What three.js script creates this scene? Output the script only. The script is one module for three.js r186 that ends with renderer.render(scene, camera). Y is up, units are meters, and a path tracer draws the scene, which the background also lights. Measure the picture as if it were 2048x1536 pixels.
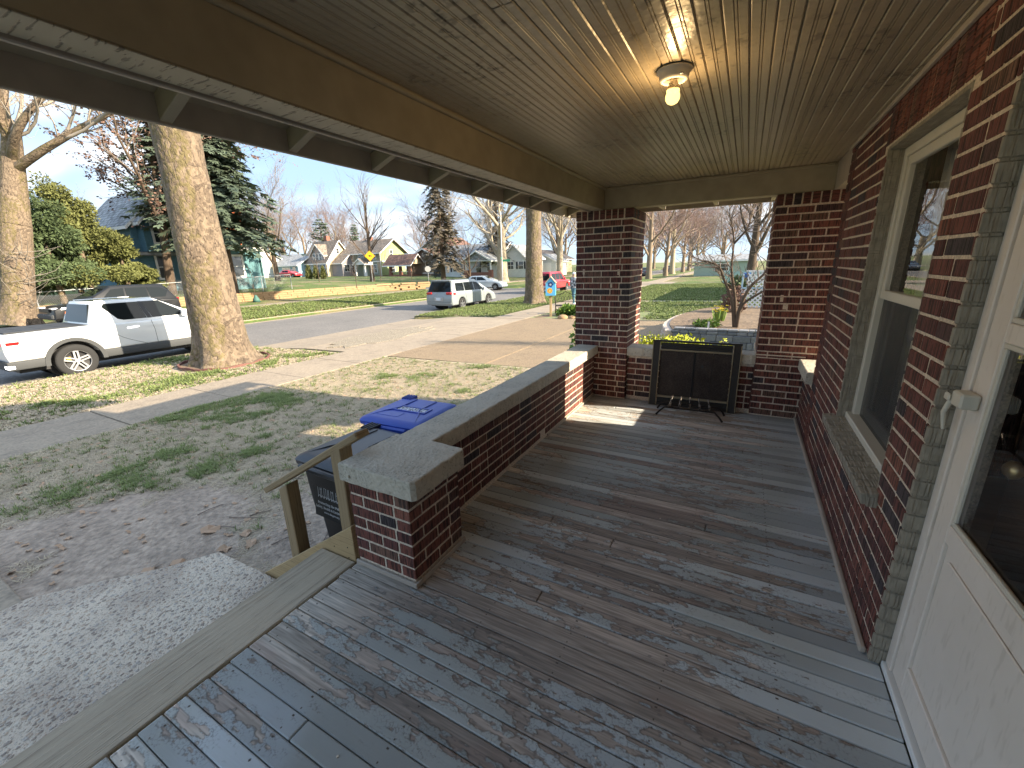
import * as THREE from 'three';
import { mergeGeometries, toCreasedNormals } from 'three/addons/utils/BufferGeometryUtils.js';
import { ConvexGeometry } from 'three/addons/geometries/ConvexGeometry.js';
import { MarchingCubes } from 'three/addons/objects/MarchingCubes.js';

// ---------------------------------------------------------------- camera, sky, sun, exposure
const scene = new THREE.Scene();
const R = THREE.MathUtils.degToRad;
const camera = new THREE.PerspectiveCamera(85.11, 4 / 3, 0.05, 1200);
camera.position.set(0, 1.63, 0);
camera.rotation.order = 'YXZ';
camera.rotation.set(R(-15.84), R(28.82), R(-1.61));
scene.add(camera);
const renderer = new THREE.WebGLRenderer({ antialias: true });
renderer.toneMapping = THREE.LinearToneMapping;
renderer.toneMappingExposure = 7.6;
renderer.shadowMap.enabled = true;

const SUN_EL = R(24), SUN_AZ = R(80);
const sunDir = new THREE.Vector3(Math.cos(SUN_EL) * Math.sin(SUN_AZ), Math.sin(SUN_EL), -Math.cos(SUN_EL) * Math.cos(SUN_AZ));
const sun = new THREE.DirectionalLight(new THREE.Color(1, 0.86, 0.66), 2.0);
sun.position.copy(sunDir).multiplyScalar(120);
sun.castShadow = true;
sun.shadow.mapSize.set(4096, 4096);
Object.assign(sun.shadow.camera, { left: -90, right: 90, top: 90, bottom: -90, near: 1, far: 320 });
scene.add(sun, sun.target);

// ---------------------------------------------------------------- small tools
function rngOf(seed) { let a = seed >>> 0; return () => { a |= 0; a = a + 0x6D2B79F5 | 0; let t = Math.imul(a ^ a >>> 15, 1 | a); t = t + Math.imul(t ^ t >>> 7, 61 | t) ^ t; return ((t ^ t >>> 14) >>> 0) / 4294967296; }; }
const clamp = (x, a = 0, b = 1) => x < a ? a : x > b ? b : x;
const lerp = (a, b, t) => a + (b - a) * t;
const sstep = (a, b, x) => { const t = clamp((x - a) / (b - a)); return t * t * (3 - 2 * t); };
const mixc = (a, b, t) => [lerp(a[0], b[0], t), lerp(a[1], b[1], t), lerp(a[2], b[2], t)];
function hash2(i, j, s) { let h = Math.imul(i, 374761393) + Math.imul(j, 668265263) + Math.imul(s, 1442695041); h = Math.imul(h ^ h >>> 13, 1274126177); return ((h ^ h >>> 16) >>> 0) / 4294967296; }
const NT = (() => { const r = rngOf(99), t = new Float32Array(8192), p = new Uint16Array(8192); for (let i = 0; i < 8192; i++) { t[i] = r(); p[i] = r() * 8192; } return [t, p]; })(), NTv = NT[0], NTp = NT[1];
const pm = (a, p) => p ? ((a % p) + p) % p : a;
function vn(x, y, s = 0, p = 0, q = p) {
  const i = Math.floor(x), j = Math.floor(y); let u = x - i, v = y - j; u = u * u * (3 - 2 * u); v = v * v * (3 - 2 * v);
  const i0 = pm(i, p), i1 = pm(i + 1, p), j0 = pm(j, q), j1 = pm(j + 1, q);
  const a = NTp[(i0 + s * 397) & 8191], b = NTp[(i1 + s * 397) & 8191], c = NTv[(a + j0) & 8191], d = NTv[(b + j0) & 8191], e = NTv[(a + j1) & 8191], f = NTv[(b + j1) & 8191], g = c + (d - c) * u; return g + (e + (f - e) * u - g) * v;
}
function fbm(x, y, o = 4, s = 0, p = 0, q = p) { let a = 0.5, r = 0, n = 0; for (let k = 0; k < o; k++) { r += a * vn(x, y, s + k * 17, p, q); n += a; a *= 0.5; x *= 2; y *= 2; p *= 2; q *= 2; } return r / n; }
function worley(x, y, s, p) {
  const i = Math.floor(x), j = Math.floor(y); let d1 = 9, d2 = 9, id = 0;
  for (let a = -1; a < 2; a++) for (let b = -1; b < 2; b++) {
    const ii = pm(i + a, p), jj = pm(j + b, p);
    const dx = i + a + hash2(ii, jj, s) - x, dy = j + b + hash2(ii, jj, s + 9) - y, d = dx * dx + dy * dy;
    if (d < d1) { d2 = d1; d1 = d; id = hash2(ii, jj, s + 21); } else if (d < d2) d2 = d;
  }
  return [Math.sqrt(d1), Math.sqrt(d2), id];
}
function tex(w, h, f, srgb = true, sx = 1, sy = sx) {           // f(u, v) gives display values 0..1
  const d = new Uint8Array(w * h * 4);
  for (let j = 0; j < h; j++) for (let i = 0; i < w; i++) {
    const c = f((i + 0.5) / w, (j + 0.5) / h), k = (j * w + i) * 4;
    if (typeof c === 'number') { d[k] = d[k + 1] = d[k + 2] = clamp(c) * 255; } else { d[k] = clamp(c[0]) * 255; d[k + 1] = clamp(c[1]) * 255; d[k + 2] = clamp(c[2]) * 255; }
    d[k + 3] = 255;
  }
  const t = new THREE.DataTexture(d, w, h); t.wrapS = t.wrapT = THREE.RepeatWrapping; t.magFilter = THREE.LinearFilter; t.minFilter = THREE.LinearMipmapLinearFilter; t.generateMipmaps = true;
  if (srgb) t.colorSpace = THREE.SRGBColorSpace;
  t.repeat.set(1 / sx, 1 / sy); t.needsUpdate = true;
  return t;
}
const rgb = (r, g, b) => [r / 255, g / 255, b / 255];
const lin = (r, g, b) => new THREE.Color().setRGB(r, g, b);
function std(o) { return new THREE.MeshStandardMaterial({ roughness: 0.8, metalness: 0, ...o }); }
function phys(o) { return new THREE.MeshPhysicalMaterial({ roughness: 0.5, metalness: 0, ...o }); }

const taken = {};
function numbered(n) { const k = taken[n] = (taken[n] || 0) + 1; return k === 1 ? n : `${n}_${String(k - 1).padStart(3, '0')}`; }
function mesh(name, geo, mat, parent) { const m = new THREE.Mesh(geo, mat); m.name = name; m.castShadow = m.receiveShadow = true; if (parent) parent.add(m); return m; }
function tag(o, label, category, group, kind) { Object.assign(o.userData, { label, category }); if (group) o.userData.group = group; if (kind) o.userData.kind = kind; return o; }
function thing(name, label, category, pos = [0, 0, 0], turn = 0, group) { const g = new THREE.Group(); g.name = numbered(name); g.position.set(...pos); g.rotation.y = turn; scene.add(g); return tag(g, label, category, group); }
function solo(name, geo, mat, label, category, group) { const m = mesh(numbered(name), geo, mat, scene); return tag(m, label, category, group); }
function struct(name, geo, mat, label) { const m = geo ? mesh(numbered(name), geo, mat, scene) : new THREE.Group(); if (!geo) { m.name = numbered(name); scene.add(m); } m.userData.kind = 'structure'; if (label) m.userData.label = label; return m; }
function copyOf(o, pos, turn, label, s = 1) { const c = o.clone(); c.name = numbered(o.name.replace(/_\d\d\d$/, '')); c.userData = { ...o.userData }; if (label) c.userData.label = label; c.position.set(...pos); c.rotation.y = turn; c.scale.setScalar(s); scene.add(c); return c; }
// uv in metres from the dominant axis of each face normal
function muv(g, k = 1, ou = 0, ov = 0) {
  const p = g.attributes.position, n = g.attributes.normal, uv = new Float32Array(p.count * 2);
  for (let i = 0; i < p.count; i++) {
    const ax = Math.abs(n.getX(i)), ay = Math.abs(n.getY(i)), az = Math.abs(n.getZ(i)); let u, v;
    if (ay >= ax && ay >= az) { u = p.getX(i); v = p.getZ(i); } else if (ax >= az) { u = p.getZ(i); v = p.getY(i); } else { u = p.getX(i); v = p.getY(i); }
    uv[i * 2] = u * k + ou; uv[i * 2 + 1] = v * k + ov;
  }
  g.setAttribute('uv', new THREE.BufferAttribute(uv, 2)); return g;
}
const swapuv = g => { const a = g.attributes.uv; for (let i = 0; i < a.count; i++) a.setXY(i, a.getY(i), a.getX(i)); return g; };
// box from its limits, edges chamfered by c
function cbox(x0, x1, y0, y1, z0, z1, c = 0) {
  if (c <= 0) return muv(new THREE.BoxGeometry(x1 - x0, y1 - y0, z1 - z0).translate((x0 + x1) / 2, (y0 + y1) / 2, (z0 + z1) / 2));
  const g = chamfer(x1 - x0, y1 - y0, z1 - z0, c).translate((x0 + x1) / 2, (y0 + y1) / 2, (z0 + z1) / 2);
  return muv(g);
}
function chamfer(w, h, d, c) {
  const a = w / 2, b = h / 2, e = d / 2, P = [], N = [], I = [];
  const quad = (p, n) => { const k = P.length / 3; for (const q of p) P.push(...q), N.push(...n); I.push(k, k + 1, k + 2, k, k + 2, k + 3); };
  const face = (ax, s) => {
    const dims = [a, b, e], u = (ax + 1) % 3, v = (ax + 2) % 3, mk = (su, sv) => { const q = [0, 0, 0]; q[ax] = s * dims[ax]; q[u] = su * (dims[u] - c); q[v] = sv * (dims[v] - c); return q; };
    const n = [0, 0, 0]; n[ax] = s; const q = [mk(-1, -1), mk(1, -1), mk(1, 1), mk(-1, 1)]; quad(s > 0 ? q : q.reverse(), n);
  };
  for (const ax of [0, 1, 2]) for (const s of [1, -1]) face(ax, s);
  const dims = [a, b, e];
  for (const ax of [0, 1, 2]) { const u = (ax + 1) % 3, v = (ax + 2) % 3;                    // edges along ax
    for (const su of [1, -1]) for (const sv of [1, -1]) {
      const mk = (t, w2) => { const q = [0, 0, 0]; q[ax] = t * (dims[ax] - c); q[u] = su * (dims[u] - (w2 ? c : 0)); q[v] = sv * (dims[v] - (w2 ? 0 : c)); return q; };
      const n = [0, 0, 0]; n[u] = su * 0.7071; n[v] = sv * 0.7071; const q = [mk(-1, 0), mk(1, 0), mk(1, 1), mk(-1, 1)]; quad(su * sv > 0 ? q.reverse() : q, n);
    } }
  for (const sx of [1, -1]) for (const sy of [1, -1]) for (const sz of [1, -1]) {
    const k = P.length / 3, n = [sx * 0.577, sy * 0.577, sz * 0.577], q = [[sx * a, sy * (b - c), sz * (e - c)], [sx * (a - c), sy * b, sz * (e - c)], [sx * (a - c), sy * (b - c), sz * e]];
    if (sx * sy * sz < 0) q.reverse(); for (const t of q) P.push(...t), N.push(...n); I.push(k, k + 1, k + 2);
  }
  const g = new THREE.BufferGeometry(); g.setAttribute('position', new THREE.Float32BufferAttribute(P, 3)); g.setAttribute('normal', new THREE.Float32BufferAttribute(N, 3)); g.setAttribute('uv', new THREE.Float32BufferAttribute(new Float32Array(P.length / 3 * 2), 2)); g.setIndex(I); return g;
}
const merge = l => l.length === 1 ? l[0] : mergeGeometries(l.map(g => g.index ? g.toNonIndexed() : g), false);
// polygon sheet/prism in the XZ plane: pts [[x,z]...], top y, thickness
function slabGeo(pts, y, th = 0.1, bev = 0) {
  const s = new THREE.Shape(pts.map(p => new THREE.Vector2(p[0], -p[1])));
  const g = new THREE.ExtrudeGeometry(s, { depth: th - 2 * bev, bevelEnabled: bev > 0, bevelSize: bev, bevelThickness: bev, bevelOffset: -bev, bevelSegments: 2 });
  g.rotateX(-Math.PI / 2); g.translate(0, y - th + bev, 0); return muv(g);
}
// growing buffer for tubes, ribbons and leaves
class Buf {
  constructor() { this.p = []; this.n = []; this.u = []; this.i = []; this.c = null; }
  tube(pts, rad, sides = 5, cap = false, vk = 1) {
    const base = this.p.length / 3, m = pts.length; let up = Math.abs(pts[m - 1].y - pts[0].y) > 0.9 * pts[0].distanceTo(pts[m - 1]) ? new THREE.Vector3(1, 0, 0) : new THREE.Vector3(0, 1, 0);
    const t = new THREE.Vector3(), a = new THREE.Vector3(), b = new THREE.Vector3(); let len = 0;
    for (let k = 0; k < m; k++) {
      t.subVectors(pts[Math.min(k + 1, m - 1)], pts[Math.max(k - 1, 0)]).normalize(); a.crossVectors(up, t).normalize(); b.crossVectors(t, a); if (k) len += pts[k].distanceTo(pts[k - 1]);
      for (let s = 0; s <= sides; s++) { const q = s / sides * Math.PI * 2, cx = Math.cos(q), sy = Math.sin(q), nx = a.x * cx + b.x * sy, ny = a.y * cx + b.y * sy, nz = a.z * cx + b.z * sy; this.p.push(pts[k].x + nx * rad[k], pts[k].y + ny * rad[k], pts[k].z + nz * rad[k]); this.n.push(nx, ny, nz); this.u.push(s / sides * Math.max(0.2, 6.28 * rad[0]), len * vk); }
    }
    const w = sides + 1; for (let k = 0; k < m - 1; k++) for (let s = 0; s < sides; s++) { const q = base + k * w + s; this.i.push(q, q + 1, q + w, q + 1, q + w + 1, q + w); }
    if (cap) { for (const [k, o] of [[0, 1], [m - 1, -1]]) { const q = this.p.length / 3; this.p.push(pts[k].x, pts[k].y, pts[k].z); t.subVectors(pts[Math.min(k + 1, m - 1)], pts[Math.max(k - 1, 0)]).normalize().multiplyScalar(-o); this.n.push(t.x, t.y, t.z); this.u.push(0, 0); for (let s = 0; s < sides; s++) { const e = base + k * w + s; o > 0 ? this.i.push(q, e + 1, e) : this.i.push(q, e, e + 1); } } }
    return this;
  }
  quad(a, b, c, d) { const k = this.p.length / 3; const n = new THREE.Vector3().subVectors(b, a).cross(new THREE.Vector3().subVectors(d, a)).normalize(); for (const q of [a, b, c, d]) { this.p.push(q.x, q.y, q.z); this.n.push(n.x, n.y, n.z); } this.u.push(0, 0, 1, 0, 1, 1, 0, 1); this.i.push(k, k + 1, k + 2, k, k + 2, k + 3); }
  tri(a, b, c) { const k = this.p.length / 3; const n = new THREE.Vector3().subVectors(b, a).cross(new THREE.Vector3().subVectors(c, a)).normalize(); for (const q of [a, b, c]) { this.p.push(q.x, q.y, q.z); this.n.push(n.x, n.y, n.z); } this.u.push(0, 0, 1, 0, 0.5, 1); this.i.push(k, k + 1, k + 2); }
  geo() { const g = new THREE.BufferGeometry(); g.setAttribute('position', new THREE.Float32BufferAttribute(this.p, 3)); g.setAttribute('normal', new THREE.Float32BufferAttribute(this.n, 3)); g.setAttribute('uv', new THREE.Float32BufferAttribute(this.u, 2)); g.setIndex(this.i); return g; }
}
const V = (x, y, z) => new THREE.Vector3(x, y, z);
const tubeGeo = (pts, r, sides = 8, cap = true) => new Buf().tube(pts.map(p => V(...p)), Array.isArray(r) ? r : pts.map(() => r), sides, cap).geo();

// ---------------------------------------------------------------- sky: clear spring air with thin streaked cloud
{
  const w = 1024, h = 512, d = new Float32Array(w * h * 4);
  for (let j = 0; j < h; j++) for (let i = 0; i < w; i++) {
    const ph = ((i + 0.5) / w - 0.5) * 2 * Math.PI, th = ((j + 0.5) / h - 0.5) * Math.PI, y = Math.sin(th), c = Math.cos(th), x = Math.cos(ph) * c, z = Math.sin(ph) * c;
    const e = clamp(y, 0, 1), k = Math.pow(1 - e, 3.2);
    let col = mixc([0.060, 0.105, 0.176], [0.113, 0.144, 0.170], k);
    const sd = clamp(x * sunDir.x + y * sunDir.y + z * sunDir.z), g = 0.22 * Math.pow(sd, 3) + 0.3 * Math.pow(sd, 24);
    col = [col[0] + g * 0.95, col[1] + g * 0.85, col[2] + g * 0.68];
    if (y > 0.01) {
      const q = 1 / (y + 0.16), cl = fbm(x * q * 0.8 + 5.6, z * q * 1.5 + 1.3, 5, 5), st = fbm(x * q * 2.6 + 1.7, z * q * 5.2 + 2.2, 4, 31);
      const a = sstep(0.40, 0.86, cl * 0.72 + st * 0.30) * 0.85 * sstep(-0.05, 0.10, y);
      col = mixc(col, [0.28, 0.272, 0.258], a);
    }
    if (y < 0) col = mixc(col, [0.16, 0.15, 0.12], sstep(0, 0.06, -y));
    const o = (j * w + i) * 4; d[o] = col[0]; d[o + 1] = col[1]; d[o + 2] = col[2]; d[o + 3] = 1;
  }
  const t = new THREE.DataTexture(d, w, h, THREE.RGBAFormat, THREE.FloatType); t.mapping = THREE.EquirectangularReflectionMapping; t.magFilter = t.minFilter = THREE.LinearFilter; t.wrapS = THREE.RepeatWrapping; t.needsUpdate = true;
  scene.background = t; scene.environment = t;
}

// ---------------------------------------------------------------- materials
const grey = (a, s = 5, k = 40, amp = 0.12) => (u, v) => { const n = fbm(u * k, v * k, 4, s, k); return a.map(c => c * (1 - amp + 2 * amp * n)); };
const M = {};
{
  // fluted face brick: vertical combing, pits
  const comb = tex(512, 512, (u, v) => { const n = fbm(u * 128, v * 16, 3, 3, 128, 16), g = vn(u * 96, v * 6, 8, 96, 6), p = fbm(u * 64, v * 64, 2, 12, 64); const q = 0.60 + 0.42 * n - 0.34 * sstep(0.5, 0.78, g) + 0.12 * (p - 0.5); return [q, q * 0.99, q * 0.98]; }, true, 0.5);
  const combB = tex(512, 512, (u, v) => 0.5 * fbm(u * 128, v * 16, 3, 3, 128, 16) + 0.5 * (1 - sstep(0.45, 0.75, vn(u * 96, v * 6, 8, 96, 6))), false, 0.5);
  const tones = [[0.150, 0.048, 0.036], [0.185, 0.062, 0.044], [0.118, 0.040, 0.034], [0.215, 0.078, 0.052], [0.058, 0.042, 0.046], [0.165, 0.085, 0.06], [0.135, 0.046, 0.037], [0.085, 0.042, 0.040]];
  M.brick = tones.map(t => std({ color: lin(...t.map(x => x * 1.6)), map: comb, bumpMap: combB, bumpScale: 0.004, roughness: 0.82 }));
  M.brickWeights = [0.26, 0.2, 0.19, 0.08, 0.07, 0.07, 0.06, 0.07];
  M.mortar = std({ map: tex(256, 256, grey(rgb(204, 188, 168), 3, 64, 0.22), true, 0.4), bumpMap: tex(256, 256, (u, v) => fbm(u * 64, v * 64, 3, 9, 64), false, 0.4), bumpScale: 0.004, roughness: 0.95 });
  M.brickPaint = std({ color: lin(0.37, 0.325, 0.25), map: tex(256, 256, (u, v) => 0.8 + 0.2 * fbm(u * 20, v * 20, 3, 4, 20), true, 0.6), bumpMap: combB, bumpScale: 0.007, roughness: 0.55 });
  // painted concrete coping, lichen-specked
  const cop = tex(768, 768, (u, v) => { const n = fbm(u * 10, v * 10, 4, 6, 10), s = fbm(u * 110, v * 110, 3, 2, 110), w = worley(u * 30, v * 30, 4, 30)[0]; let c = mixc(rgb(200, 191, 173), rgb(178, 171, 156), n); c = mixc(c, rgb(128, 125, 112), 0.6 * sstep(0.56, 0.75, s) * sstep(0.35, 0.6, n)); return mixc(c, rgb(216, 208, 192), 0.35 * sstep(0.25, 0.1, w)); }, true, 0.9);
  M.coping = std({ map: cop, bumpMap: tex(512, 512, (u, v) => fbm(u * 60, v * 60, 4, 2, 60), false, 0.9), bumpScale: 0.006, roughness: 0.85 });
  // painted woodwork
  const chip = tex(1024, 512, (u, v) => { const n = fbm(u * 14, v * 14, 4, 8, 14), k = fbm(u * 40, v * 130, 3, 44, 40, 130); let c = mixc(rgb(172, 160, 138), rgb(156, 145, 125), n); return mixc(c, rgb(88, 78, 64), 0.75 * sstep(0.68, 0.72, k)); }, true, 2.4, 0.8);
  M.beam = std({ map: tex(512, 512, grey(rgb(158, 146, 123), 13, 18, 0.07), true, 1.5), roughness: 0.55 });
  M.beamChip = std({ map: chip, bumpMap: tex(1024, 512, (u, v) => 1 - sstep(0.66, 0.72, fbm(u * 40, v * 130, 3, 44, 40, 130)), false, 2.4, 0.8), bumpScale: 0.003, roughness: 0.5 });
  M.fascia = std({ map: tex(512, 512, grey(rgb(172, 160, 146), 23, 20, 0.06), true, 1.5), roughness: 0.6 });
  M.soffit = M.beam;
  // mildewed gloss ceiling paint
  const cl = (u, v) => { const a = fbm(u * 7, v * 9, 5, 71, 7, 9), b = fbm(u * 90, v * 150, 3, 72, 90, 150), k = fbm(u * 30, v * 40, 3, 73, 30, 40); return [a, b, k]; };
  M.ceil = phys({ map: tex(1024, 1024, (u, v) => { const [a, b, k] = cl(u, v); let c = mixc(rgb(182, 168, 143), rgb(152, 139, 118), a); c = mixc(c, rgb(62, 55, 46), 0.72 * sstep(0.52, 0.74, b) * sstep(0.50, 0.80, a * 0.7 + k * 0.3)); return c; }, true, 2.2, 3.2), roughnessMap: null, roughness: 0.36, bumpMap: tex(1024, 1024, (u, v) => { const [, b, k] = cl(u, v); return 0.5 * b + 0.5 * k; }, false, 2.2, 3.2), bumpScale: 0.004 });
  M.trim = std({ color: lin(0.60, 0.56, 0.47), roughness: 0.45 });
  M.white = std({ color: lin(0.74, 0.73, 0.70), roughness: 0.5 });
  M.door = phys({ map: tex(256, 256, (u, v) => { const n = fbm(u * 8, v * 8, 5, 2, 8), k = fbm(u * 90, v * 14, 3, 5, 90, 14); return mixc(rgb(228, 217, 205), rgb(206, 194, 180), 0.5 * n + 0.5 * sstep(0.62, 0.8, k)); }, true, 1), roughness: 0.42 });
  M.doorDark = std({ color: lin(0.10, 0.06, 0.038), roughness: 0.45 });
  M.glass = phys({ color: 0xffffff, transmission: 1, roughness: 0.01, thickness: 0, ior: 1.5 });
  M.insect = std({ color: lin(0.022, 0.026, 0.03), roughness: 0.6, transparent: true, opacity: 0.72 });
  M.room = std({ color: lin(0.42, 0.38, 0.32), roughness: 0.9 });
  M.curtain = phys({ color: lin(0.5, 0.48, 0.44), roughness: 0.9, transmission: 0.3, thickness: 0 });
  M.black = std({ color: lin(0.014, 0.014, 0.015), roughness: 0.45 });
  M.iron = std({ color: lin(0.030, 0.024, 0.020), roughness: 0.55, metalness: 0.5, bumpMap: tex(128, 128, (u, v) => fbm(u * 32, v * 32, 3, 2, 32), false, 0.15), bumpScale: 0.002 });
  M.ironAsh = std({ map: tex(128, 128, (u, v) => mixc(rgb(70, 62, 56), rgb(176, 168, 160), sstep(0.4, 0.65, fbm(u * 24, v * 24, 3, 7, 24))), true, 0.3), roughness: 0.9 });
  M.brass = std({ color: lin(0.55, 0.42, 0.22), metalness: 0.85, roughness: 0.4 });
  M.brassDull = std({ color: lin(0.26, 0.21, 0.13), metalness: 0.4, roughness: 0.5 });
  M.chrome = std({ color: lin(0.6, 0.6, 0.62), metalness: 0.95, roughness: 0.22 });
  M.steel = std({ color: lin(0.36, 0.37, 0.38), metalness: 0.7, roughness: 0.45 });
  M.bronzeBlack = std({ map: tex(256, 256, (u, v) => mixc(rgb(36, 31, 27), rgb(52, 46, 38), fbm(u * 20, v * 20, 4, 3, 20)), true, 0.6), roughness: 0.5, metalness: 0.3 });
  M.smokeGlass = phys({ map: tex(512, 512, (u, v) => { const s = fbm(u * 130, v * 130, 2, 5, 130), a = fbm(u * 6, v * 6, 3, 6, 6); return mixc(rgb(44, 39, 36), rgb(92, 83, 77), clamp(s * 0.7 + a * 0.6 - 0.25)); }, true, 0.7), roughness: 0.8, specularIntensity: 0.25 });
  // wood
  const wood = (c0, c1, dk, s) => (u, v) => { const g = fbm(u * 3, v * 60 + 1.2 * fbm(u * 5, v * 5, 2, s + 1, 5), 3, s, 3, 60), f = fbm(u * 24, v * 220, 2, s + 5, 24, 220), a = fbm(u * 4, v * 4, 3, s + 7, 4); let c = mixc(c0, c1, clamp(g * 0.8 + a * 0.4 - 0.1)); return mixc(c, dk, 0.6 * sstep(0.58, 0.74, g * 0.5 + f * 0.5)); };
  M.woodGrey = std({ map: tex(1024, 512, wood(rgb(196, 180, 155), rgb(166, 150, 128), rgb(106, 93, 76), 91), true, 1.6, 0.35), bumpMap: tex(512, 512, (u, v) => fbm(u * 3, v * 60, 3, 91, 3, 60), false, 1.6, 0.35), bumpScale: 0.004, roughness: 0.85 });
  M.woodNew = std({ map: tex(512, 512, wood(rgb(186, 160, 118), rgb(164, 138, 98), rgb(112, 92, 62), 121), true, 1.3, 0.3), roughness: 0.75 });
  M.woodPost = std({ map: tex(512, 512, wood(rgb(160, 138, 104), rgb(136, 116, 86), rgb(84, 70, 50), 141), true, 1.3, 0.3), roughness: 0.8 });
  M.woodDark = M.woodGrey;
  // mineral ground
  const peb = (u, v) => { const wx = 0.5 * fbm(u * 30, v * 30, 2, 13, 30), a = worley(u * 84 + wx, v * 84 + wx, 3, 84), b = worley(u * 190, v * 190, 7, 190); return [a, b]; };
  M.pad = std({ map: tex(1024, 1024, (u, v) => { const [a, b] = peb(u, v), n = sstep(0.3, 0.7, fbm(u * 7, v * 7, 5, 4, 7)), dn = fbm(u * 16, v * 16, 3, 44, 16); let c = mixc(rgb(206, 190, 169), rgb(178, 162, 144), n); const tones = [rgb(196, 186, 170), rgb(120, 104, 92), rgb(168, 142, 120), rgb(142, 138, 134), rgb(92, 82, 76), rgb(182, 166, 148)]; if (a[0] < 0.2 + 0.26 * a[2] && a[2] > 0.75 - 0.8 * dn) c = mixc(c, tones[Math.floor(a[2] * 97) % 6], 0.5); else if (b[0] < 0.3 && b[2] > 0.5) c = mixc(c, tones[Math.floor(b[2] * 53) % 6], 0.6); return mixc(c, rgb(94, 84, 76), 0.3 * sstep(0.02, 0.0, a[1] - a[0] - 0.02)); }, true, 2.1), bumpMap: tex(1024, 1024, (u, v) => { const [a, b] = peb(u, v); return clamp((a[2] > 0.3 ? 0.75 * sstep(0.5, 0.15, a[0]) : 0) + 0.25 * sstep(0.4, 0.1, b[0])); }, false, 2.1), bumpScale: 0.008, roughness: 0.92 });
  const conc = (c0, c1, s, dk = 0.25) => (u, v) => { const n = fbm(u * 5, v * 5, 5, s, 5), g = fbm(u * 150, v * 150, 2, s + 3, 150), t = fbm(u * 18, v * 18, 3, s + 6, 18); let c = mixc(c0, c1, n); c = c.map(x => x * (0.86 + 0.28 * g)); return mixc(c, c.map(x => x * 0.72), dk * sstep(0.55, 0.75, t)); };
  M.walk = std({ map: tex(512, 512, conc(rgb(154, 140, 121), rgb(138, 125, 109), 17), true, 3), bumpMap: tex(512, 512, (u, v) => fbm(u * 90, v * 90, 3, 4, 90), false, 2), bumpScale: 0.004, roughness: 0.92 });
  M.drive = std({ map: tex(512, 512, (u, v) => { const c = conc(rgb(143, 123, 96), rgb(127, 109, 87), 27)(u, v), w = worley(u * 90, v * 90, 5, 90); return mixc(c, w[2] > 0.5 ? rgb(182, 164, 136) : rgb(120, 98, 78), w[0] < 0.3 ? 0.55 : 0); }, true, 2.2), bumpMap: tex(512, 512, (u, v) => sstep(0.5, 0.1, worley(u * 60, v * 60, 5, 60)[0]), false, 1.6), bumpScale: 0.006, roughness: 0.92 });
  M.curb = std({ map: tex(512, 512, conc(rgb(160, 144, 123), rgb(142, 126, 107), 37, 0.4), true, 2), roughness: 0.92 });
  M.asphalt = std({ map: tex(768, 768, (u, v) => { const n = fbm(u * 6, v * 6, 5, 47, 6), g = fbm(u * 220, v * 220, 2, 49, 220), cr = Math.abs(fbm(u * 9, v * 9, 4, 53, 9) - 0.5); let c = mixc(rgb(122, 117, 112), rgb(102, 99, 96), n); c = c.map(x => x * (0.8 + 0.4 * g)); return mixc(c, rgb(66, 62, 60), 0.55 * sstep(0.006, 0.0, cr) * sstep(0.45, 0.6, fbm(u * 3, v * 3, 2, 57, 3))); }, true, 7), bumpMap: tex(512, 512, (u, v) => fbm(u * 120, v * 120, 2, 4, 120), false, 2), bumpScale: 0.005, roughness: 0.93 });
  M.gravel = std({ map: tex(512, 512, (u, v) => { const a = worley(u * 60, v * 60, 13, 60), t = 0.78 + 0.22 * a[2]; return rgb(196, 182, 160).map(x => x * t * (1 - 0.3 * sstep(0.35, 0.6, a[0]))); }, true, 1.6), bumpMap: tex(512, 512, (u, v) => sstep(0.55, 0.1, worley(u * 60, v * 60, 13, 60)[0]), false, 1.6), bumpScale: 0.02, roughness: 0.95 });
  M.dirt = std({ map: tex(512, 512, (u, v) => { const n = fbm(u * 9, v * 9, 5, 67, 9); return mixc(rgb(132, 112, 90), rgb(92, 76, 60), n); }, true, 2), bumpMap: tex(256, 256, (u, v) => fbm(u * 40, v * 40, 4, 67, 40), false, 2), bumpScale: 0.02, roughness: 1 });
  M.limestone = std({ map: tex(512, 512, (u, v) => mixc(rgb(168, 138, 102), rgb(142, 113, 82), fbm(u * 14, v * 22, 5, 77, 14, 22)), true, 2), roughness: 0.95 });
  // bark
  // flaking bark: plates where a layered noise steps from level to level
  const flake = (u, v, s) => { const L = fbm(u * 16 + 1.5 * fbm(u * 5, v * 5, 2, s + 60, 5), v * 11, 5, s, 0) * 11, k = Math.floor(L), t = L - k; return [k, t, hash2(k, Math.floor(fbm(u * 7, v * 7, 2, s + 31, 7) * 9), s)]; };
  const bark = (c0, c1, dk, moss, mk, s) => (u, v) => { const [k, t, h] = flake(u, v, s), n = fbm(u * 6, v * 4, 4, s + 3, 6, 4), f = fbm(u * 60, v * 45, 3, s + 5, 60, 45); let c = mixc(c0, c1, clamp(h * 0.7 + f * 0.5 - 0.1)); c = mixc(c, dk, 0.45 * sstep(0.10, 0.0, t) * sstep(0.35, 0.6, f) + 0.35 * sstep(0.58, 0.78, f)); return mixc(c, moss, mk * sstep(0.50, 0.66, n) * sstep(0.35, 0.6, f)); };
  M.bark = std({ map: tex(1024, 1024, bark(rgb(132, 116, 97), rgb(92, 79, 66), rgb(56, 47, 39), rgb(104, 95, 56), 0.6, 151), true, 3.2), bumpMap: tex(1024, 1024, (u, v) => { const [k, t, h] = flake(u, v, 151); return clamp(0.22 + 0.07 * (k - 5) + 0.25 * h * sstep(0, 0.18, t) + 0.35 * fbm(u * 60, v * 45, 3, 156, 60, 45)); }, false, 3.2), bumpScale: 0.075, roughness: 0.95 });
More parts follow.
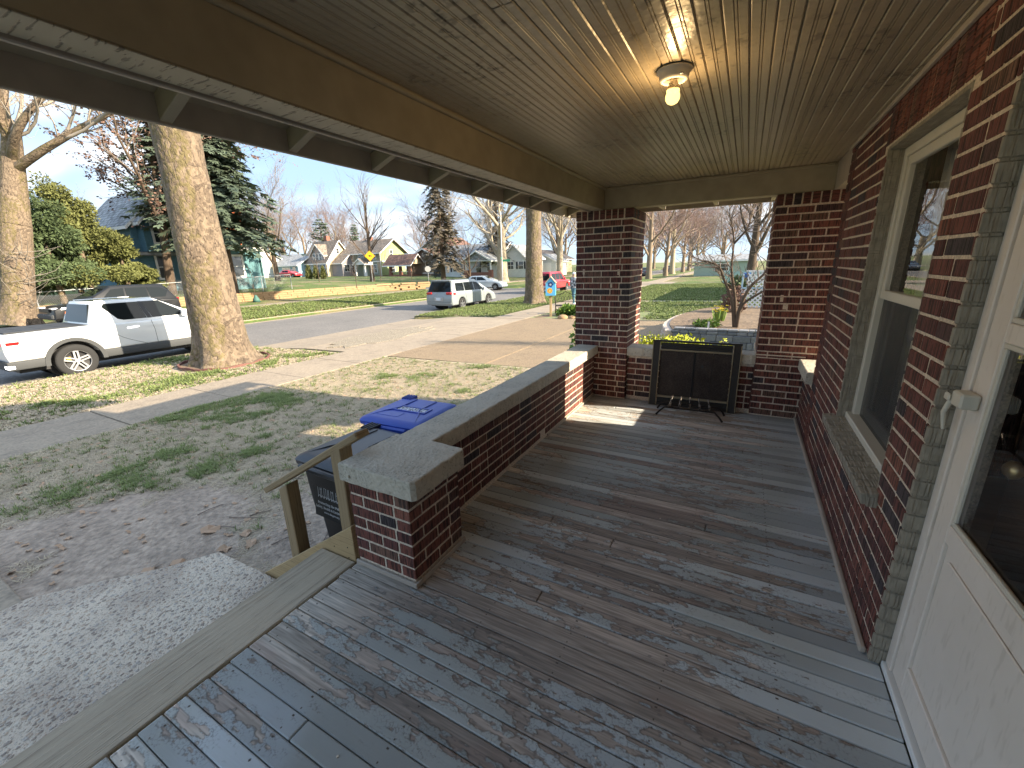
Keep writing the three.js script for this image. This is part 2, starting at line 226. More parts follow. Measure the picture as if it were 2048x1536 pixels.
  M.barkPale = std({ map: tex(512, 512, bark(rgb(184, 172, 152), rgb(150, 134, 113), rgb(104, 88, 72), rgb(150, 140, 100), 0.3, 171), true, 3), roughness: 0.95 });
  M.barkMid = std({ map: tex(256, 256, (u, v) => mixc(rgb(158, 142, 122), rgb(112, 97, 82), fbm(u * 24, v * 10, 4, 185, 24, 10)), true, 2), roughness: 1 });
  M.barkDark = std({ map: tex(256, 256, (u, v) => mixc(rgb(104, 88, 72), rgb(66, 54, 44), fbm(u * 30, v * 8, 4, 181, 30, 8)), true, 1.5), roughness: 1 });
  M.twig = std({ color: lin(0.20, 0.155, 0.125), roughness: 1 });
  M.twigPale = std({ color: lin(0.30, 0.262, 0.217), roughness: 1 });
  M.twigRed = std({ color: lin(0.22, 0.145, 0.12), roughness: 1 });
  const leaf = (r, g, b) => std({ color: lin(r, g, b), roughness: 0.8, side: THREE.DoubleSide });
  M.spruce = leaf(0.085, 0.115, 0.075); M.cedar = leaf(0.12, 0.13, 0.035); M.cedarGold = leaf(0.22, 0.17, 0.035); M.cedarDark = leaf(0.065, 0.095, 0.035);
  M.brownLeaf = leaf(0.15, 0.085, 0.06); M.oldSpruce = leaf(0.125, 0.105, 0.075); M.yellowHedge = leaf(0.42, 0.46, 0.03); M.greenLeaf = leaf(0.14, 0.22, 0.03); M.blossom = leaf(0.45, 0.22, 0.17);
  M.leafLitter = std({ color: lin(0.42, 0.28, 0.18), roughness: 0.9, side: THREE.DoubleSide });
  M.daffodil = leaf(0.75, 0.6, 0.03);
}
const pick = r => { let t = r(), k = 0; while (k < M.brickWeights.length - 1 && (t -= M.brickWeights[k]) > 0) k++; return M.brick[k]; };

// ---------------------------------------------------------------- lie of the land
const pl = (x, ...kv) => { for (let i = 0; i < kv.length - 2; i += 2) if (x >= kv[i + 2]) return x >= kv[i] ? kv[i + 1] : lerp(kv[i + 3], kv[i + 1], (x - kv[i + 2]) / (kv[i] - kv[i + 2])); return kv[kv.length - 1]; };
const CURB = -14.75, FARCURB = -22.4;
const wallX = z => z > -31 ? -32.5 + (z + 17.5) * (-2 / 13.5) : -30.5 + (z + 31) * (-2 / 3.4);   // retaining wall line across the street
function nearY(x, z) { let y = pl(x, -1.8, -0.52, -2.6, -0.53, -8.2, -0.63, -9.8, -0.665, CURB, -0.745); return y; }
function crossY(x) { return -0.88 + 0.0095 * clamp(FARCURB - x, 0, 80); }
function landY(x, z) {
  if (x > CURB) { if (z < -8 && z > -16.6 && x < -12) return lerp(nearY(x, z), -0.9, sstep(-12.2, CURB, x)) - 0.03; return nearY(x, z); }
  if (x > FARCURB) return -1.0;
  const wx = wallX(z), a = pl(x, FARCURB, -0.74, -28.7, -0.52, wx - 0.35, -0.40, wx - 0.75, 0.14, -38.5, 0.5, -70, 0.62);
  const b = pl(x, FARCURB, -0.74, -34, -0.45, -50, 0.0, -80, 0.45);
  let y = lerp(a, b, sstep(-33.2, -35.2, z));
  if (z < -35 && z > -43) y = Math.min(y, crossY(x) - 0.06);
  return y;
}
function lawnTone(x, z) {            // 0 bare soil .. 1 dry straw .. 2 green
  const a = fbm(x * 0.55 + 9, z * 0.55 + 4, 4, 201), b = fbm(x * 2.1, z * 2.1, 3, 211);
  return a * 0.65 + b * 0.35 - (x < -9 && z > -8.5 ? 0.05 : 0);
}
function grassCol(x, z, g) {
  const t = fbm(x * 3.1, z * 3.1, 3, 221);
  return mixc(mixc([0.43, 0.355, 0.245], [0.34, 0.275, 0.19], t), mixc([0.11, 0.15, 0.045], [0.16, 0.19, 0.06], t), g);
}
const toS = c => Math.pow(c, 1 / 2.2);
{
  const xs = [], zs = [], add = (l, a, b, n) => { for (let i = 0; i <= n; i++) l.push(lerp(a, b, i / n)); };
  add(xs, -320, -90, 12); add(xs, -85, -39, 20); add(xs, -38, -22.8, 40); xs.push(-22.42, -22.2); add(xs, -18, -15, 3); xs.push(-14.82, -14.74); add(xs, -14.5, -1.5, 40); add(xs, -1, 8, 8); add(xs, 12, 120, 10);
  add(zs, -420, -110, 16); add(zs, -100, -46, 24); add(zs, -45, -30, 30); add(zs, -29.5, -17, 20); zs.push(-16.62, -16.55); add(zs, -16, -8.1, 10); zs.push(-8.0, -7.95); add(zs, -7.5, 6, 27); add(zs, 8, 120, 16);
  const P = [], U = [], I = [];
  for (const z of zs) for (const x of xs) { P.push(x, landY(x, z), z); U.push(x, z); }
  const w = xs.length; for (let j = 0; j < zs.length - 1; j++) for (let i = 0; i < w - 1; i++) { const k = j * w + i; I.push(k, k + w, k + 1, k + 1, k + w, k + w + 1); }
  const g = new THREE.BufferGeometry(); g.setAttribute('position', new THREE.Float32BufferAttribute(P, 3)); g.setAttribute('uv', new THREE.Float32BufferAttribute(U, 2)); g.setIndex(I); g.computeVertexNormals();
  const gm = tex(512, 512, (u, v) => { const n = fbm(u * 7, v * 7, 4, 231, 7), f = fbm(u * 200, v * 200, 2, 233, 200), g2 = sstep(0.36, 0.6, n); let c = mixc([0.20, 0.17, 0.075], [0.098, 0.145, 0.026], g2); c = c.map(x => x * (0.65 + 0.7 * f)); return c.map(toS); }, true, 11);
  struct('ground', g, std({ map: gm, roughness: 1, bumpMap: tex(512, 512, (u, v) => fbm(u * 160, v * 160, 2, 235, 160), false, 3), bumpScale: 0.03 }), 'spring grass spreading over the whole neighbourhood');
}
// near lawns: finer sheets draped 4 mm over the ground
function drape(name, x0, x1, z0, z1, st, mat, off, label, uvf) {
  const nx = Math.max(1, Math.round((x1 - x0) / st)), nz = Math.max(1, Math.round((z1 - z0) / st)), P = [], U = [], I = [];
  for (let j = 0; j <= nz; j++) for (let i = 0; i <= nx; i++) { const x = lerp(x0, x1, i / nx), z = lerp(z0, z1, j / nz); P.push(x, landY(x, z) + off + (uvf ? 0.018 * (fbm(x * 1.3, z * 1.3, 3, 241) - 0.5) : 0), z); U.push(uvf ? (x - x0) / (x1 - x0) : x, uvf ? (z - z0) / (z1 - z0) : z); }
  const w = nx + 1; for (let j = 0; j < nz; j++) for (let i = 0; i < nx; i++) { const k = j * w + i; I.push(k, k + w, k + 1, k + 1, k + w, k + w + 1); }
  const g = new THREE.BufferGeometry(); g.setAttribute('position', new THREE.Float32BufferAttribute(P, 3)); g.setAttribute('uv', new THREE.Float32BufferAttribute(U, 2)); g.setIndex(I); g.computeVertexNormals();
  return struct(name, g, mat, label);
}
function soil(x, z) {               // worn bare soil round the landing and by the carts
  const n = fbm(x * 1.7, z * 1.7, 4, 251);
  const d1 = Math.hypot((x + 4.1) * 0.75, (z + 1.0)), d2 = Math.hypot(x + 2.9, (z + 1.9) * 1.3), d3 = Math.hypot((x + 5.2) * 0.8, z + 0.3);
  return clamp(Math.max(1.25 - d1 * 0.8, 1.2 - d2 * 0.75, 1.0 - d3 * 0.7, x > -2.25 ? 1 : 0) + (n - 0.5) * 1.1);
}
const green = (x, z) => sstep(0.53, 0.72, lawnTone(x, z) + 0.14 * (fbm(x * 5.5, z * 5.5, 3, 207) - 0.5));
function lawnMap(x0, x1, z0, z1, w, h, greenBias) {
  return tex(w, h, (u, v) => {
    const x = lerp(x0, x1, u), z = lerp(z0, z1, v), s = greenBias ? 0 : soil(x, z), f = fbm(x * 34, z * 34, 3, 261), fl = fbm(x * 60 + 3, z * 22, 2, 263);
    let c = grassCol(x, z, clamp(green(x, z) + greenBias)).map(q => q * (0.42 + 1.16 * (0.5 * f + 0.5 * fl)));
    const so = mixc([0.43, 0.34, 0.26], [0.23, 0.175, 0.13], fbm(x * 2.3, z * 2.3, 4, 271));
    c = mixc(c, so.map(q => q * (0.5 + 1.0 * f)), sstep(0.25, 0.6, s + 0.25 * (fl - 0.5)));
    return c.map(toS);
  });
}
M.lump = (a, b) => { const t = tex(512, 512, (u, v) => 0.6 * fbm(u * 12, v * 12, 5, 281, 12) + 0.4 * fbm(u * 60, v * 60, 2, 283, 60), false); t.repeat.set(a, b); return t; };
drape('front_lawn', -8.22, -1.7, -8.0, 5, 0.12, std({ map: lawnMap(-8.22, -1.7, -8.0, 5, 640, 1280, 0), roughness: 1, bumpMap: M.lump(6.5, 13), bumpScale: 0.03 }), 0.012, 'patchy dry front lawn with green tufts and bare soil', true);
drape('verge', -14.72, -9.78, -8.02, 5, 0.2, std({ map: lawnMap(-14.72, -9.78, -8.02, 5, 512, 1024, 0), roughness: 1, bumpMap: M.lump(5, 13), bumpScale: 0.03 }), 0.012, 'dry grass verge between sidewalk and curb', true);
drape('verge', -14.72, -9.78, -46, -16.6, 0.5, std({ map: lawnMap(-14.72, -9.78, -46, -16.6, 256, 512, 0.55), roughness: 1 }), 0.012, 'green grass verge beyond the driveway', true);
drape('neighbour_lawn', -8.22, 6, -46, -16.6, 0.5, std({ map: lawnMap(-8.22, 6, -46, -16.6, 384, 768, 0.75), roughness: 1 }), 0.012, 'green neighbouring lawn beyond the driveway', true);

// street, cross street, curbs
function strip(pts, mat, name, label) { return struct(name, slabGeo(pts, 0, 0.05), mat, label); }
{
  const st = struct('street', slabGeo([[CURB, 90], [FARCURB, 90], [FARCURB, -320], [CURB, -320]], -0.88, 0.06), M.asphalt, 'grey asphalt street with fine cracks');
  const cs = new THREE.BufferGeometry(), P = [], U = [], I = []; let k = 0;
  for (let x = FARCURB; x >= -100; x -= 4) { const f = x > -25 ? 2.2 * (1 - (FARCURB - x) / 4) : 0; P.push(x, crossY(x) + (k ? 0 : 0.002), -35.6 + Math.max(0, f), x, crossY(x) + (k ? 0 : 0.002), -42.4 - Math.max(0, f)); U.push(x, -35.6, x, -42.4); if (k) I.push(k * 2 - 2, k * 2 - 1, k * 2, k * 2, k * 2 - 1, k * 2 + 1); k++; }
  cs.setAttribute('position', new THREE.Float32BufferAttribute(P, 3)); cs.setAttribute('uv', new THREE.Float32BufferAttribute(U, 2)); cs.setIndex(I); cs.computeVertexNormals();
  struct('cross_street', cs, M.asphalt, 'asphalt side street joining the far side');
  const curbs = [[CURB, 60, -7.9, 'near curb before the driveway'], [CURB, -16.7, -300, 'near curb past the driveway'], [FARCURB, 60, -33.4, 'far curb before the side street'], [FARCURB, -44.6, -300, 'far curb past the side street']];
  const kr = rngOf(4);
  for (const [x, za, zb, l] of curbs) {
    const g = struct('curb', null, null, 'pale concrete ' + l), s = x === CURB ? 1 : -1; let z = za;
    while (z > zb) { const L = z > -30 ? 3 : 12, e = Math.max(zb, z - L); mesh('curb_stone', cbox(Math.min(x, x + s * 0.16), Math.max(x, x + s * 0.16), -0.97, -0.735 + kr() * 0.008, e + 0.006, z - 0.006, 0.015), M.curb, g); if (z > -60) mesh('gutter', cbox(Math.min(x, x - s * 0.42), Math.max(x, x - s * 0.42), -0.93, -0.875, e + 0.004, z - 0.004), M.curb, g); z = e; }
  }
}
// sidewalks laid in slabs
{
  const r = rngOf(12), g = struct('sidewalk', null, null, 'tan concrete public sidewalk laid in slabs'); let z = 6.6;
  while (z > -120) { const L = z > -45 ? 1.52 : 6, e = z - L, a = landY(-8.25, z) + 0.022 + r() * 0.012; if (!(z < -7.9 && e > -16.8)) mesh('slab', cbox(-9.8, -8.2, a - 0.08, a, e + 0.007, z - 0.007, 0.008).rotateZ(0), M.walk, g); else mesh('slab', cbox(-9.8, -8.2, -0.72, -0.618 + r() * 0.006, e + 0.006, z - 0.006, 0.006), M.walk, g); z = e; }
  for (const m of g.children) { const u = r() * 3; muv(m.geometry, 1, u, u * 2); }
  const f = struct('far_sidewalk', null, null, 'concrete sidewalk across the street'); z = 20;
  while (z > -34) { const e = z - 1.8, y = landY(-28, z) + 0.03; mesh('slab', cbox(-29.3, -27.9, y - 0.1, y + 0.02, e + 0.01, z - 0.01), M.walk, f); z = e; }
  for (z = -46; z > -140; z -= 4) mesh('slab', cbox(-29.3, -27.9, landY(-28, z) - 0.1, landY(-28, z) + 0.05, z - 3.98, z), M.walk, f);
  struct('parking_pad', slabGeo([[-25.2, -4.5], [-29.6, -4.5], [-29.6, -13], [-25.2, -13]], -0.55, 0.2), M.asphalt, 'small asphalt parking pad across the street');
  // driveway panels with joints
  const d = struct('driveway', null, null, 'tan exposed-aggregate concrete driveway in panels');
  const panel = (pts, ya, yb, m = M.drive) => { const q = slabGeo(pts, 0, 0.07, 0.006), p = q.attributes.position; for (let i = 0; i < p.count; i++) { const x = p.getX(i), t = clamp((x + 2) / (-12 + 2)); let y = lerp(ya, yb, t); if (x < -11.6) y = lerp(y, -0.868, sstep(-11.6, -14.4, x)); p.setY(i, p.getY(i) + y); } q.computeVertexNormals(); muv(q, 1, r() * 3, r() * 3); mesh('panel', q, m, d); };
  const cutx = [4, -0.5, -2.0, -5.1, -8.18], cutz = [-8.0, -9.35, -12.6, -16.6];
  for (let i = 0; i < 4; i++) for (let j = 0; j < 3; j++) { if (i < 2 && j > 0) continue; const s = 0.3 * (j === 0 ? 0 : 1); panel([[cutx[i] - 0.012, cutz[j] - 0.012], [cutx[i + 1] + 0.012, cutz[j] - 0.012], [cutx[i + 1] + 0.012, cutz[j + 1] + 0.012], [cutx[i] - 0.012, cutz[j + 1] + 0.012]], -0.508 - 0.004 * j, -0.66 - 0.004 * j); }
  for (const [xa, xb] of [[-9.82, -11.6], [-11.62, -13.3], [-13.32, -14.72]]) for (let j = 0; j < 4; j++) { const za = lerp(-8.1, -16.4, j / 4), zb = lerp(-8.1, -16.4, (j + 1) / 4); panel([[xa, za - 0.01], [lerp(xa, xb, 0.5), za - 0.01], [xb, za - 0.01], [xb, zb + 0.01], [lerp(xa, xb, 0.5), zb + 0.01], [xa, zb + 0.01]], -0.508, -0.66, M.walk); }
  struct('gravel_patch', (() => { const pts = []; for (let i = 0; i < 26; i++) { const a = i / 26 * 6.283, q = 0.75 + 0.4 * hash2(i, 3, 5); pts.push([-10.9 + Math.cos(a) * 0.95 * q, -10.6 + Math.sin(a) * 2.5 * q]); } return slabGeo(pts, -0.617, 0.03, 0.004); })(), M.gravel, 'pale loose gravel washed over the driveway');
  // front walk to the street and the landing slab
  const wk = struct('front_walk', null, null, 'narrow concrete walk from landing to sidewalk');
  for (let i = 0; i < 4; i++) mesh('slab', cbox(-8.2 + i * 1.02 + 0.01, -8.2 + (i + 1) * 1.02 - 0.01, -0.70, landY(-8.2 + i * 1.02, 0) + 0.045, -0.46, 0.85, 0.008), M.walk, wk);
  const pd = struct('landing_slab', (() => { const q = slabGeo([[-2.2, -1.37], [-2.9, -1.365], [-3.42, -1.35], [-3.6, -1.06], [-3.85, -0.78], [-4.1, -0.47], [-4.1, 1.6], [-2.2, 1.6]], -0.475, 0.2, 0.012); return q; })(), M.pad, 'worn exposed-aggregate concrete landing at the foot of the steps');
}

// ---------------------------------------------------------------- brickwork
const BL = 0.203, BH = 0.057, JT = 0.0127, BD = 0.092, CO = BH + JT;
const brickGeos = {};
function brickGeo(l, h, v) { const k = `${Math.round(l * 200)}_${Math.round(h * 400)}_${v}`; return brickGeos[k] ||= muv(chamfer(Math.round(l * 200) / 200 - (l < 0.03 ? 0 : 0), Math.round(h * 400) / 400, BD, 0.0035), 1, hash2(v, 3, 1) * 3, hash2(v, 5, 2) * 3); }
class Bricks {
  constructor(seed) { this.r = rngOf(seed); this.l = []; }
  put(x, y, z, rot, l, h, mat, roll = 0) { this.l.push({ x, y, z, rot, l, h, roll, mat: mat || pick(this.r), v: Math.floor(this.r() * 4) }); }
  // face: origin o (left bottom seen from outside), turn rot, length L, n courses from y0; in0/in1: insets of even courses at either end, swapped on odd ones
  face(o, rot, L, n, { in0 = 0, in1 = 0, holes = [], first = 0, mat = null } = {}) {
    const ux = Math.cos(rot), uz = -Math.sin(rot), nx = Math.sin(rot), nz = Math.cos(rot), r = this.r;
    for (let c = 0; c < n; c++) {
      const odd = (c + first) % 2, a = odd ? in1 : 0, b = L - (odd ? 0 : in0 || in1), y = o[1] + c * CO + BH / 2 + JT / 2; let s = a, e;
      let q = odd || in0 ? BL : (BL - JT) / 2; if (L < 0.3) q = BL;
      while (s < b - 0.02) {
        e = Math.min(b, s + q); if (b - e < 0.05) e = b; q = BL; if (r() < 0.05) q = (BL - JT) / 2;
        let parts = [[s, e]];
        for (const [h0, h1, v0, v1] of holes) if (y + BH / 2 > v0 && y - BH / 2 < v1) parts = parts.flatMap(([p, w]) => w <= h0 || p >= h1 ? [[p, w]] : [[p, Math.min(w, h0)], [Math.max(p, h1), w]].filter(([i, j]) => j - i > 0.015));
        for (const [p, w] of parts) { const m = (p + w) / 2, d = -BD / 2 + (r() - 0.5) * 0.0035; this.put(o[0] + ux * m + nx * d, y + (r() - 0.5) * 0.0025, o[2] + uz * m + nz * d, rot + (r() - 0.5) * 0.006, w - p, BH, mat); }
        s = e + JT;
      }
    }
    return this;
  }
  soldiers(o, rot, L, y0, h) { const ux = Math.cos(rot), uz = -Math.sin(rot), nx = Math.sin(rot), nz = Math.cos(rot), n = Math.floor((L + JT) / CO), st = (L + JT) / n; for (let k = 0; k < n; k++) { const m = k * st + (st - JT) / 2, d = -BD / 2 + (this.r() - 0.5) * 0.003; this.put(o[0] + ux * m + nx * d, y0 + h / 2, o[2] + uz * m + nz * d, rot, h, st - JT, null, Math.PI / 2); } return this; }
  flush(parent, max = 300) {
    const d = b => Math.hypot(b.x, b.y - 1.63, b.z) + (b.z > 0 ? 50 : 0); const l = this.l.sort((a, b) => d(a) - d(b)), rest = [];
    l.forEach((b, i) => {
      const g = brickGeo(b.l, b.h, b.v);
      if (i < max) { const m = mesh('brick', g, b.mat, parent); m.position.set(b.x, b.y, b.z); m.rotation.set(0, b.rot, b.roll, 'YXZ'); }
      else { const q = g.clone().toNonIndexed().applyMatrix4(new THREE.Matrix4().compose(V(b.x, b.y, b.z), new THREE.Quaternion().setFromEuler(new THREE.Euler(0, b.rot, b.roll, 'YXZ')), V(1, 1, 1))), c = new Float32Array(q.attributes.position.count * 3), k = b.mat.color; for (let j = 0; j < c.length; j += 3) { c[j] = k.r; c[j + 1] = k.g; c[j + 2] = k.b; } q.setAttribute('color', new THREE.BufferAttribute(c, 3)); rest.push(q); }
    });
    if (rest.length) { M.brickRest ||= std({ vertexColors: true, map: M.brick[0].map, bumpMap: M.brick[0].bumpMap, bumpScale: 0.004, roughness: 0.82 }); const m = mesh('brick_field', merge(rest), M.brickRest, parent); m.userData.kind = 'stuff'; }
  }
}
const RC = 0.0045;                                   // mortar lies this far behind the brick faces

// ---------------------------------------------------------------- house: front wall, window, door, shell
const WX = 0.62, ZC = -4.40, ZD0 = -1.90, ZD1 = -0.86, WZ0 = -3.29, WZ1 = -2.24, WY0 = 0.60, WY1 = 2.205;
const house = thing('brick_house', 'red brick house wall with a double-hung window and a storm door', 'house');
{
  const wall = mesh('wall', merge([
    cbox(WX + RC, 0.80, -0.5, 2.45, ZC + RC, WZ0), cbox(WX + RC, 0.80, -0.5, WY0 - 0.01, WZ0, WZ1), cbox(WX + RC, 0.80, WY1, 2.45, WZ0, WZ1), cbox(WX + RC, 0.80, -0.5, 2.45, WZ1, ZD0 - 0.001),
    cbox(WX + RC, 0.80, 2.12, 2.45, ZD0 - 0.001, ZD1), cbox(WX + RC, 0.80, -0.5, 2.45, ZD1, 5)]), M.mortar, house);
  const b = new Bricks(21), o = [WX, 0.012, ZC], n = 35;
  b.face(o, -Math.PI / 2, 5.9, n, { holes: [[WZ0 - ZC, WZ1 - ZC, WY0 - 0.02, WY1], [WZ0 - ZC - 0.06, WZ1 - ZC + 0.06, WY1 - 0.001, 2.5], [ZD0 - ZC, ZD1 - ZC, 0, 2.12]] });
  b.soldiers([WX, 0, WZ0 - 0.05], -Math.PI / 2, WZ1 - WZ0 + 0.1, WY1 + 0.012, 0.203);
  b.flush(wall, 300);
  // painted brick reveals and sill
  for (const [z, s] of [[WZ0, 1], [WZ1, -1]]) for (let c = 0; c < 23; c++) { const y = WY0 + 0.008 + c * CO; mesh('painted_brick', cbox(WX + 0.001, WX + 0.10, y, Math.min(WY1 - 0.002, y + BH), Math.min(z, z + s * 0.012), Math.max(z, z + s * 0.012), 0.003), M.brickPaint, wall); }
  for (const z of [WZ0, WZ1]) { const s = z === WZ0 ? 1 : -1; mesh('painted_joint', cbox(WX + 0.005, WX + 0.098, WY0, WY1 - 0.019, Math.min(z - s * 0.004, z + s * 0.008), Math.max(z - s * 0.004, z + s * 0.008)), M.brickPaint, wall); }
  for (const z of [ZD0, ZD1]) { const s = z === ZD0 ? 1 : -1; for (let c = 0; c < 30; c++) { const y = 0.012 + c * CO; mesh('painted_brick', cbox(WX - 0.002, WX + 0.09, y, y + BH + 0.004, Math.min(z - s * 0.002, z + s * 0.014), Math.max(z - s * 0.002, z + s * 0.014), 0.004), M.brickPaint, wall); } mesh('painted_joint', cbox(WX + 0.006, WX + 0.088, 0, 2.12, Math.min(z - s * 0.004, z + s * 0.008), Math.max(z - s * 0.004, z + s * 0.008)), M.brickPaint, wall); }
  mesh('lintel', cbox(WX + 0.004, WX + 0.11, WY1 - 0.018, WY1 - 0.001, WZ0 + 0.013, WZ1 - 0.013), M.brickPaint, wall);
  const win = new THREE.Group(); win.name = 'window'; house.add(win);
  for (let k = 0; k < 16; k++) { const z = -3.345 + k * 0.0722, m = mesh('sill_brick', muv(chamfer(0.155, 0.058, 0.063, 0.004), 1, k * 0.37, k * 0.2), M.brickPaint, win); m.position.set(0.637, 0.592, z + 0.032); m.rotation.z = 0.16; }
  mesh('sill_joint', cbox(0.585, 0.70, 0.548, 0.596, -3.338, -2.195).rotateZ(0), M.brickPaint, win);
  const FX = 0.695, fr = (x0, x1, y0, y1, z0, z1, n2 = 'frame', m2 = M.trim) => mesh(n2, cbox(x0, x1, y0, y1, z0, z1, 0.004), m2, win);
  fr(FX, FX + 0.06, WY0 + 0.03, WY1 - 0.018, WZ0 + 0.012, WZ0 + 0.062); fr(FX, FX + 0.06, WY0 + 0.03, WY1 - 0.018, WZ1 - 0.062, WZ1 - 0.012); fr(FX, FX + 0.06, WY1 - 0.066, WY1 - 0.019, WZ0 + 0.0622, WZ1 - 0.0622);
  fr(FX - 0.03, FX + 0.06, WY0 + 0.012, WY0 + 0.062, WZ0 + 0.013, WZ1 - 0.013, 'sill', M.trim);
  const A = WZ0 + 0.063, B = WZ1 - 0.063;
  const up = new THREE.Group(); up.name = 'upper_sash'; win.add(up); const lo = new THREE.Group(); lo.name = 'lower_sash'; win.add(lo);
  const sash = (g, x, y0, y1, rt, rb) => { mesh('stile', cbox(x, x + 0.03, y0, y1, A, A + 0.042, 0.004), M.trim, g); mesh('stile', cbox(x, x + 0.03, y0, y1, B - 0.042, B, 0.004), M.trim, g); mesh('rail', cbox(x, x + 0.03, y1 - rt, y1, A + 0.0422, B - 0.0422, 0.004), M.trim, g); mesh('rail', cbox(x, x + 0.03, y0, y0 + rb, A + 0.0422, B - 0.0422, 0.004), M.trim, g); mesh('pane', new THREE.PlaneGeometry(B - A - 0.08, y1 - y0 - rt - rb + 0.01).rotateY(-Math.PI / 2).translate(x + 0.012, (y0 + rb + y1 - rt) / 2, (A + B) / 2), M.glass, g); };
  sash(up, FX + 0.012, 1.385, WY1 - 0.067, 0.05, 0.05); sash(lo, FX + 0.044, WY0 + 0.063, 1.43, 0.045, 0.06);
  mesh('insect_screen', new THREE.PlaneGeometry(B - A - 0.02, 0.74).rotateY(-Math.PI / 2).translate(FX + 0.03, 1.02, (A + B) / 2), M.insect, win);
  for (const [za, zb] of [[WZ0 + 0.02, WZ0 + 0.30], [WZ1 - 0.30, WZ1 - 0.02]]) { const cg = new THREE.PlaneGeometry(zb - za, 1.6, 24, 1), p = cg.attributes.position; for (let i = 0; i < p.count; i++) p.setZ(i, 0.018 * Math.sin(p.getX(i) * 90)); cg.rotateY(-Math.PI / 2).translate(0.88, 1.4, (za + zb) / 2); cg.computeVertexNormals(); mesh('curtain', cg, M.curtain, win); }
  // storm door with its frame
  const door = new THREE.Group(); door.name = 'door'; house.add(door);
  const d = (n2, x0, x1, y0, y1, z0, z1, m2 = M.door, c = 0.003) => mesh(n2, cbox(x0, x1, y0, y1, z0, z1, c), m2, door);
  const DX = 0.672, zl = ZD0 + 0.0145, zr = ZD1 - 0.0145;
  d('frame', DX, 0.74, 0.03, 2.10, zl, zl + 0.052); d('frame', DX, 0.74, 0.03, 2.10, zr - 0.052, zr); d('frame', DX, 0.74, 2.048, 2.10, zl + 0.0522, zr - 0.0522); d('threshold', DX - 0.012, 0.80, 0.001, 0.03, zl, zr, M.white);
  const sl = zl + 0.056, sr = zr - 0.056, X0 = DX + 0.008, X1 = DX + 0.04;
  d('stile', X0, X1, 0.036, 2.044, sl, sl + 0.095); d('stile', X0, X1, 0.036, 2.044, sr - 0.095, sr);
  d('rail', X0, X1, 0.036, 0.16, sl + 0.0952, sr - 0.0952); d('rail', X0, X1, 0.70, 0.765, sl + 0.0952, sr - 0.0952); d('rail', X0, X1, 1.376, 1.432, sl + 0.0952, sr - 0.0952); d('rail', X0, X1, 1.96, 2.044, sl + 0.0952, sr - 0.0952);
  d('panel', X0 + 0.012, X1 - 0.004, 0.161, 0.699, sl + 0.096, sr - 0.096, M.door, 0); d('raised_panel', X0 + 0.005, X0 + 0.0115, 0.20, 0.655, sl + 0.135, sr - 0.135, M.door, 0.003);
  for (const [y0, y1] of [[0.766, 1.375], [1.433, 1.959]]) { mesh('pane', new THREE.PlaneGeometry(sr - sl - 0.19, y1 - y0).rotateY(-Math.PI / 2).translate(X0 + 0.018, (y0 + y1) / 2, (sl + sr) / 2), M.glass, door); for (const [a0, a1, b0, b1] of [[y0, y0 + 0.016, sl + 0.0955, sr - 0.0955], [y1 - 0.016, y1, sl + 0.0955, sr - 0.0955], [y0 + 0.0165, y1 - 0.0165, sl + 0.0955, sl + 0.112], [y0 + 0.0165, y1 - 0.0165, sr - 0.112, sr - 0.0955]]) d('glazing_bead', X0 + 0.003, X0 + 0.015, a0, a1, b0, b1, M.trim, 0.003); }
  const h = new THREE.Group(); h.name = 'latch'; door.add(h);
  mesh('body', cbox(0.632, X0 - 0.001, 1.155, 1.205, sl + 0.005, sl + 0.075, 0.006), M.trim, h); mesh('button', cbox(0.622, 0.631, 1.165, 1.19, sl - 0.018, sl + 0.016, 0.004), M.trim, h); mesh('lever', tubeGeo([[0.636, 1.165, sl + 0.0], [0.63, 1.12, sl - 0.012], [0.64, 1.06, sl - 0.014]], [0.008, 0.007, 0.005], 6), M.trim, h);
  d('inner_door', 0.845, 0.885, 0.02, 2.10, zl, zr, M.doorDark, 0.003); const kn = mesh('knob', new THREE.LatheGeometry([[0, 0], [0.012, 0], [0.012, 0.03], [0.028, 0.045], [0.03, 0.06], [0.018, 0.073], [0, 0.075]].map(p => new THREE.Vector2(...p)), 18), M.brass, door); kn.rotation.z = Math.PI / 2; kn.position.set(0.845, 0.98, zl + 0.13);
  // rest of the shell: rooms are closed boxes, upper storey and main roof stand behind
  const sh = (n2, x0, x1, y0, y1, z0, z1, m2 = M.brick[2]) => mesh(n2, cbox(x0, x1, y0, y1, z0, z1), m2, house);
  sh('room_lining', 0.801, 4.6, -0.1, -0.001, ZC + 0.2, 5, M.room); sh('room_lining', 0.801, 4.6, 2.4, 2.45, ZC + 0.2, 5, M.room); sh('room_lining', 4.6, 4.7, -0.1, 2.45, ZC + 0.2, 5, M.room);
  sh('side_wall', WX + RC, 7, -0.5, 4.6, ZC + 0.005, ZC + 0.199); sh('back_wall', 6.8, 7, -0.5, 4.6, ZC + 0.2, 6); sh('side_wall', 0.81, 6.79, -0.5, 4.6, 5.8, 6); sh('front_upper_wall', WX + 0.01, 0.80, 2.452, 4.6, ZC + 0.2, 6);
  const roofShape = new THREE.Shape([[0.1, 3.95], [3.75, 6.35], [7.4, 3.95], [7.4, 4.10], [3.75, 6.52], [0.1, 4.10]].map(p => new THREE.Vector2(...p)));
  mesh('main_roof', muv(new THREE.ExtrudeGeometry(roofShape, { depth: 11.6, bevelEnabled: false }).translate(0, 0, -4.9)), std({ color: lin(0.09, 0.08, 0.075), roughness: 0.95 }), house);
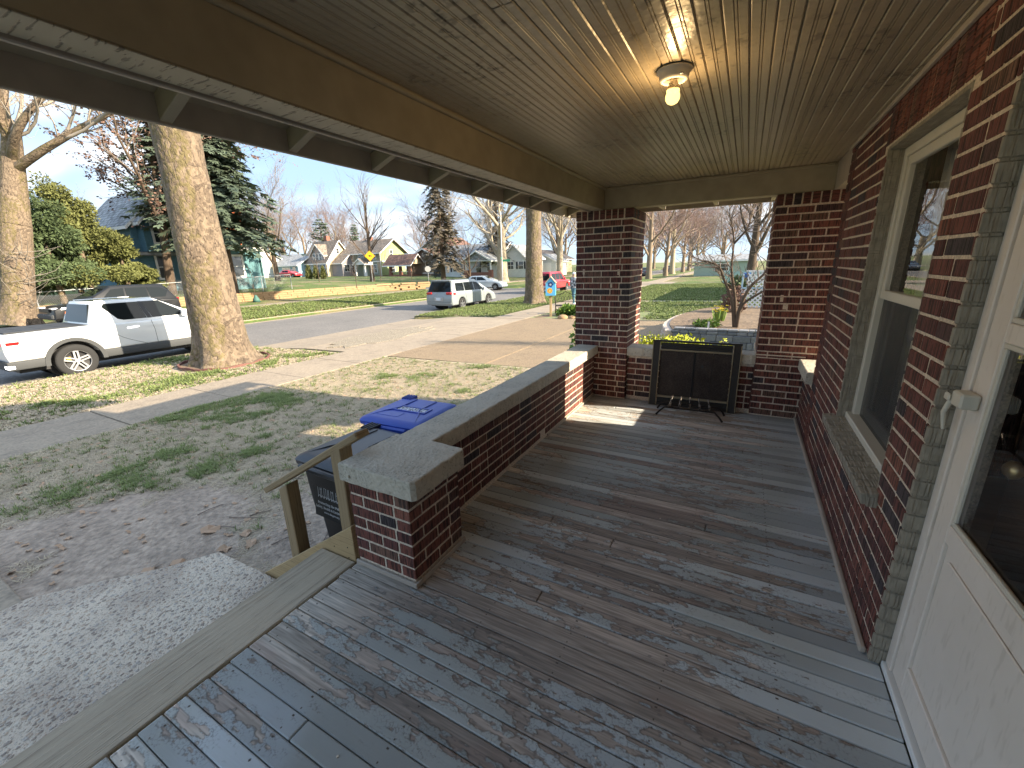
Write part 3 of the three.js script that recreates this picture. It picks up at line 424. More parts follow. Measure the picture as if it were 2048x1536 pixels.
  for (const z of [ZC + 0.01, 5.79]) mesh('gable', new THREE.ExtrudeGeometry(new THREE.Shape([[0.81, 4.601], [3.75, 6.33], [6.79, 4.601]].map(p => new THREE.Vector2(...p))), { depth: 0.19, bevelEnabled: false }).translate(0, 0, z), M.brick[2], house);
}

// ---------------------------------------------------------------- porch deck
const DZ0 = -5.02, BW = 0.0825;
function deckPaint(x, z) {
  const b = Math.floor((z - DZ0) / BW), rb = hash2(b, 7, 3), rc = hash2(b, 11, 9);
  const big = fbm(x * 0.9 + 2.2 + rb * 0.5, z * 0.8 + 5.1, 4, 301), lon = fbm(x * 2.4 + rb * 40, z * 16, 4, 305), det = fbm(x * 22 + rc * 90, z * 60, 3, 309);
  const front = sstep(-1.15, -1.7, x) * 0.16, path = 0.16 * Math.exp(-Math.pow((x + 0.35 + (z + 2) * 0.05) / 0.42, 2)) * sstep(-0.2, -1.2, z), wallside = 0.13 * sstep(0.1, 0.5, x), near = 0.10 * sstep(-1.2, -0.2, z);
  const v = 0.40 * big + 0.36 * lon + 0.24 * det + (rb - 0.5) * 0.17 - front - path + wallside * 0.8 + near + 0.018;
  return [v, lon, det, rb, rc, front, big];
}
{
  const W = 1024, Hh = 2048, x0 = -1.84, x1 = 0.72, z0 = DZ0, z1 = 1.75;
  const crack = (x, z) => { const w = worley(x * 44 + 0.9 * fbm(x * 20, z * 20, 2, 331), z * 84, 41, 0); return sstep(0.14, 0.03, w[1] - w[0]); };
  const cm = tex(W, Hh, (u, v) => {
    const x = lerp(x0, x1, u), z = lerp(z0, z1, v), [p, lon, det, rb, rc, fr, big] = deckPaint(x, z);
    let wood = mixc(rgb(184, 170, 157), rgb(142, 129, 119), clamp(lon * 0.9 + (rb - 0.5) * 0.5)); wood = mixc(wood, rgb(194, 184, 170), clamp(fr * 5.5 + 0.25 * sstep(-3.2, -4.6, z)));
    const grain = fbm(x * 9 + rc * 70, z * 190, 2, 315); wood = wood.map(q => q * (0.78 + 0.44 * grain));
    wood = mixc(wood, rgb(150, 124, 113), 0.30 * sstep(0.55, 0.7, fbm(x * 1.7, z * 6, 3, 319)));
    let paint = mixc(rgb(190, 193, 192), rgb(172, 176, 176), fbm(x * 3, z * 3, 3, 323)); paint = mixc(paint, rgb(158, 156, 144), 0.45 * sstep(0.45, 0.6, fbm(x * 1.1 + 8, z * 1.1, 3, 327)));
    const m = sstep(0.455, 0.475, p); let c = mixc(wood, paint, m);
    c = c.map(q => q * (0.86 + 0.26 * rc)); { const jx = Math.abs(((x + 1.745) / 0.405 + 100.5) % 1 - 0.5) * 0.405, bz = ((z - DZ0) / BW % 1) * BW, nd = Math.min(Math.hypot(jx - 0.002 * rb, bz - 0.016 - 0.004 * rc), Math.hypot(jx + 0.002 * rc, bz - 0.066)); if (nd < 0.0034) c = rgb(84, 74, 66); }
    c = mixc(c, rgb(92, 88, 84), m * 0.42 * crack(x, z) * sstep(0.58, 0.48, p));
    c = mixc(c, rgb(96, 88, 82), 0.5 * sstep(0.02, 0.0, Math.abs(p - 0.458)));
    return c;
  });
  const bm = tex(W, Hh, (u, v) => { const x = lerp(x0, x1, u), z = lerp(z0, z1, v), [p, , , , rc] = deckPaint(x, z); const m = sstep(0.45, 0.475, p); return clamp(0.25 * fbm(x * 9 + rc * 70, z * 190, 2, 315) + m * (0.72 - 0.5 * crack(x, z) * sstep(0.58, 0.48, p))); }, false);
  cm.repeat.set(1, 1); bm.repeat.set(1, 1);
  M.deck = phys({ map: cm, bumpMap: bm, bumpScale: 0.003, roughness: 0.9, specularIntensity: 0.4 });
  const deck = struct('porch_floor', null, null, 'narrow porch floorboards with peeling grey paint');
  const r = rngOf(77), n = Math.round((z1 - DZ0) / BW);
  for (let k = 0; k < n; k++) {
    const za = DZ0 + k * BW, zb = za + BW, nose = -1.795 - r() * 0.016, dy = (r() - 0.5) * 0.003; let cuts = [nose];
    if (r() < 0.3) cuts.push(-1.4 + r() * 1.7); cuts.push(WX + 0.10);
    for (let q = 0; q < cuts.length - 1; q++) {
      const a = cuts[q] + (q ? 0.002 : 0), b = cuts[q + 1] - (q < cuts.length - 2 ? 0.002 : 0), ex = b > WX ? 0.659 : b;
      const g = chamfer(ex - a, 0.028, BW - 0.0042, 0.004).translate((a + ex) / 2, -0.014 + dy, (za + zb) / 2), p = g.attributes.position, uv = g.attributes.uv;
      for (let i = 0; i < p.count; i++) { if (!q && p.getX(i) < a + 0.006) p.setY(i, Math.min(p.getY(i), -0.004)); uv.setXY(i, (p.getX(i) - x0) / (x1 - x0), (p.getZ(i) - z0) / (z1 - z0)); }
      mesh('floorboard', g, M.deck, deck);
    }
  }
  mesh('joist_frame', merge([cbox(-1.785, -1.74, -0.24, -0.03, -1.3, 1.74), cbox(-1.73, 0.62, -0.10, -0.03, DZ0, 1.74)]), M.woodDark, deck);
  mesh('skirt', cbox(-1.735, -1.70, -0.55, -0.11, DZ0, 1.74), M.woodDark, deck);
}


// ---------------------------------------------------------------- pillars, low walls and coping
function pillar(name, label, x0, x1, z0, z1, top, seed) {       // z1 is the face towards the camera
  const g = thing(name, label, 'pillar', [0, 0, 0], 0), L = x1 - x0, D = z1 - z0, rl = 0.098, n = Math.floor((top - rl - 0.012) / CO);
  mesh('mortar_core', cbox(x0 + RC, x1 - RC, -0.55, top, z0 + RC, z1 - RC), M.mortar, g);
  const b = new Bricks(seed), I = BD + JT, y = top - rl - JT - n * CO;
  b.face([x0, y, z1], 0, L, n, { in0: I, in1: I }).face([x1, y, z1], Math.PI / 2, D, n, { in0: I, in1: I }).face([x1, y, z0], Math.PI, L, n, { in0: I, in1: I }).face([x0, y, z0], -Math.PI / 2, D, n, { in0: I, in1: I });
  b.soldiers([x0 - 0.004, 0, z1 + 0.004], 0, L - I + 0.004, top - rl, rl).soldiers([x1 + 0.004, 0, z1 + 0.004], Math.PI / 2, D - I + 0.004, top - rl, rl).soldiers([x1 + 0.004, 0, z0 - 0.004], Math.PI, L - I, top - rl, rl).soldiers([x0 - 0.004, 0, z0 - 0.004], -Math.PI / 2, D - I, top - rl, rl);
  b.flush(g, 300); return g;
}
const PT = 2.205;
const pilL = pillar('brick_pillar', 'brick porch pillar at the outer corner beside the low front wall', -1.82, -1.165, -5.655, -5.0, PT, 31);
const pilR = pillar('brick_pillar', 'brick porch pillar standing close to the house wall', 0.187, 0.842, -5.655, -5.0, PT, 41);
{ // wider foot and mortar ledge of the pillar by the house
  mesh('mortar_ledge', merge([cbox(0.173, 0.186, 0.655, 0.672, -5.66, -4.998, 0.003), cbox(0.187, 0.615, 0.655, 0.668, -4.9995, -4.988, 0.003)]), M.mortar, pilR);
  const rs = rngOf(9); for (let k = 0; k < 5; k++) mesh('mortar_smear', muv(chamfer(0.02 + rs() * 0.03, 0.02 + rs() * 0.05, 0.004, 0.001)).translate([-1.3, -1.72, 0.38, 0.34, -1.38][k], [1.52, 1.53, 1.16, 1.24, 1.37][k], -4.9975), M.mortar, k < 2 || k > 3 ? pilL : pilR);
}
function rough(pts, seed, st = 0.035, a = 0.003) { const r = rngOf(seed), o = []; for (let i = 0; i < pts.length; i++) { const p = pts[i], q = pts[(i + 1) % pts.length], L = Math.hypot(q[0] - p[0], q[1] - p[1]), n = Math.max(1, Math.round(L / st)); for (let k = 0; k < n; k++) { const t = k / n, e = k ? (r() - 0.5) * 2 * a * (r() < 0.12 ? 2.4 : 1) : 0; o.push([lerp(p[0], q[0], t) + (q[1] - p[1]) / L * e, lerp(p[1], q[1], t) - (q[0] - p[0]) / L * e]); } } return o; }
{
  const g = thing('front_low_wall', 'low brick porch wall with painted concrete coping and end pier', 'low wall'), T = 0.542;
  mesh('mortar_core', merge([cbox(-1.75, -1.56 - RC, -0.55, T, -4.99, -1.79), cbox(-1.785 + RC, -1.36 - RC, -0.55, T, -1.785 + RC, -1.36 - RC)]), M.mortar, g);
  const b = new Bricks(51), I = BD + JT, y = 0.036;
  b.face([-1.785, y, -1.36], 0, 0.425, 7, { in0: I, in1: I }).face([-1.36, y, -1.36], Math.PI / 2, 0.425, 7, { in0: I, in1: I }).face([-1.36, y, -1.785], Math.PI, 0.205, 7, {}).face([-1.785, y, -1.785], -Math.PI / 2, 0.425, 7, { in0: I, in1: I });
  b.face([-1.56, 0.026, -1.79], Math.PI / 2, 3.205, 7, { holes: [[1.58, 1.70, 0, 0.075]] });
  b.flush(g, 300);
  mesh('drain_hole', cbox(-1.60, -1.566, 0.004, 0.062, -3.49, -3.372), M.black, g);
  const outline = rough([[-1.80, -1.325], [-1.80, -1.77], [-1.772, -1.77], [-1.772, -4.995], [-1.517, -4.995], [-1.517, -1.775], [-1.30, -1.765], [-1.283, -1.745], [-1.283, -1.345], [-1.302, -1.325]], 5);
  const cg = slabGeo(outline, 0.648, 0.108, 0.010), p = cg.attributes.position; for (let i = 0; i < p.count; i++) p.setY(i, p.getY(i) + 0.0025 * (fbm(p.getX(i) * 25, p.getZ(i) * 25, 2, 61) - 0.5)); cg.computeVertexNormals(); mesh('coping', muv(cg), M.coping, g);
  mesh('coping_knot', new THREE.SphereGeometry(0.009, 10, 8).scale(1, 1, 0.5).translate(-1.72, 0.585, -1.322), M.beamChip, g);
  mesh('baseboard', cbox(-1.795, -1.345, 0.001, 0.030, -1.3595, -1.345, 0.003), M.fascia, g); mesh('baseboard', cbox(-1.3595, -1.3455, 0.001, 0.030, -1.80, -1.36, 0.003), M.fascia, g); mesh('baseboard', cbox(-1.5595, -1.545, 0.001, 0.024, -4.99, -3.52, 0.003), M.fascia, g);
}
{
  const g = thing('end_low_wall', 'low brick wall with pale coping behind the fireplace screen', 'low wall');
  mesh('mortar_core', cbox(-1.16, 0.18, -0.55, 0.542, -5.24, -5.05 - RC), M.mortar, g);
  new Bricks(61).face([-1.16, 0.03, -5.05], 0, 1.342, 7, {}).flush(g); mesh('coping', slabGeo(rough([[-1.164, -5.012], [-1.164, -5.27], [0.186, -5.27], [0.186, -5.012]], 8), 0.648, 0.106, 0.009), M.coping, g);
  const s = thing('side_low_wall', 'short low brick wall with pale coping between house corner and pillar', 'low wall');
  mesh('mortar_core', cbox(WX + RC, 0.80, -0.55, 0.542, -4.995, ZC - 0.002), M.mortar, s); new Bricks(71).face([WX, 0.012, -4.995], -Math.PI / 2, 0.593, 7, {}).flush(s);
  mesh('coping', slabGeo(rough([[0.565, -4.37], [0.565, -4.985], [0.845, -4.985], [0.845, -4.41], [0.618, -4.405], [0.618, -4.37]], 9, 0.05), 0.648, 0.106, 0.009), M.coping, s);
  mesh('baseboard', cbox(WX - 0.026, WX - 0.001, 0.001, 0.032, -4.98, ZD0 - 0.02, 0.006), M.fascia, house); 
}

// ---------------------------------------------------------------- porch roof: beams, rafters, fascia; ceiling
{
  const g = thing('porch_roof', 'porch roof with chipped painted beam, open rafter tails and fascia', 'roof');
  const z1 = 1.8, slope = 0.37;
  const B = (n, x0, x1, y0, y1, za, zb, m, c = 0.004) => mesh(n, cbox(x0, x1, y0, y1, za, zb, c), m, g);
  B('beam', -1.64, -1.50, PT + 0.003, 2.55, -5.30, z1, M.beam); mesh('beam_soffit', cbox(-1.642, -1.498, PT - 0.004 + 0.002, PT + 0.0025, -4.995, z1, 0.002), M.beamChip, g);
  B('trim_board', -1.672, -1.650, PT - 0.012, 2.50, -5.6, z1, M.fascia); B('beam', -1.498, 0.76, PT + 0.003, 2.55, -5.17, -5.02, M.beam); B('beam', 0.622, 0.76, PT + 0.001, 2.55, -5.018, ZC - 0.003, M.fascia);
  mesh('cove', swapuv(muv(new THREE.CylinderGeometry(0.016, 0.016, 6.8, 10).rotateX(Math.PI / 2).translate(-1.493, 2.425, -1.6))), M.beam, g);
  B('wall_trim', WX - 0.022, WX - 0.001, 2.408, 2.434, -4.40, z1, M.fascia); B('end_trim', -1.47, 0.60, 2.41, 2.434, -5.018, -5.0, M.beam);
  // fascia and rafters
  B('fascia', -2.278, -2.253, 2.248, 2.42, -6.0, z1, M.fascia); B('fascia', -2.252, 1.35, 2.248, 2.40, -6.0, -5.976, M.fascia); B('fascia', 1.352, 1.376, 2.248, 2.42, -6.0, ZC - 0.5, M.fascia);
  const rafter = (z) => { const s = new THREE.Shape([[-2.252, 2.262], [-1.673, 2.262 + slope * 0.579], [-1.673, 2.352 + slope * 0.579 + 0.006], [-2.252, 2.358]].map(p => new THREE.Vector2(...p))); mesh('rafter', muv(new THREE.ExtrudeGeometry(s, { depth: 0.042, bevelEnabled: true, bevelSize: 0.003, bevelThickness: 0.003, bevelSegments: 1 }).translate(0, 0, z - 0.021)), M.beam, g); };
  for (let k = -4; k < 9; k++) rafter(-1.09 - k * 0.593);
  // sheathing boards over the rafters
  const r = rngOf(5); for (let k = 0; k < 5; k++) { const xa = -2.252 + k * 0.118, m = mesh('sheathing_board', cbox(0, 0.116, 0, 0.02, -5.975, z1), M.soffit, g); m.rotation.z = Math.atan(slope); m.position.set(xa, 2.362 + slope * (xa + 2.252) + r() * 0.001, 0); }
  const sh = new THREE.Shape([[-2.30, 2.40], [0.619, 2.40 + slope * 2.92], [0.619, 2.48 + slope * 2.92], [-2.30, 2.48]].map(p => new THREE.Vector2(...p)));
  mesh('roof_slope', muv(new THREE.ExtrudeGeometry(sh, { depth: z1 + 6.02, bevelEnabled: false }).translate(0, 0, -6.02)), std({ color: lin(0.09, 0.08, 0.075), roughness: 0.95 }), g);
  const sh2 = new THREE.Shape([[0.62, 3.47], [1.40, 2.44], [1.40, 2.52], [0.62, 3.56]].map(p => new THREE.Vector2(...p)));
  mesh('roof_slope', muv(new THREE.ExtrudeGeometry(sh2, { depth: 1.58, bevelEnabled: false }).translate(0, 0, -6.02)), M.soffit, g);
  mesh('end_gable', new THREE.ExtrudeGeometry(new THREE.Shape([[-1.6, 2.551], [0.75, 2.551], [0.62, 3.3], [-1.6, 2.62]].map(p => new THREE.Vector2(...p))), { depth: 0.05, bevelEnabled: false }).translate(0, 0, -5.14), M.beam, g);
  mesh('end_soffit', cbox(-1.62, 1.34, 2.43, 2.45, -5.97, -5.19), M.soffit, g);
  for (const x of [-1.02, -0.42, 0.16]) mesh('lookout', cbox(x, x + 0.042, 2.26, 2.36, -5.975, -5.18), M.fascia, g);
  mesh('roof_deck_end', cbox(0.765, 1.34, 2.45, 2.47, -5.18, ZC - 0.2), M.soffit, g);
}
{
  const c = struct('porch_ceiling', null, null, 'tan painted beadboard porch ceiling with mildew stains'), y = 2.436, w = 0.0826, r = rngOf(15);
  mesh('ceiling_backing', cbox(-1.498, WX + 0.01, y + 0.014, y + 0.03, -5.02, 1.8), M.woodDark, c);
  for (let x = -1.487; x < WX - 0.03; x += w) {
    const e = Math.min(x + w, WX - 0.002), m = (x + e) / 2, prof = [[x + 0.001, 0.012], [x + 0.001, 0.005], [x + 0.006, 0], [m - 0.008, 0], [m - 0.0055, 0.0045], [m - 0.003, 0.0005], [m + 0.003, 0.0005], [m + 0.0055, 0.0045], [m + 0.008, 0], [e - 0.006, 0], [e - 0.001, 0.005], [e - 0.001, 0.012]];
    let zs = [-5.01]; while (zs[zs.length - 1] < 1.7) zs.push(Math.min(1.8, zs[zs.length - 1] + 1.2 + r() * 2.6));
    for (let k = 0; k < zs.length - 1; k++) {
      const P = [], U = [], I = [], dy = (r() - 0.5) * 0.002, ou = 0; prof.forEach(([px, py]) => { for (const z of [zs[k] + 0.001, zs[k + 1] - 0.001]) { P.push(px, y + py + dy, z); U.push(px + ou, z); } });
      for (let i = 0; i < prof.length - 1; i++) I.push(i * 2, i * 2 + 2, i * 2 + 1, i * 2 + 1, i * 2 + 2, i * 2 + 3);
      let g = new THREE.BufferGeometry(); g.setAttribute('position', new THREE.Float32BufferAttribute(P, 3)); g.setAttribute('uv', new THREE.Float32BufferAttribute(U, 2)); g.setIndex(I); g = g.toNonIndexed(); g.computeVertexNormals(); mesh('ceiling_board', g, M.ceil, c);
    }
  }
}

// ---------------------------------------------------------------- things on and by the porch
{ // ceiling lamp
  const g = thing('ceiling_lamp', 'bare glowing bulb in a porcelain ceiling socket', 'lamp', [-0.37, 2.434, -2.225]);
  const L = (pts, n = 40) => new THREE.LatheGeometry(pts.map(p => new THREE.Vector2(p[0], p[1])), n);
  mesh('canopy', L([[0, 0.0], [0.074, 0.0], [0.075, -0.008], [0.066, -0.012], [0.062, -0.03], [0.056, -0.044], [0.046, -0.047], [0.044, -0.044], [0.036, -0.03], [0, -0.028]]), std({ color: lin(0.62, 0.58, 0.50), roughness: 0.35 }), g);
  for (const s of [0.9, 3.9]) mesh('screw', new THREE.CylinderGeometry(0.004, 0.004, 0.012, 8).rotateZ(1.57).translate(0.062 * Math.cos(s), -0.036, 0.062 * Math.sin(s)), M.chrome, g);
  const b = mesh('bulb', L([[0, -0.135], [0.012, -0.1335], [0.022, -0.128], [0.029, -0.117], [0.031, -0.106], [0.0295, -0.096], [0.026, -0.089], [0.028, -0.084], [0.027, -0.078], [0.0, -0.078]], 28), new THREE.MeshStandardMaterial({ color: lin(0.9, 0.8, 0.5), emissive: lin(1, 0.72, 0.22), emissiveIntensity: 0.32, roughness: 0.5 }), g);
  const nk = []; for (let k = 0; k < 20; k++) { const a = k / 20 * 6.283; nk.push(tubeGeo([[0.017 * Math.cos(a), -0.050, 0.017 * Math.sin(a)], [0.0265 * Math.cos(a), -0.079, 0.0265 * Math.sin(a)]], [0.0016, 0.0026], 5)); }
  nk.push(L([[0, -0.030], [0.014, -0.030], [0.015, -0.05], [0.024, -0.0775], [0, -0.0775]], 24)); mesh('neck', merge(nk), std({ color: lin(0.55, 0.45, 0.32), roughness: 0.5 }), b);
  const pl2 = new THREE.PointLight(lin(1, 0.66, 0.30), 0.06, 0, 2); pl2.position.set(0, -0.108, 0); pl2.shadow.radius = 1.4; pl2.castShadow = true; g.add(pl2);
}
{ // fireplace screen leaning on the end wall
  const g = thing('fireplace_screen', 'old black and brass fireplace glass-door screen leaning on low wall', 'fire screen', [-0.40, 0.0, -4.925]); g.rotation.order = 'YXZ'; g.rotation.x = -0.115; g.rotation.y = 0.035;
  const w = 0.455, h = 0.765, P = (n, x0, x1, y0, y1, z0, z1, m, p = g, c = 0.003) => mesh(n, cbox(x0, x1, y0, y1, z0, z1, c), m, p);
  P('top_panel', -w, w, h - 0.022, h, -0.05, 0.022, M.bronzeBlack); P('side_panel', -w, -w + 0.075, 0.002, h - 0.0225, -0.03, 0.016, M.bronzeBlack); P('side_panel', w - 0.075, w, 0.002, h - 0.0225, -0.03, 0.016, M.bronzeBlack);
  for (const x of [-w - 0.001, -w + 0.0755, w - 0.0855, w - 0.009]) P('brass_strip', x, x + 0.010, 0.002, h - 0.023, 0.0165, 0.0235, M.brassDull);
  P('backing', -w + 0.087, w - 0.087, 0.01, h - 0.03, -0.03, -0.012, M.black);
  P('louvre', -w + 0.087, w - 0.087, h - 0.062, h - 0.036, -0.012, 0.012, M.bronzeBlack); P('louvre', -w + 0.087, w - 0.087, h - 0.094, h - 0.070, -0.012, 0.008, M.bronzeBlack); P('rail', -w + 0.087, w - 0.087, h - 0.122, h - 0.102, -0.012, 0.012, M.brassDull);
  for (const s of [-1, 1]) { const d = new THREE.Group(); d.name = 'glass_door'; g.add(d); const a = s < 0 ? -w + 0.088 : 0.003, b = s < 0 ? -0.003 : w - 0.088, m = (a + b) / 2; P('pane', a, m - 0.001, 0.125, h - 0.124, -0.008, 0.002, M.smokeGlass, d, 0.001); P('pane', m + 0.001, b, 0.125, h - 0.124, -0.008, 0.001, M.smokeGlass, d, 0.001); P('edge', s < 0 ? b - 0.007 : a, s < 0 ? b : a + 0.007, 0.125, h - 0.124, 0.0025, 0.007, M.black, d); }
  P('rail', -w + 0.087, w - 0.087, 0.100, 0.1235, -0.012, 0.012, M.brassDull); P('louvre', -w + 0.087, w - 0.087, 0.052, 0.088, -0.012, 0.006, M.bronzeBlack); P('louvre', -w + 0.087, w - 0.087, 0.012, 0.042, -0.012, 0.010, M.bronzeBlack);
  mesh('smudge', new THREE.CircleGeometry(0.018, 14).scale(1, 1.1, 1).translate(0.085, 0.49, 0.0024), M.black, g);
}
{ // fireplace grate
  const g = thing('fireplace_grate', 'ash-whitened iron fireplace grate on the floorboards before the screen', 'grate', [-0.385, 0, -4.70], 0.03);
  const bar = (n, pts, r, m) => mesh(n, tubeGeo(pts, r, 7), m, g);
  for (let k = 0; k < 5; k++) { const x = -0.2 + k * 0.1; bar('bar', [[x - 0.012 * (k - 2), 0.225, 0.085], [x - 0.004 * (k - 2), 0.15, 0.105], [x + 0.004 * (k - 2), 0.105, 0.085], [x, 0.09, 0.02], [x, 0.09, -0.10]], [0.008, 0.009, 0.009, 0.009, 0.008], M.ironAsh); }
  bar('cross_bar', [[-0.25, 0.085, 0.075], [0.25, 0.085, 0.075]], 0.009, M.iron); bar('cross_bar', [[-0.25, 0.085, -0.085], [0.25, 0.085, -0.085]], 0.009, M.iron);
  for (const sx of [-1, 1]) { bar('leg', [[sx * 0.16, 0.088, 0.075], [sx * 0.25, 0.085, 0.078], [sx * 0.30, 0.04, 0.10], [sx * 0.33, 0.004, 0.12]], [0.009, 0.010, 0.010, 0.011], M.iron); bar('leg', [[sx * 0.20, 0.088, -0.085], [sx * 0.28, 0.086, -0.085], [sx * 0.325, 0.045, -0.095], [sx * 0.345, 0.004, -0.10]], [0.009, 0.010, 0.010, 0.011], M.iron); }
}
{ // porch steps with handrail
  const g = thing('porch_steps', 'weathered wooden porch steps with a short slanted handrail', 'steps');
  const tr = (n, x0, x1, y0, y1, z0, z1, m, c = 0.006) => { const q = cbox(x0, x1, y0, y1, z0, z1, c); swapuv(q); return mesh(n, q, m, g); };
  tr('tread', -2.135, -1.838, -0.062, -0.022, -1.372, 1.4, M.woodGrey); tr('tread', -2.40, -2.12, -0.29, -0.252, -1.372, 1.4, M.woodGrey); tr('riser', -2.118, -2.10, -0.25, -0.064, -1.372, 1.4, M.woodDark);
  tr('riser', -1.86, -1.84, -0.5, -0.064, -1.372, 1.4, M.woodDark);
  const s = new THREE.Shape([[-1.845, 0.205], [-1.845, -0.20], [-2.30, -0.50], [-2.88, -0.50]].map(p => new THREE.Vector2(...p)));
  mesh('stringer', muv(new THREE.ExtrudeGeometry(s, { depth: 0.036, bevelEnabled: true, bevelSize: 0.003, bevelThickness: 0.003, bevelSegments: 1 }).translate(0, 0, -1.418)), M.woodNew, g);
  const post = (x, y0, y1) => { const q = cbox(x - 0.045, x + 0.045, y0, y1, -1.515, -1.427, 0.005); const a = q.attributes.uv; swapuv(q); return mesh('post', q, M.woodPost, g); };
  const p1 = post(-1.95, -0.5, 0.64), p2 = post(-2.53, -0.55, 0.27);
  for (const p of [p1, p2]) { const a = p.geometry.attributes.position; for (let i = 0; i < a.count; i++) if (a.getY(i) > 0.2) a.setY(i, a.getY(i) + 0.6 * (a.getX(i) - (p === p1 ? -1.95 : -2.53))); }
  const rail = mesh('handrail', muv(chamfer(1.16, 0.04, 0.092, 0.006)), M.woodPost, g); rail.position.set(-2.255, 0.475, -1.474); rail.rotation.z = Math.atan(0.585); 
  for (const [x, y] of [[-1.9, 0.05], [-1.9, -0.02], [-2.02, 0.02]]) mesh('nail', new THREE.CylinderGeometry(0.004, 0.004, 0.003, 8).rotateX(1.57).translate(x, y, -1.3785), M.iron, g);
}
// wheeled carts
function binLabel() {
  const c = document.createElement('canvas'); c.width = 512; c.height = 512; const x = c.getContext('2d'); x.fillStyle = '#1b1c1e'; x.fillRect(0, 0, 512, 512); x.strokeStyle = x.fillStyle = '#c9ccce'; x.lineWidth = 5; x.textAlign = 'center';
  x.font = 'bold 41px serif'; x.fillText('Des Moines Public Works', 256, 60, 490);
  let px = 70, top = 250; x.beginPath(); x.moveTo(px, 300); for (const [w, h] of [[34, 130], [20, 90], [38, 150], [30, 110], [26, 170], [16, 120], [36, 185], [30, 95], [44, 120], [30, 80], [46, 105]]) { x.lineTo(px, 300 - h); x.lineTo(px + w, 300 - h); x.lineTo(px + w, 300); px += w; } x.stroke();
  for (let k = 0; k < 9; k++) { x.beginPath(); x.arc(90 + k * 42, 300, 22, Math.PI, 0); x.stroke(); }
  x.font = 'bold 36px serif'; x.fillText('Protecting the Public\u2019s', 256, 370, 420); x.fillText('Safety, Health & Environment', 256, 418, 480); x.font = 'bold 28px serif'; x.fillText('www.dmgov.org', 256, 462, 480);
  const t = new THREE.CanvasTexture(c); t.colorSpace = THREE.SRGBColorSpace; return t;
}
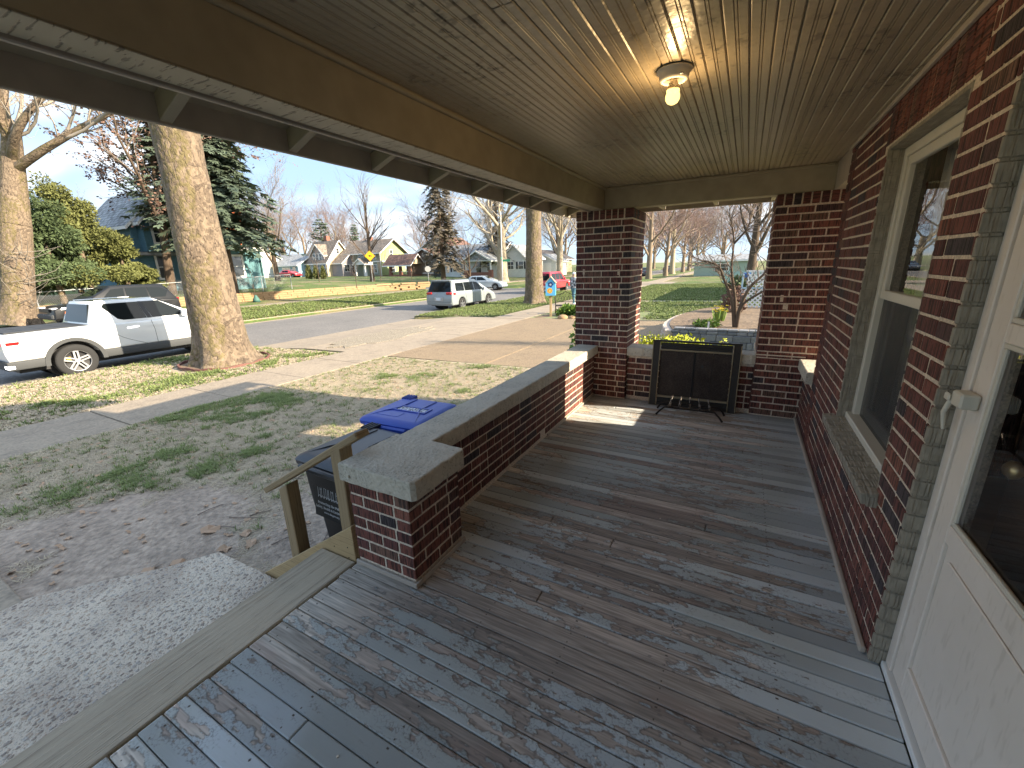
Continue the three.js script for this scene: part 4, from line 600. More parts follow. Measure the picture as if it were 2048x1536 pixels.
function cart(label, pos, turn, bodyCol, lidCol, W, D, Hh, lidPlate, group) {
  const g = thing('wheeled_cart', label, 'trash cart', pos, turn, group);
  const body = std({ color: bodyCol, roughness: 0.55, bumpMap: M.mortar.bumpMap, bumpScale: 0.0006 }), lidM = std({ color: lidCol, roughness: 0.42, bumpMap: M.mortar.bumpMap, bumpScale: 0.0005 });
  // tapering body: stacked rounded rectangles
  const rr = (w, d, y, r = 0.05) => { const o = []; for (const [cx, cz, a0] of [[w / 2 - r, d / 2 - r, 0], [-w / 2 + r, d / 2 - r, 90], [-w / 2 + r, -d / 2 + r, 180], [w / 2 - r, -d / 2 + r, 270]]) for (let k = 0; k <= 4; k++) { const a = R(a0 + k * 22.5); o.push(V(cx + r * Math.cos(a), y, cz + r * Math.sin(a))); } return o; };
  const loft = (rings, closed = true) => { const P = [], I = [], n = rings[0].length; rings.forEach(q => q.forEach(v => P.push(v.x, v.y, v.z))); for (let j = 0; j < rings.length - 1; j++) for (let i = 0; i < n; i++) { const a = j * n + i, b = j * n + (i + 1) % n; I.push(a, a + n, b, b, a + n, b + n); } if (closed) for (const j of [0, rings.length - 1]) { const c = P.length / 3, q = rings[j]; const m = q.reduce((s, v) => s.add(v), V(0, 0, 0)).divideScalar(n); P.push(m.x, m.y, m.z); for (let i = 0; i < n; i++) { const a = j * n + i, b = j * n + (i + 1) % n; j ? I.push(c, b, a) : I.push(c, a, b); } } let q = new THREE.BufferGeometry(); q.setAttribute('position', new THREE.Float32BufferAttribute(P, 3)); q.setIndex(I); q = toCreasedNormals(q, 0.6); return muv(q); };
  mesh('body', loft([rr(W * 0.74, D * 0.70, 0.03), rr(W * 0.80, D * 0.78, Hh * 0.45), rr(W * 0.90, D * 0.88, Hh * 0.56), rr(W * 0.95, D * 0.93, Hh - 0.13), rr(W * 1.0, D * 0.98, Hh - 0.10), rr(W * 1.0, D * 0.98, Hh - 0.075)]), body, g);
  const lid = new THREE.Group(); lid.name = 'lid'; g.add(lid); lid.position.set(0, Hh - 0.075, 0);
  mesh('shell', loft([rr(W * 1.05, D * 1.04, 0.0), rr(W * 1.06, D * 1.05, 0.03), rr(W * 1.0, D * 0.99, 0.048), rr(W * 0.9, D * 0.86, 0.062), rr(W * 0.86, D * 0.82, 0.064)]), lidM, lid);
  for (const s of [-1, 1]) mesh('ridge', tubeGeo([[s * W * 0.18, 0.064, -D * 0.40], [s * W * 0.18, 0.068, D * 0.02], [s * W * 0.30, 0.066, D * 0.20], [s * W * 0.40, 0.058, D * 0.40]], 0.008, 6), lidM, lid);
  for (let k = 0; k < 4; k++) mesh('hinge_rib', cbox(-W * 0.46 + k * 0.03, -W * 0.46 + k * 0.03 + 0.012, 0.045, 0.075, -D * 0.55, -D * 0.36, 0.003), lidM, lid);
  mesh('lip', cbox(-W * 0.36, W * 0.36, -0.02, 0.022, D * 0.52, D * 0.575, 0.01), lidM, lid);
  if (lidPlate) { mesh('recess_rim', (() => { const s = new THREE.Shape(), h = new THREE.Path(), w2 = 0.17, d2 = 0.06; s.moveTo(-w2, -d2); s.lineTo(w2, -d2); s.lineTo(w2, d2); s.lineTo(-w2, d2); s.closePath(); h.moveTo(-w2 + 0.02, -d2 + 0.018); h.lineTo(-w2 + 0.02, d2 - 0.018); h.lineTo(w2 - 0.02, d2 - 0.018); h.lineTo(w2 - 0.02, -d2 + 0.018); h.closePath(); s.holes.push(h); return new THREE.ExtrudeGeometry(s, { depth: 0.008, bevelEnabled: false }).rotateX(-Math.PI / 2).translate(W * 0.06, 0.064, D * 0.02); })(), lidM, lid); mesh('sticker', new THREE.PlaneGeometry(0.28, 0.075).rotateX(-Math.PI / 2).translate(W * 0.06, 0.0675, D * 0.02), std({ map: tex(256, 64, (u, v) => { const n = fbm(u * 26, v * 7, 3, 8); return n > 0.55 ? rgb(60, 64, 80) : mixc(rgb(206, 208, 214), rgb(170, 176, 200), n); }), roughness: 0.5 }), lid); mesh('emboss', cbox(-W * 0.33, W * 0.05, 0.063, 0.067, D * 0.18, D * 0.34, 0.002), lidM, lid); }
  else mesh('panel', cbox(-W * 0.08, W * 0.40, 0.063, 0.069, -D * 0.05, D * 0.33, 0.003), lidM, lid);
  const lp = Hh * 0.52; if (!lidPlate) { const f = mesh('print', new THREE.PlaneGeometry(0.36, 0.36), std({ map: binLabel(), roughness: 0.55 }), g); f.position.set(0.0, Hh * 0.70, D * 0.461); f.rotation.x = -0.075; }
  const ax = mesh('axle', new THREE.CylinderGeometry(0.012, 0.012, W * 0.8, 10).rotateZ(1.57).translate(0, 0.11, -D * 0.36), M.steel, g);
  for (const s of [-1, 1]) { const w = mesh('wheel', new THREE.CylinderGeometry(0.11, 0.11, 0.05, 24).rotateZ(1.57).translate(s * W * 0.42, 0.11, -D * 0.40), M.black, g); }
  mesh('handle', tubeGeo([[-W * 0.36, Hh - 0.10, -D * 0.47], [-W * 0.36, Hh - 0.085, -D * 0.60], [W * 0.36, Hh - 0.085, -D * 0.60], [W * 0.36, Hh - 0.10, -D * 0.47]], 0.015, 8), body, g);
  return g;
}
cart('black wheeled trash cart with white printed city emblem beside the steps', [-2.34, -0.535, -1.93], -0.04, lin(0.016, 0.017, 0.019), lin(0.035, 0.038, 0.044), 0.58, 0.64, 0.95, false);
cart('wheeled recycling cart with a bright blue lid behind the black cart', [-2.47, -0.54, -2.62], 0.05, lin(0.018, 0.05, 0.075), lin(0.020, 0.058, 0.36), 0.60, 0.60, 0.99, true);

// ---------------------------------------------------------------- vehicles (local: x forward, y up, z to the right; rear axle at x = 0)
const paint = (c, o = {}) => phys({ color: c, roughness: 0.35, metalness: 0.0, clearcoat: 1, clearcoatRoughness: 0.06, ...o });
const VM = { glass: phys({ color: lin(0.008, 0.011, 0.012), roughness: 0.04, specularIntensity: 0.55 }), clad: std({ color: lin(0.045, 0.048, 0.05), roughness: 0.7 }), tyre: std({ color: lin(0.022, 0.022, 0.022), roughness: 0.85 }), alloy: std({ color: lin(0.45, 0.46, 0.48), metalness: 0.8, roughness: 0.35 }), wheelDark: std({ color: lin(0.02, 0.02, 0.022), roughness: 0.5 }), red: phys({ color: lin(0.42, 0.012, 0.012), roughness: 0.15, clearcoat: 1 }), lampClear: phys({ color: lin(0.7, 0.72, 0.75), roughness: 0.1, clearcoat: 1 }), amber: phys({ color: lin(0.6, 0.14, 0.02), roughness: 0.2 }), plate: std({ map: tex(128, 64, (u, v) => (v > 0.3 && v < 0.72 && fbm(u * 12, v * 3, 2, 6) > 0.52 && u > 0.1 && u < 0.9) ? rgb(90, 110, 140) : rgb(205, 212, 218)), roughness: 0.5 }), yellow: std({ color: lin(0.75, 0.42, 0.02), roughness: 0.5 }), seam: std({ color: lin(0.03, 0.03, 0.032), roughness: 0.9 }) };
function wheelGeo(rad, w, spokes) {
  const tyre = new THREE.LatheGeometry([[rad * 0.64, -w / 2], [rad * 0.9, -w / 2], [rad * 0.985, -w * 0.4], [rad, -w * 0.3], [rad, w * 0.3], [rad * 0.985, w * 0.4], [rad * 0.9, w / 2], [rad * 0.64, w / 2], [rad * 0.62, w * 0.4]].map(p => new THREE.Vector2(...p)), 40).rotateX(Math.PI / 2);
  const dish = new THREE.LatheGeometry([[0, w * 0.18], [rad * 0.6, w * 0.14], [rad * 0.66, w * 0.42], [rad * 0.63, w * 0.46]].map(p => new THREE.Vector2(...p)), 36).rotateX(Math.PI / 2);
  const sp = []; for (let k = 0; k < spokes; k++) { const a = k / spokes * Math.PI * 2 + 0.3; for (const o of [-1, 1]) { const q = new THREE.BoxGeometry(rad * 0.50, rad * 0.09, w * 0.12).translate(rad * 0.36, o * rad * 0.085, w * 0.36); q.rotateZ(a); sp.push(q); } const e = new THREE.BoxGeometry(rad * 0.09, rad * 0.26, w * 0.12).translate(rad * 0.59, 0, w * 0.365); e.rotateZ(a); sp.push(e); }
  sp.push(new THREE.CylinderGeometry(rad * 0.13, rad * 0.13, w * 0.1, 20).rotateX(Math.PI / 2).translate(0, 0, w * 0.37)); sp.push(new THREE.TorusGeometry(rad * 0.635, rad * 0.025, 8, 36).translate(0, 0, w * 0.44));
  return { tyre, dish, spokes: merge(sp) };
}
function addWheels(g, xs, half, rad, w, spokes, alloy = VM.alloy, caliper = false) {
  const q = wheelGeo(rad, w, spokes);
  for (const x of xs) for (const s of [1, -1]) {
    const wh = new THREE.Group(); wh.name = 'wheel'; wh.position.set(x, rad, s * (half - w / 2)); if (s < 0) wh.rotation.y = Math.PI; g.add(wh);
    mesh('tyre', q.tyre, VM.tyre, wh); const rim = mesh('rim', q.spokes, alloy, wh); mesh('barrel', q.dish, VM.wheelDark, wh); if (caliper) mesh('brake_caliper', new THREE.BoxGeometry(rad * 0.2, rad * 0.3, w * 0.1).translate(-rad * 0.36, rad * 0.12, w * 0.24), VM.yellow, wh);
  }
}
const shapeOf = pts => new THREE.Shape(pts.map(p => new THREE.Vector2(p[0], p[1])));
function smooth(pts, n = 40) { return new THREE.SplineCurve(pts.map(p => new THREE.Vector2(...p))).getPoints(n).map(p => [p.x, p.y]); }
// lower body: top outline (rear to front), bottom y, wheel arches cut as arcs
function bodyShape(top, yb, arches) {
  const pts = [...top]; for (const [cx, cy, r] of [...arches].sort((a, b) => b[0] - a[0])) { const d = Math.asin(clamp((yb - cy) / r, -1, 1)); for (let k = 0; k <= 14; k++) { const a = lerp(d, Math.PI - d, k / 14); pts.push([cx + r * Math.cos(a), cy + r * Math.sin(a)]); } }
  return pts;
}
function extr(pts, half, bev, seg = 3) { const g = new THREE.ExtrudeGeometry(shapeOf(pts), { depth: 2 * (half - bev), bevelEnabled: bev > 0, bevelSize: bev, bevelOffset: -bev, bevelThickness: bev, bevelSegments: seg }).translate(0, 0, -(half - bev)); return toCreasedNormals(g, 0.5); }
function cabin(b, t, rad = 0.06) { // b,t: [x0,x1,y,half]
  const P = []; const sp = []; for (let i = 0; i < 6; i++) for (let j = 0; j < 8; j++) { const th = (i / 5 - 0.5) * Math.PI, ph = j / 8 * 6.283; sp.push([Math.cos(th) * Math.cos(ph), Math.sin(th), Math.cos(th) * Math.sin(ph)]); }
  for (const [x0, x1, y, h] of [b, t]) for (const x of [x0, x1]) for (const s of [1, -1]) { const ix = x === x0 ? 1 : -1; for (const q of sp) P.push(V(x + (ix + q[0]) * rad, y + (q[1] + (y === t[2] ? -1 : 0)) * rad, s * (h - rad) + q[2] * rad)); }
  return toCreasedNormals(new ConvexGeometry(P), 0.55);
}
const sideZ = (b, t, y) => lerp(b[3], t[3], clamp((y - b[2]) / (t[2] - b[2])));
function sidePane(pts, b, t, s, off = 0.004, th = 0.012) { const g = new THREE.ExtrudeGeometry(shapeOf(pts), { depth: th, bevelEnabled: false }), p = g.attributes.position; for (let i = 0; i < p.count; i++) p.setZ(i, s * (sideZ(b, t, p.getY(i)) + off - th + p.getZ(i))); if (s < 0) { const ix = g.index; } g.computeVertexNormals(); return toCreasedNormals(g, 0.4); }
function quadPane(P4, th = 0.012, n = V(1, 0, 0)) { const l = P4.map(p => V(...p)), m = l.map(p => p.clone().addScaledVector(n, th)), B = new Buf(); B.quad(m[0], m[1], m[2], m[3]); B.quad(l[3], l[2], l[1], l[0]); for (let k = 0; k < 4; k++) B.quad(l[k], l[(k + 1) % 4], m[(k + 1) % 4], m[k]); return B.geo(); }
const strip2 = (pts, w) => { const o = []; for (let i = 0; i < pts.length; i++) { const a = pts[Math.max(0, i - 1)], b = pts[Math.min(pts.length - 1, i + 1)], L = Math.hypot(b[0] - a[0], b[1] - a[1]); o.push([pts[i][0] - (b[1] - a[1]) / L * w / 2, pts[i][1] + (b[0] - a[0]) / L * w / 2]); } const q = []; for (let i = pts.length - 1; i >= 0; i--) { const a = pts[Math.max(0, i - 1)], b = pts[Math.min(pts.length - 1, i + 1)], L = Math.hypot(b[0] - a[0], b[1] - a[1]); q.push([pts[i][0] + (b[1] - a[1]) / L * w / 2, pts[i][1] - (b[0] - a[0]) / L * w / 2]); } return [...o, ...q]; };
const onSide = (pts, half, s, th = 0.006) => new THREE.ExtrudeGeometry(shapeOf(pts), { depth: th, bevelEnabled: false }).translate(0, 0, s > 0 ? half - 0.001 : -half - th + 0.001);
{ // white electric pickup
  const g = thing('pickup_truck', 'white crew-cab pickup truck with black bed cover parked by curb', 'pickup', [-16.08, -0.876, -3.98], Math.PI / 2), W = paint(lin(0.72, 0.73, 0.72)), hf = 1.0;
  const top = [[-1.16, 0.60], [-1.2, 0.80], [-1.19, 1.10], [-1.15, 1.235], [-1.10, 1.25], [0.4, 1.275], [2.75, 1.275], [3.2, 1.25], [3.9, 1.18], [4.2, 1.08], [4.3, 0.9], [4.32, 0.60]];
  mesh('body', extr(bodyShape(top, 0.60, [[0, 0.42, 0.51], [3.45, 0.42, 0.51]]), hf, 0.07), W, g);
  for (const [xa, xb] of [[-1.22, -0.50], [0.50, 2.95], [3.95, 4.35]]) mesh('sill_cladding', extr([[xa, 0.40], [xb, 0.40], [xb, 0.605], [xa, 0.605]], hf + 0.015, 0.03, 2), VM.clad, g);
  mesh('undertray', cbox(-1.0, 4.1, 0.28, 0.42, -0.7, 0.7), VM.wheelDark, g);
  for (const x of [0, 3.45]) for (const s of [1, -1]) { const o = []; for (let k = 0; k <= 20; k++) { const a = lerp(-0.06, Math.PI + 0.06, k / 20); o.push([x + 0.505 * Math.cos(a), 0.43 + 0.505 * Math.sin(a)]); } for (let k = 20; k >= 0; k--) { const a = lerp(-0.06, Math.PI + 0.06, k / 20); o.push([x + 0.60 * Math.cos(a), 0.43 + 0.59 * Math.sin(a)]); } mesh('arch_cladding', onSide(o, hf, s, 0.03), VM.clad, g); mesh('wheel_well', new THREE.CylinderGeometry(0.5, 0.5, 0.36, 24, 1, false).rotateX(Math.PI / 2).translate(x, 0.43, s * 0.50), VM.wheelDark, g); }
  mesh('bed_cover', cbox(-1.08, 0.52, 1.262, 1.292, -0.86, 0.86, 0.01), std({ color: lin(0.035, 0.037, 0.04), roughness: 0.75 }), g);
  for (const x of [-0.75, -0.4, -0.05, 0.3]) mesh('cover_rib', cbox(x, x + 0.02, 1.2925, 1.297, -0.85, 0.85), VM.clad, g);
  const b = [0.42, 3.05, 1.26, 0.97], t = [0.62, 2.05, 1.875, 0.80]; mesh('cab', cabin(b, t, 0.07), W, g);
  mesh('roof_panel', cbox(0.74, 1.98, 1.876, 1.888, -0.66, 0.66, 0.005), VM.glass, g); for (const s of [1, -1]) mesh('roof_rail', cbox(0.72, 2.0, 1.872, 1.90, s * 0.70 - 0.025, s * 0.70 + 0.025, 0.01), W, g);
  mesh('rear_window', quadPane([[0.47, 1.33, 0.78], [0.47, 1.33, -0.78], [0.60, 1.80, -0.69], [0.60, 1.80, 0.69]], 0.03, V(-1, 0, 0)), VM.glass, g);
  mesh('windshield', quadPane([[2.92, 1.34, -0.84], [2.92, 1.34, 0.84], [2.14, 1.82, 0.70], [2.14, 1.82, -0.70]], 0.03, V(0.6, 0.8, 0)), VM.glass, g);
  for (const s of [1, -1]) {
    mesh('side_window', sidePane([[0.86, 1.80], [0.80, 1.72], [1.04, 1.38], [1.16, 1.335], [1.70, 1.335], [1.60, 1.80]], b, t, s), VM.glass, g);
    mesh('side_window', sidePane([[1.69, 1.80], [1.83, 1.335], [2.72, 1.335], [2.66, 1.42], [2.10, 1.80]], b, t, s), VM.glass, g);
    mesh('window_pillar', sidePane([[1.605, 1.805], [1.71, 1.33], [1.82, 1.33], [1.685, 1.805]], b, t, s, 0.007), VM.wheelDark, g);
    mesh('door_seam', onSide(strip2(smooth([[0.72, 1.27], [0.78, 1.12], [1.05, 0.86], [1.55, 0.62]], 14), 0.009), hf, s, 0.003), VM.seam, g); mesh('door_seam', onSide(strip2([[1.76, 1.27], [1.80, 1.0], [1.80, 0.62]], 0.009), hf, s, 0.003), VM.seam, g); mesh('door_seam', onSide(strip2([[2.92, 1.24], [2.92, 0.62]], 0.009), hf, s, 0.003), VM.seam, g);
    mesh('body_crease', onSide(strip2(smooth([[-0.62, 0.98], [-0.3, 1.10], [0.25, 1.15], [0.7, 1.14]], 14), 0.008), hf, s, 0.002), std({ color: lin(0.5, 0.51, 0.52), roughness: 0.5 }), g);
    for (const x of [1.18, 2.2]) mesh('door_handle', onSide([[x, 1.10], [x + 0.26, 1.115], [x + 0.26, 1.14], [x, 1.125]], hf, s, 0.012), VM.steel, g);
    mesh('mirror', cabin([2.50, 2.68, 1.33, 0.06], [2.52, 2.66, 1.50, 0.06], 0.03).translate(0, 0, s * 1.10), W, g); mesh('mirror_arm', cbox(2.55, 2.62, 1.30, 1.35, s > 0 ? 0.93 : -1.08, s > 0 ? 1.08 : -0.93), VM.clad, g);
    mesh('tail_lamp', onSide([[-1.13, 1.0], [-0.93, 1.0], [-0.91, 1.03], [-0.91, 1.07], [-1.13, 1.07]], hf, s, 0.012), VM.red, g);
    mesh('head_lamp', cbox(4.22, 4.335, 0.82, 1.05, s * 0.78 - 0.07, s * 0.78 + 0.07, 0.03), VM.lampClear, g);
  }
  mesh('light_bar', cbox(-1.215, -1.19, 1.0, 1.07, -0.93, 0.93, 0.006), VM.red, g); mesh('tow_trim', cbox(-1.225, -1.1, 0.44, 0.52, -1.01, -0.8, 0.01), VM.steel, g); mesh('tow_trim', cbox(-1.225, -1.1, 0.44, 0.52, 0.8, 1.02, 0.01), VM.steel, g);
  mesh('front_bumper', cbox(4.25, 4.40, 0.45, 0.70, -0.95, 0.95, 0.04), VM.clad, g); mesh('front_light_bar', cbox(4.285, 4.32, 0.97, 1.0, -0.7, 0.7, 0.006), VM.lampClear, g);
  addWheels(g, [0, 3.45], hf - 0.005, 0.42, 0.28, 5, VM.alloy, true);
}
// passenger cars: shared builder
function car(name, label, cat, pos, turn, P, group) {
  const g = thing(name, label, cat, pos, turn, group), body = paint(P.col, P.flat ? { clearcoat: 0.35, roughness: 0.45, specularIntensity: 0.5 } : {}), hf = P.half, ar = P.rad * 1.17;
  mesh('body', extr(bodyShape(P.top, P.yb, [[0, P.rad, ar], [P.wb, P.rad, ar]]), hf, P.bev || 0.09), body, g); mesh('underbody', cbox(P.top[0][0] + 0.2, P.top[P.top.length - 1][0] - 0.2, P.yb - 0.06, P.yb + 0.1, -hf + 0.2, hf - 0.2), VM.wheelDark, g);
  for (const x of [0, P.wb]) for (const s of [1, -1]) mesh('wheel_well', new THREE.CylinderGeometry(ar * 0.97, ar * 0.97, 0.36, 22).rotateX(Math.PI / 2).translate(x, P.rad, s * (hf - 0.44)), VM.wheelDark, g);
  const { b, t } = P; mesh('cabin', cabin(b, t, 0.08), body, g);
  for (const s of [1, -1]) { for (const w of P.panes) mesh('side_window', sidePane(w, b, t, s), P.paneMat || VM.glass, g); for (const l of P.seams || []) mesh('door_seam', onSide(strip2(l, 0.012), hf, s, 0.003), VM.seam, g); for (const x of P.handles || []) mesh('door_handle', onSide([[x, P.hy], [x + 0.2, P.hy], [x + 0.2, P.hy + 0.035], [x, P.hy + 0.035]], hf, s, 0.02), body, g); for (const q of P.tail || []) mesh('tail_lamp', q(s), VM.red, g); for (const q of P.head || []) mesh('head_lamp', q(s), VM.lampClear, g); mesh('mirror', cabin([P.mx, P.mx + 0.14, b[2] + 0.04, 0.07], [P.mx, P.mx + 0.12, b[2] + 0.20, 0.06], 0.03).translate(0, 0, s * (hf + 0.08)), body, g); }
  const slope = (x0, x1, u) => lerp(x0, x1, u); const px = (e, y) => lerp(b[e], t[e], (y - b[2]) / (t[2] - b[2]));
  const y0 = b[2] + P.gl[0], y1 = t[2] - P.gl[1];
  mesh('rear_window', quadPane([[px(0, y0), y0, sideZ(b, t, y0) - 0.10], [px(0, y0), y0, -sideZ(b, t, y0) + 0.10], [px(0, y1), y1, -sideZ(b, t, y1) + 0.12], [px(0, y1), y1, sideZ(b, t, y1) - 0.12]], 0.012, V(-1, 0.1, 0)), VM.glass, g);
  mesh('windshield', quadPane([[px(1, y0), y0, -sideZ(b, t, y0) + 0.12], [px(1, y0), y0, sideZ(b, t, y0) - 0.12], [px(1, y1), y1, sideZ(b, t, y1) - 0.14], [px(1, y1), y1, -sideZ(b, t, y1) + 0.14]], 0.012, V(0.6, 0.8, 0)), VM.glass, g);
  mesh('rear_bumper', cbox(P.top[0][0] - 0.06, P.top[0][0] + 0.1, P.yb + 0.06, P.yb + 0.30, -hf + 0.06, hf - 0.06, 0.05), P.bump || body, g); mesh('front_bumper', cbox(P.top[P.top.length - 1][0] - 0.1, P.top[P.top.length - 1][0] + 0.06, P.yb + 0.02, P.yb + 0.24, -hf + 0.08, hf - 0.08, 0.05), P.bump || body, g);
  mesh('number_plate', cbox(P.top[0][0] - 0.075, P.top[0][0] - 0.062, P.py, P.py + 0.15, -0.16, 0.16), VM.plate, g);
  addWheels(g, [0, P.wb], hf - 0.01, P.rad, 0.23, P.spokes || 5, P.alloy || VM.alloy); return g;
}
{
  const van = { col: lin(0.24, 0.27, 0.275), met: false, half: 0.985, wb: 3.03, rad: 0.335, yb: 0.30, bev: 0.10, top: [[-1.03, 0.30], [-1.09, 0.55], [-1.06, 0.85], [-1.0, 1.06], [0.5, 1.08], [2.75, 1.06], [3.3, 0.98], [3.75, 0.80], [3.95, 0.60], [3.98, 0.30]], b: [-1.0, 3.05, 1.02, 0.965], t: [-0.74, 1.75, 1.745, 0.78], gl: [0.06, 0.10], panes: [[[-0.60, 1.12], [0.28, 1.10], [0.30, 1.58], [-0.50, 1.58]], [[0.34, 1.10], [1.36, 1.09], [1.34, 1.59], [0.36, 1.59]], [[1.42, 1.09], [2.40, 1.08], [2.30, 1.20], [1.80, 1.55], [1.42, 1.59]]], seams: [[[0.30, 1.06], [0.42, 0.70], [0.46, 0.32]], [[1.39, 1.06], [1.39, 0.32]], [[2.42, 1.04], [2.45, 0.36]]], handles: [1.12, 1.48], hy: 0.92, tail: [s => cbox(-1.09, -0.82, 0.93, 1.08, s > 0 ? 0.52 : -0.93, s > 0 ? 0.93 : -0.52, 0.04), s => onSide([[-0.92, 0.90], [-0.66, 0.93], [-0.66, 1.0], [-0.92, 1.05]], 0.975, s, 0.012)], head: [s => cbox(3.62, 3.90, 0.66, 0.80, s * 0.72 - 0.16, s * 0.72 + 0.16, 0.05)], mx: 2.25, py: 0.60 };
  const v = car('minivan', 'silver minivan parked at the curb seen from behind', 'minivan', [-15.98, -0.876, -21.35], Math.PI / 2, van);
  for (const s of [1, -1]) { mesh('roof_rail', tubeGeo([[-0.3, 1.75, s * 0.62], [-0.2, 1.785, s * 0.63], [1.2, 1.785, s * 0.62], [1.35, 1.75, s * 0.61]], 0.016, 6), VM.clad, v); }
  mesh('rear_wiper', tubeGeo([[-1.005, 1.10, 0], [-0.985, 1.14, 0.35]], 0.009, 5), VM.black || M.black, v); mesh('spoiler', cbox(-0.86, -0.62, 1.70, 1.745, -0.72, 0.72, 0.015), v.children[0].material, v); mesh('plate_recess', cbox(-1.105, -1.085, 0.56, 0.79, -0.30, 0.30, 0.006), VM.alloy, v); mesh('bumper_crease', cbox(-1.10, -1.06, 0.50, 0.515, -0.9, 0.9), VM.clad, v);
  v.children.find(c => c.name === 'number_plate').position.x = -0.035;
  const suvTop = [[-0.98, 0.42], [-1.02, 0.7], [-0.99, 1.02], [0, 1.06], [2.3, 1.05], [2.9, 1.02], [3.45, 0.97], [3.72, 0.86], [3.78, 0.42]];
  const jeep = { col: lin(0.010, 0.011, 0.013), flat: true, half: 0.97, wb: 2.92, rad: 0.38, yb: 0.42, top: suvTop, b: [-0.95, 2.75, 1.02, 0.94], t: [-0.52, 1.62, 1.76, 0.74], gl: [0.08, 0.12], panes: [[[-0.62, 1.42], [-0.45, 1.14], [0.18, 1.12], [0.2, 1.63], [-0.35, 1.60]], [[0.24, 1.12], [1.12, 1.11], [1.05, 1.64], [0.25, 1.64]], [[1.18, 1.11], [2.1, 1.11], [1.6, 1.60], [1.13, 1.64]]], seams: [[[0.2, 1.04], [0.35, 0.45]], [[1.15, 1.04], [1.15, 0.45]], [[2.15, 1.02], [2.18, 0.45]]], handles: [0.85, 1.75], hy: 0.98, tail: [s => cbox(-1.04, -0.9, 0.95, 1.06, s * 0.72 - 0.2, s * 0.72 + 0.2, 0.03)], head: [s => cbox(3.55, 3.77, 0.86, 0.94, s * 0.72 - 0.18, s * 0.72 + 0.18, 0.03), s => onSide([[3.2, 0.86], [3.5, 0.84], [3.5, 0.90], [3.25, 0.92]], 0.96, s, 0.015)], mx: 1.95, py: 0.75, bump: VM.clad };
  const j = car('sport_utility_vehicle', 'black sport utility vehicle parked across the street behind the pickup', 'suv', [-26.9, -0.55, -10.3], -Math.PI / 2, jeep);
  mesh('grille', cbox(3.745, 3.79, 0.74, 0.90, -0.55, 0.55, 0.01), VM.wheelDark, j); mesh('side_marker', onSide([[3.28, 0.66], [3.42, 0.66], [3.40, 0.76], [3.30, 0.76]], 0.965, -1, 0.012), VM.amber, j); mesh('front_plate', cbox(3.80, 3.812, 0.52, 0.64, -0.16, 0.16), VM.plate, j);
  const redP = { ...jeep, flat: false, col: lin(0.42, 0.02, 0.035), top: suvTop.map(([x, y]) => [x * 1.06, y * 1.05]), t: [-0.85, 1.7, 1.86, 0.82], b: [-0.98, 2.75, 1.08, 0.94], panes: [[[-0.70, 1.16], [0.2, 1.15], [0.2, 1.7], [-0.62, 1.7]], [[0.26, 1.15], [1.12, 1.15], [1.10, 1.71], [0.26, 1.71]], [[1.18, 1.15], [2.1, 1.15], [1.68, 1.68], [1.16, 1.71]]], tail: [s => cbox(-1.10, -0.96, 0.85, 1.15, s * 0.84 - 0.08, s * 0.84 + 0.08, 0.02)], bump: VM.alloy, gl: [0.06, 0.16] };
  const rs = car('sport_utility_vehicle', 'boxy red sport utility vehicle on the street past the blue book box', 'suv', [-15.75, -0.876, -35.4], Math.PI / 2, redP);
  { const c = document.createElement('canvas'); c.width = 256; c.height = 64; const x = c.getContext('2d'); x.fillStyle = '#14161a'; x.fillRect(0, 0, 256, 64); x.fillStyle = '#c8202a'; for (let k = 0; k < 11; k++) if (k !== 5) x.fillRect(8 + k * 22, 16 + (k % 3) * 3, 15, 34 - (k % 2) * 6); const t = new THREE.CanvasTexture(c); t.colorSpace = THREE.SRGBColorSpace; mesh('window_lettering', quadPane([[-0.905, 1.56, 0.50], [-0.905, 1.56, -0.50], [-0.882, 1.68, -0.50], [-0.882, 1.68, 0.50]], 0.02, V(-1, 0.1, 0)), std({ map: t, roughness: 0.4 }), rs); }
  const sedan = { col: lin(0.40, 0.45, 0.48), half: 0.9, wb: 2.7, rad: 0.32, yb: 0.28, top: [[-0.95, 0.30], [-1.0, 0.7], [-0.9, 0.95], [0, 1.0], [2.4, 0.95], [3.2, 0.80], [3.5, 0.6], [3.55, 0.30]], b: [-0.75, 2.5, 0.93, 0.86], t: [-0.1, 1.35, 1.48, 0.66], gl: [0.05, 0.08], panes: [[[-0.25, 1.05], [0.55, 1.02], [0.52, 1.38], [0.05, 1.37]], [[0.62, 1.02], [1.75, 1.02], [1.2, 1.37], [0.6, 1.38]]], handles: [0.3, 1.2], hy: 0.86, tail: [s => cbox(-1.0, -0.85, 0.72, 0.88, s * 0.7 - 0.15, s * 0.7 + 0.15, 0.03)], head: [s => cbox(3.25, 3.5, 0.62, 0.74, s * 0.66 - 0.16, s * 0.66 + 0.16, 0.03)], mx: 1.75, py: 0.6 };
  car('sedan', 'pale blue-grey car waiting on the side street beyond the minivan', 'car', [-25.9, crossY(-26) + 0.004, -39.2], Math.PI * 0.06, sedan);
  car('hatchback', 'red car parked in front of the pale blue house', 'car', [-84.5, landY(-84.5, -56) + 0.01, -57.0], Math.PI * 0.05, { ...sedan, col: lin(0.45, 0.02, 0.03) });
  car('sedan', 'blue car beyond the red sport utility vehicle', 'car', [-20.6, -0.876, -66], -Math.PI / 2, { ...sedan, col: lin(0.10, 0.16, 0.26) });
  // cars farther along the street, seen through the end opening
  const far = car('sedan', 'small dark car parked far along the street beyond the trees', 'car', [-15.9, -0.876, -78], Math.PI / 2, { ...sedan, col: lin(0.05, 0.055, 0.06) }, 'cars parked far along the street');
  copyOf(far, [-21.2, -0.876, -92], -Math.PI / 2); copyOf(far, [-15.9, -0.876, -104], Math.PI / 2);
}

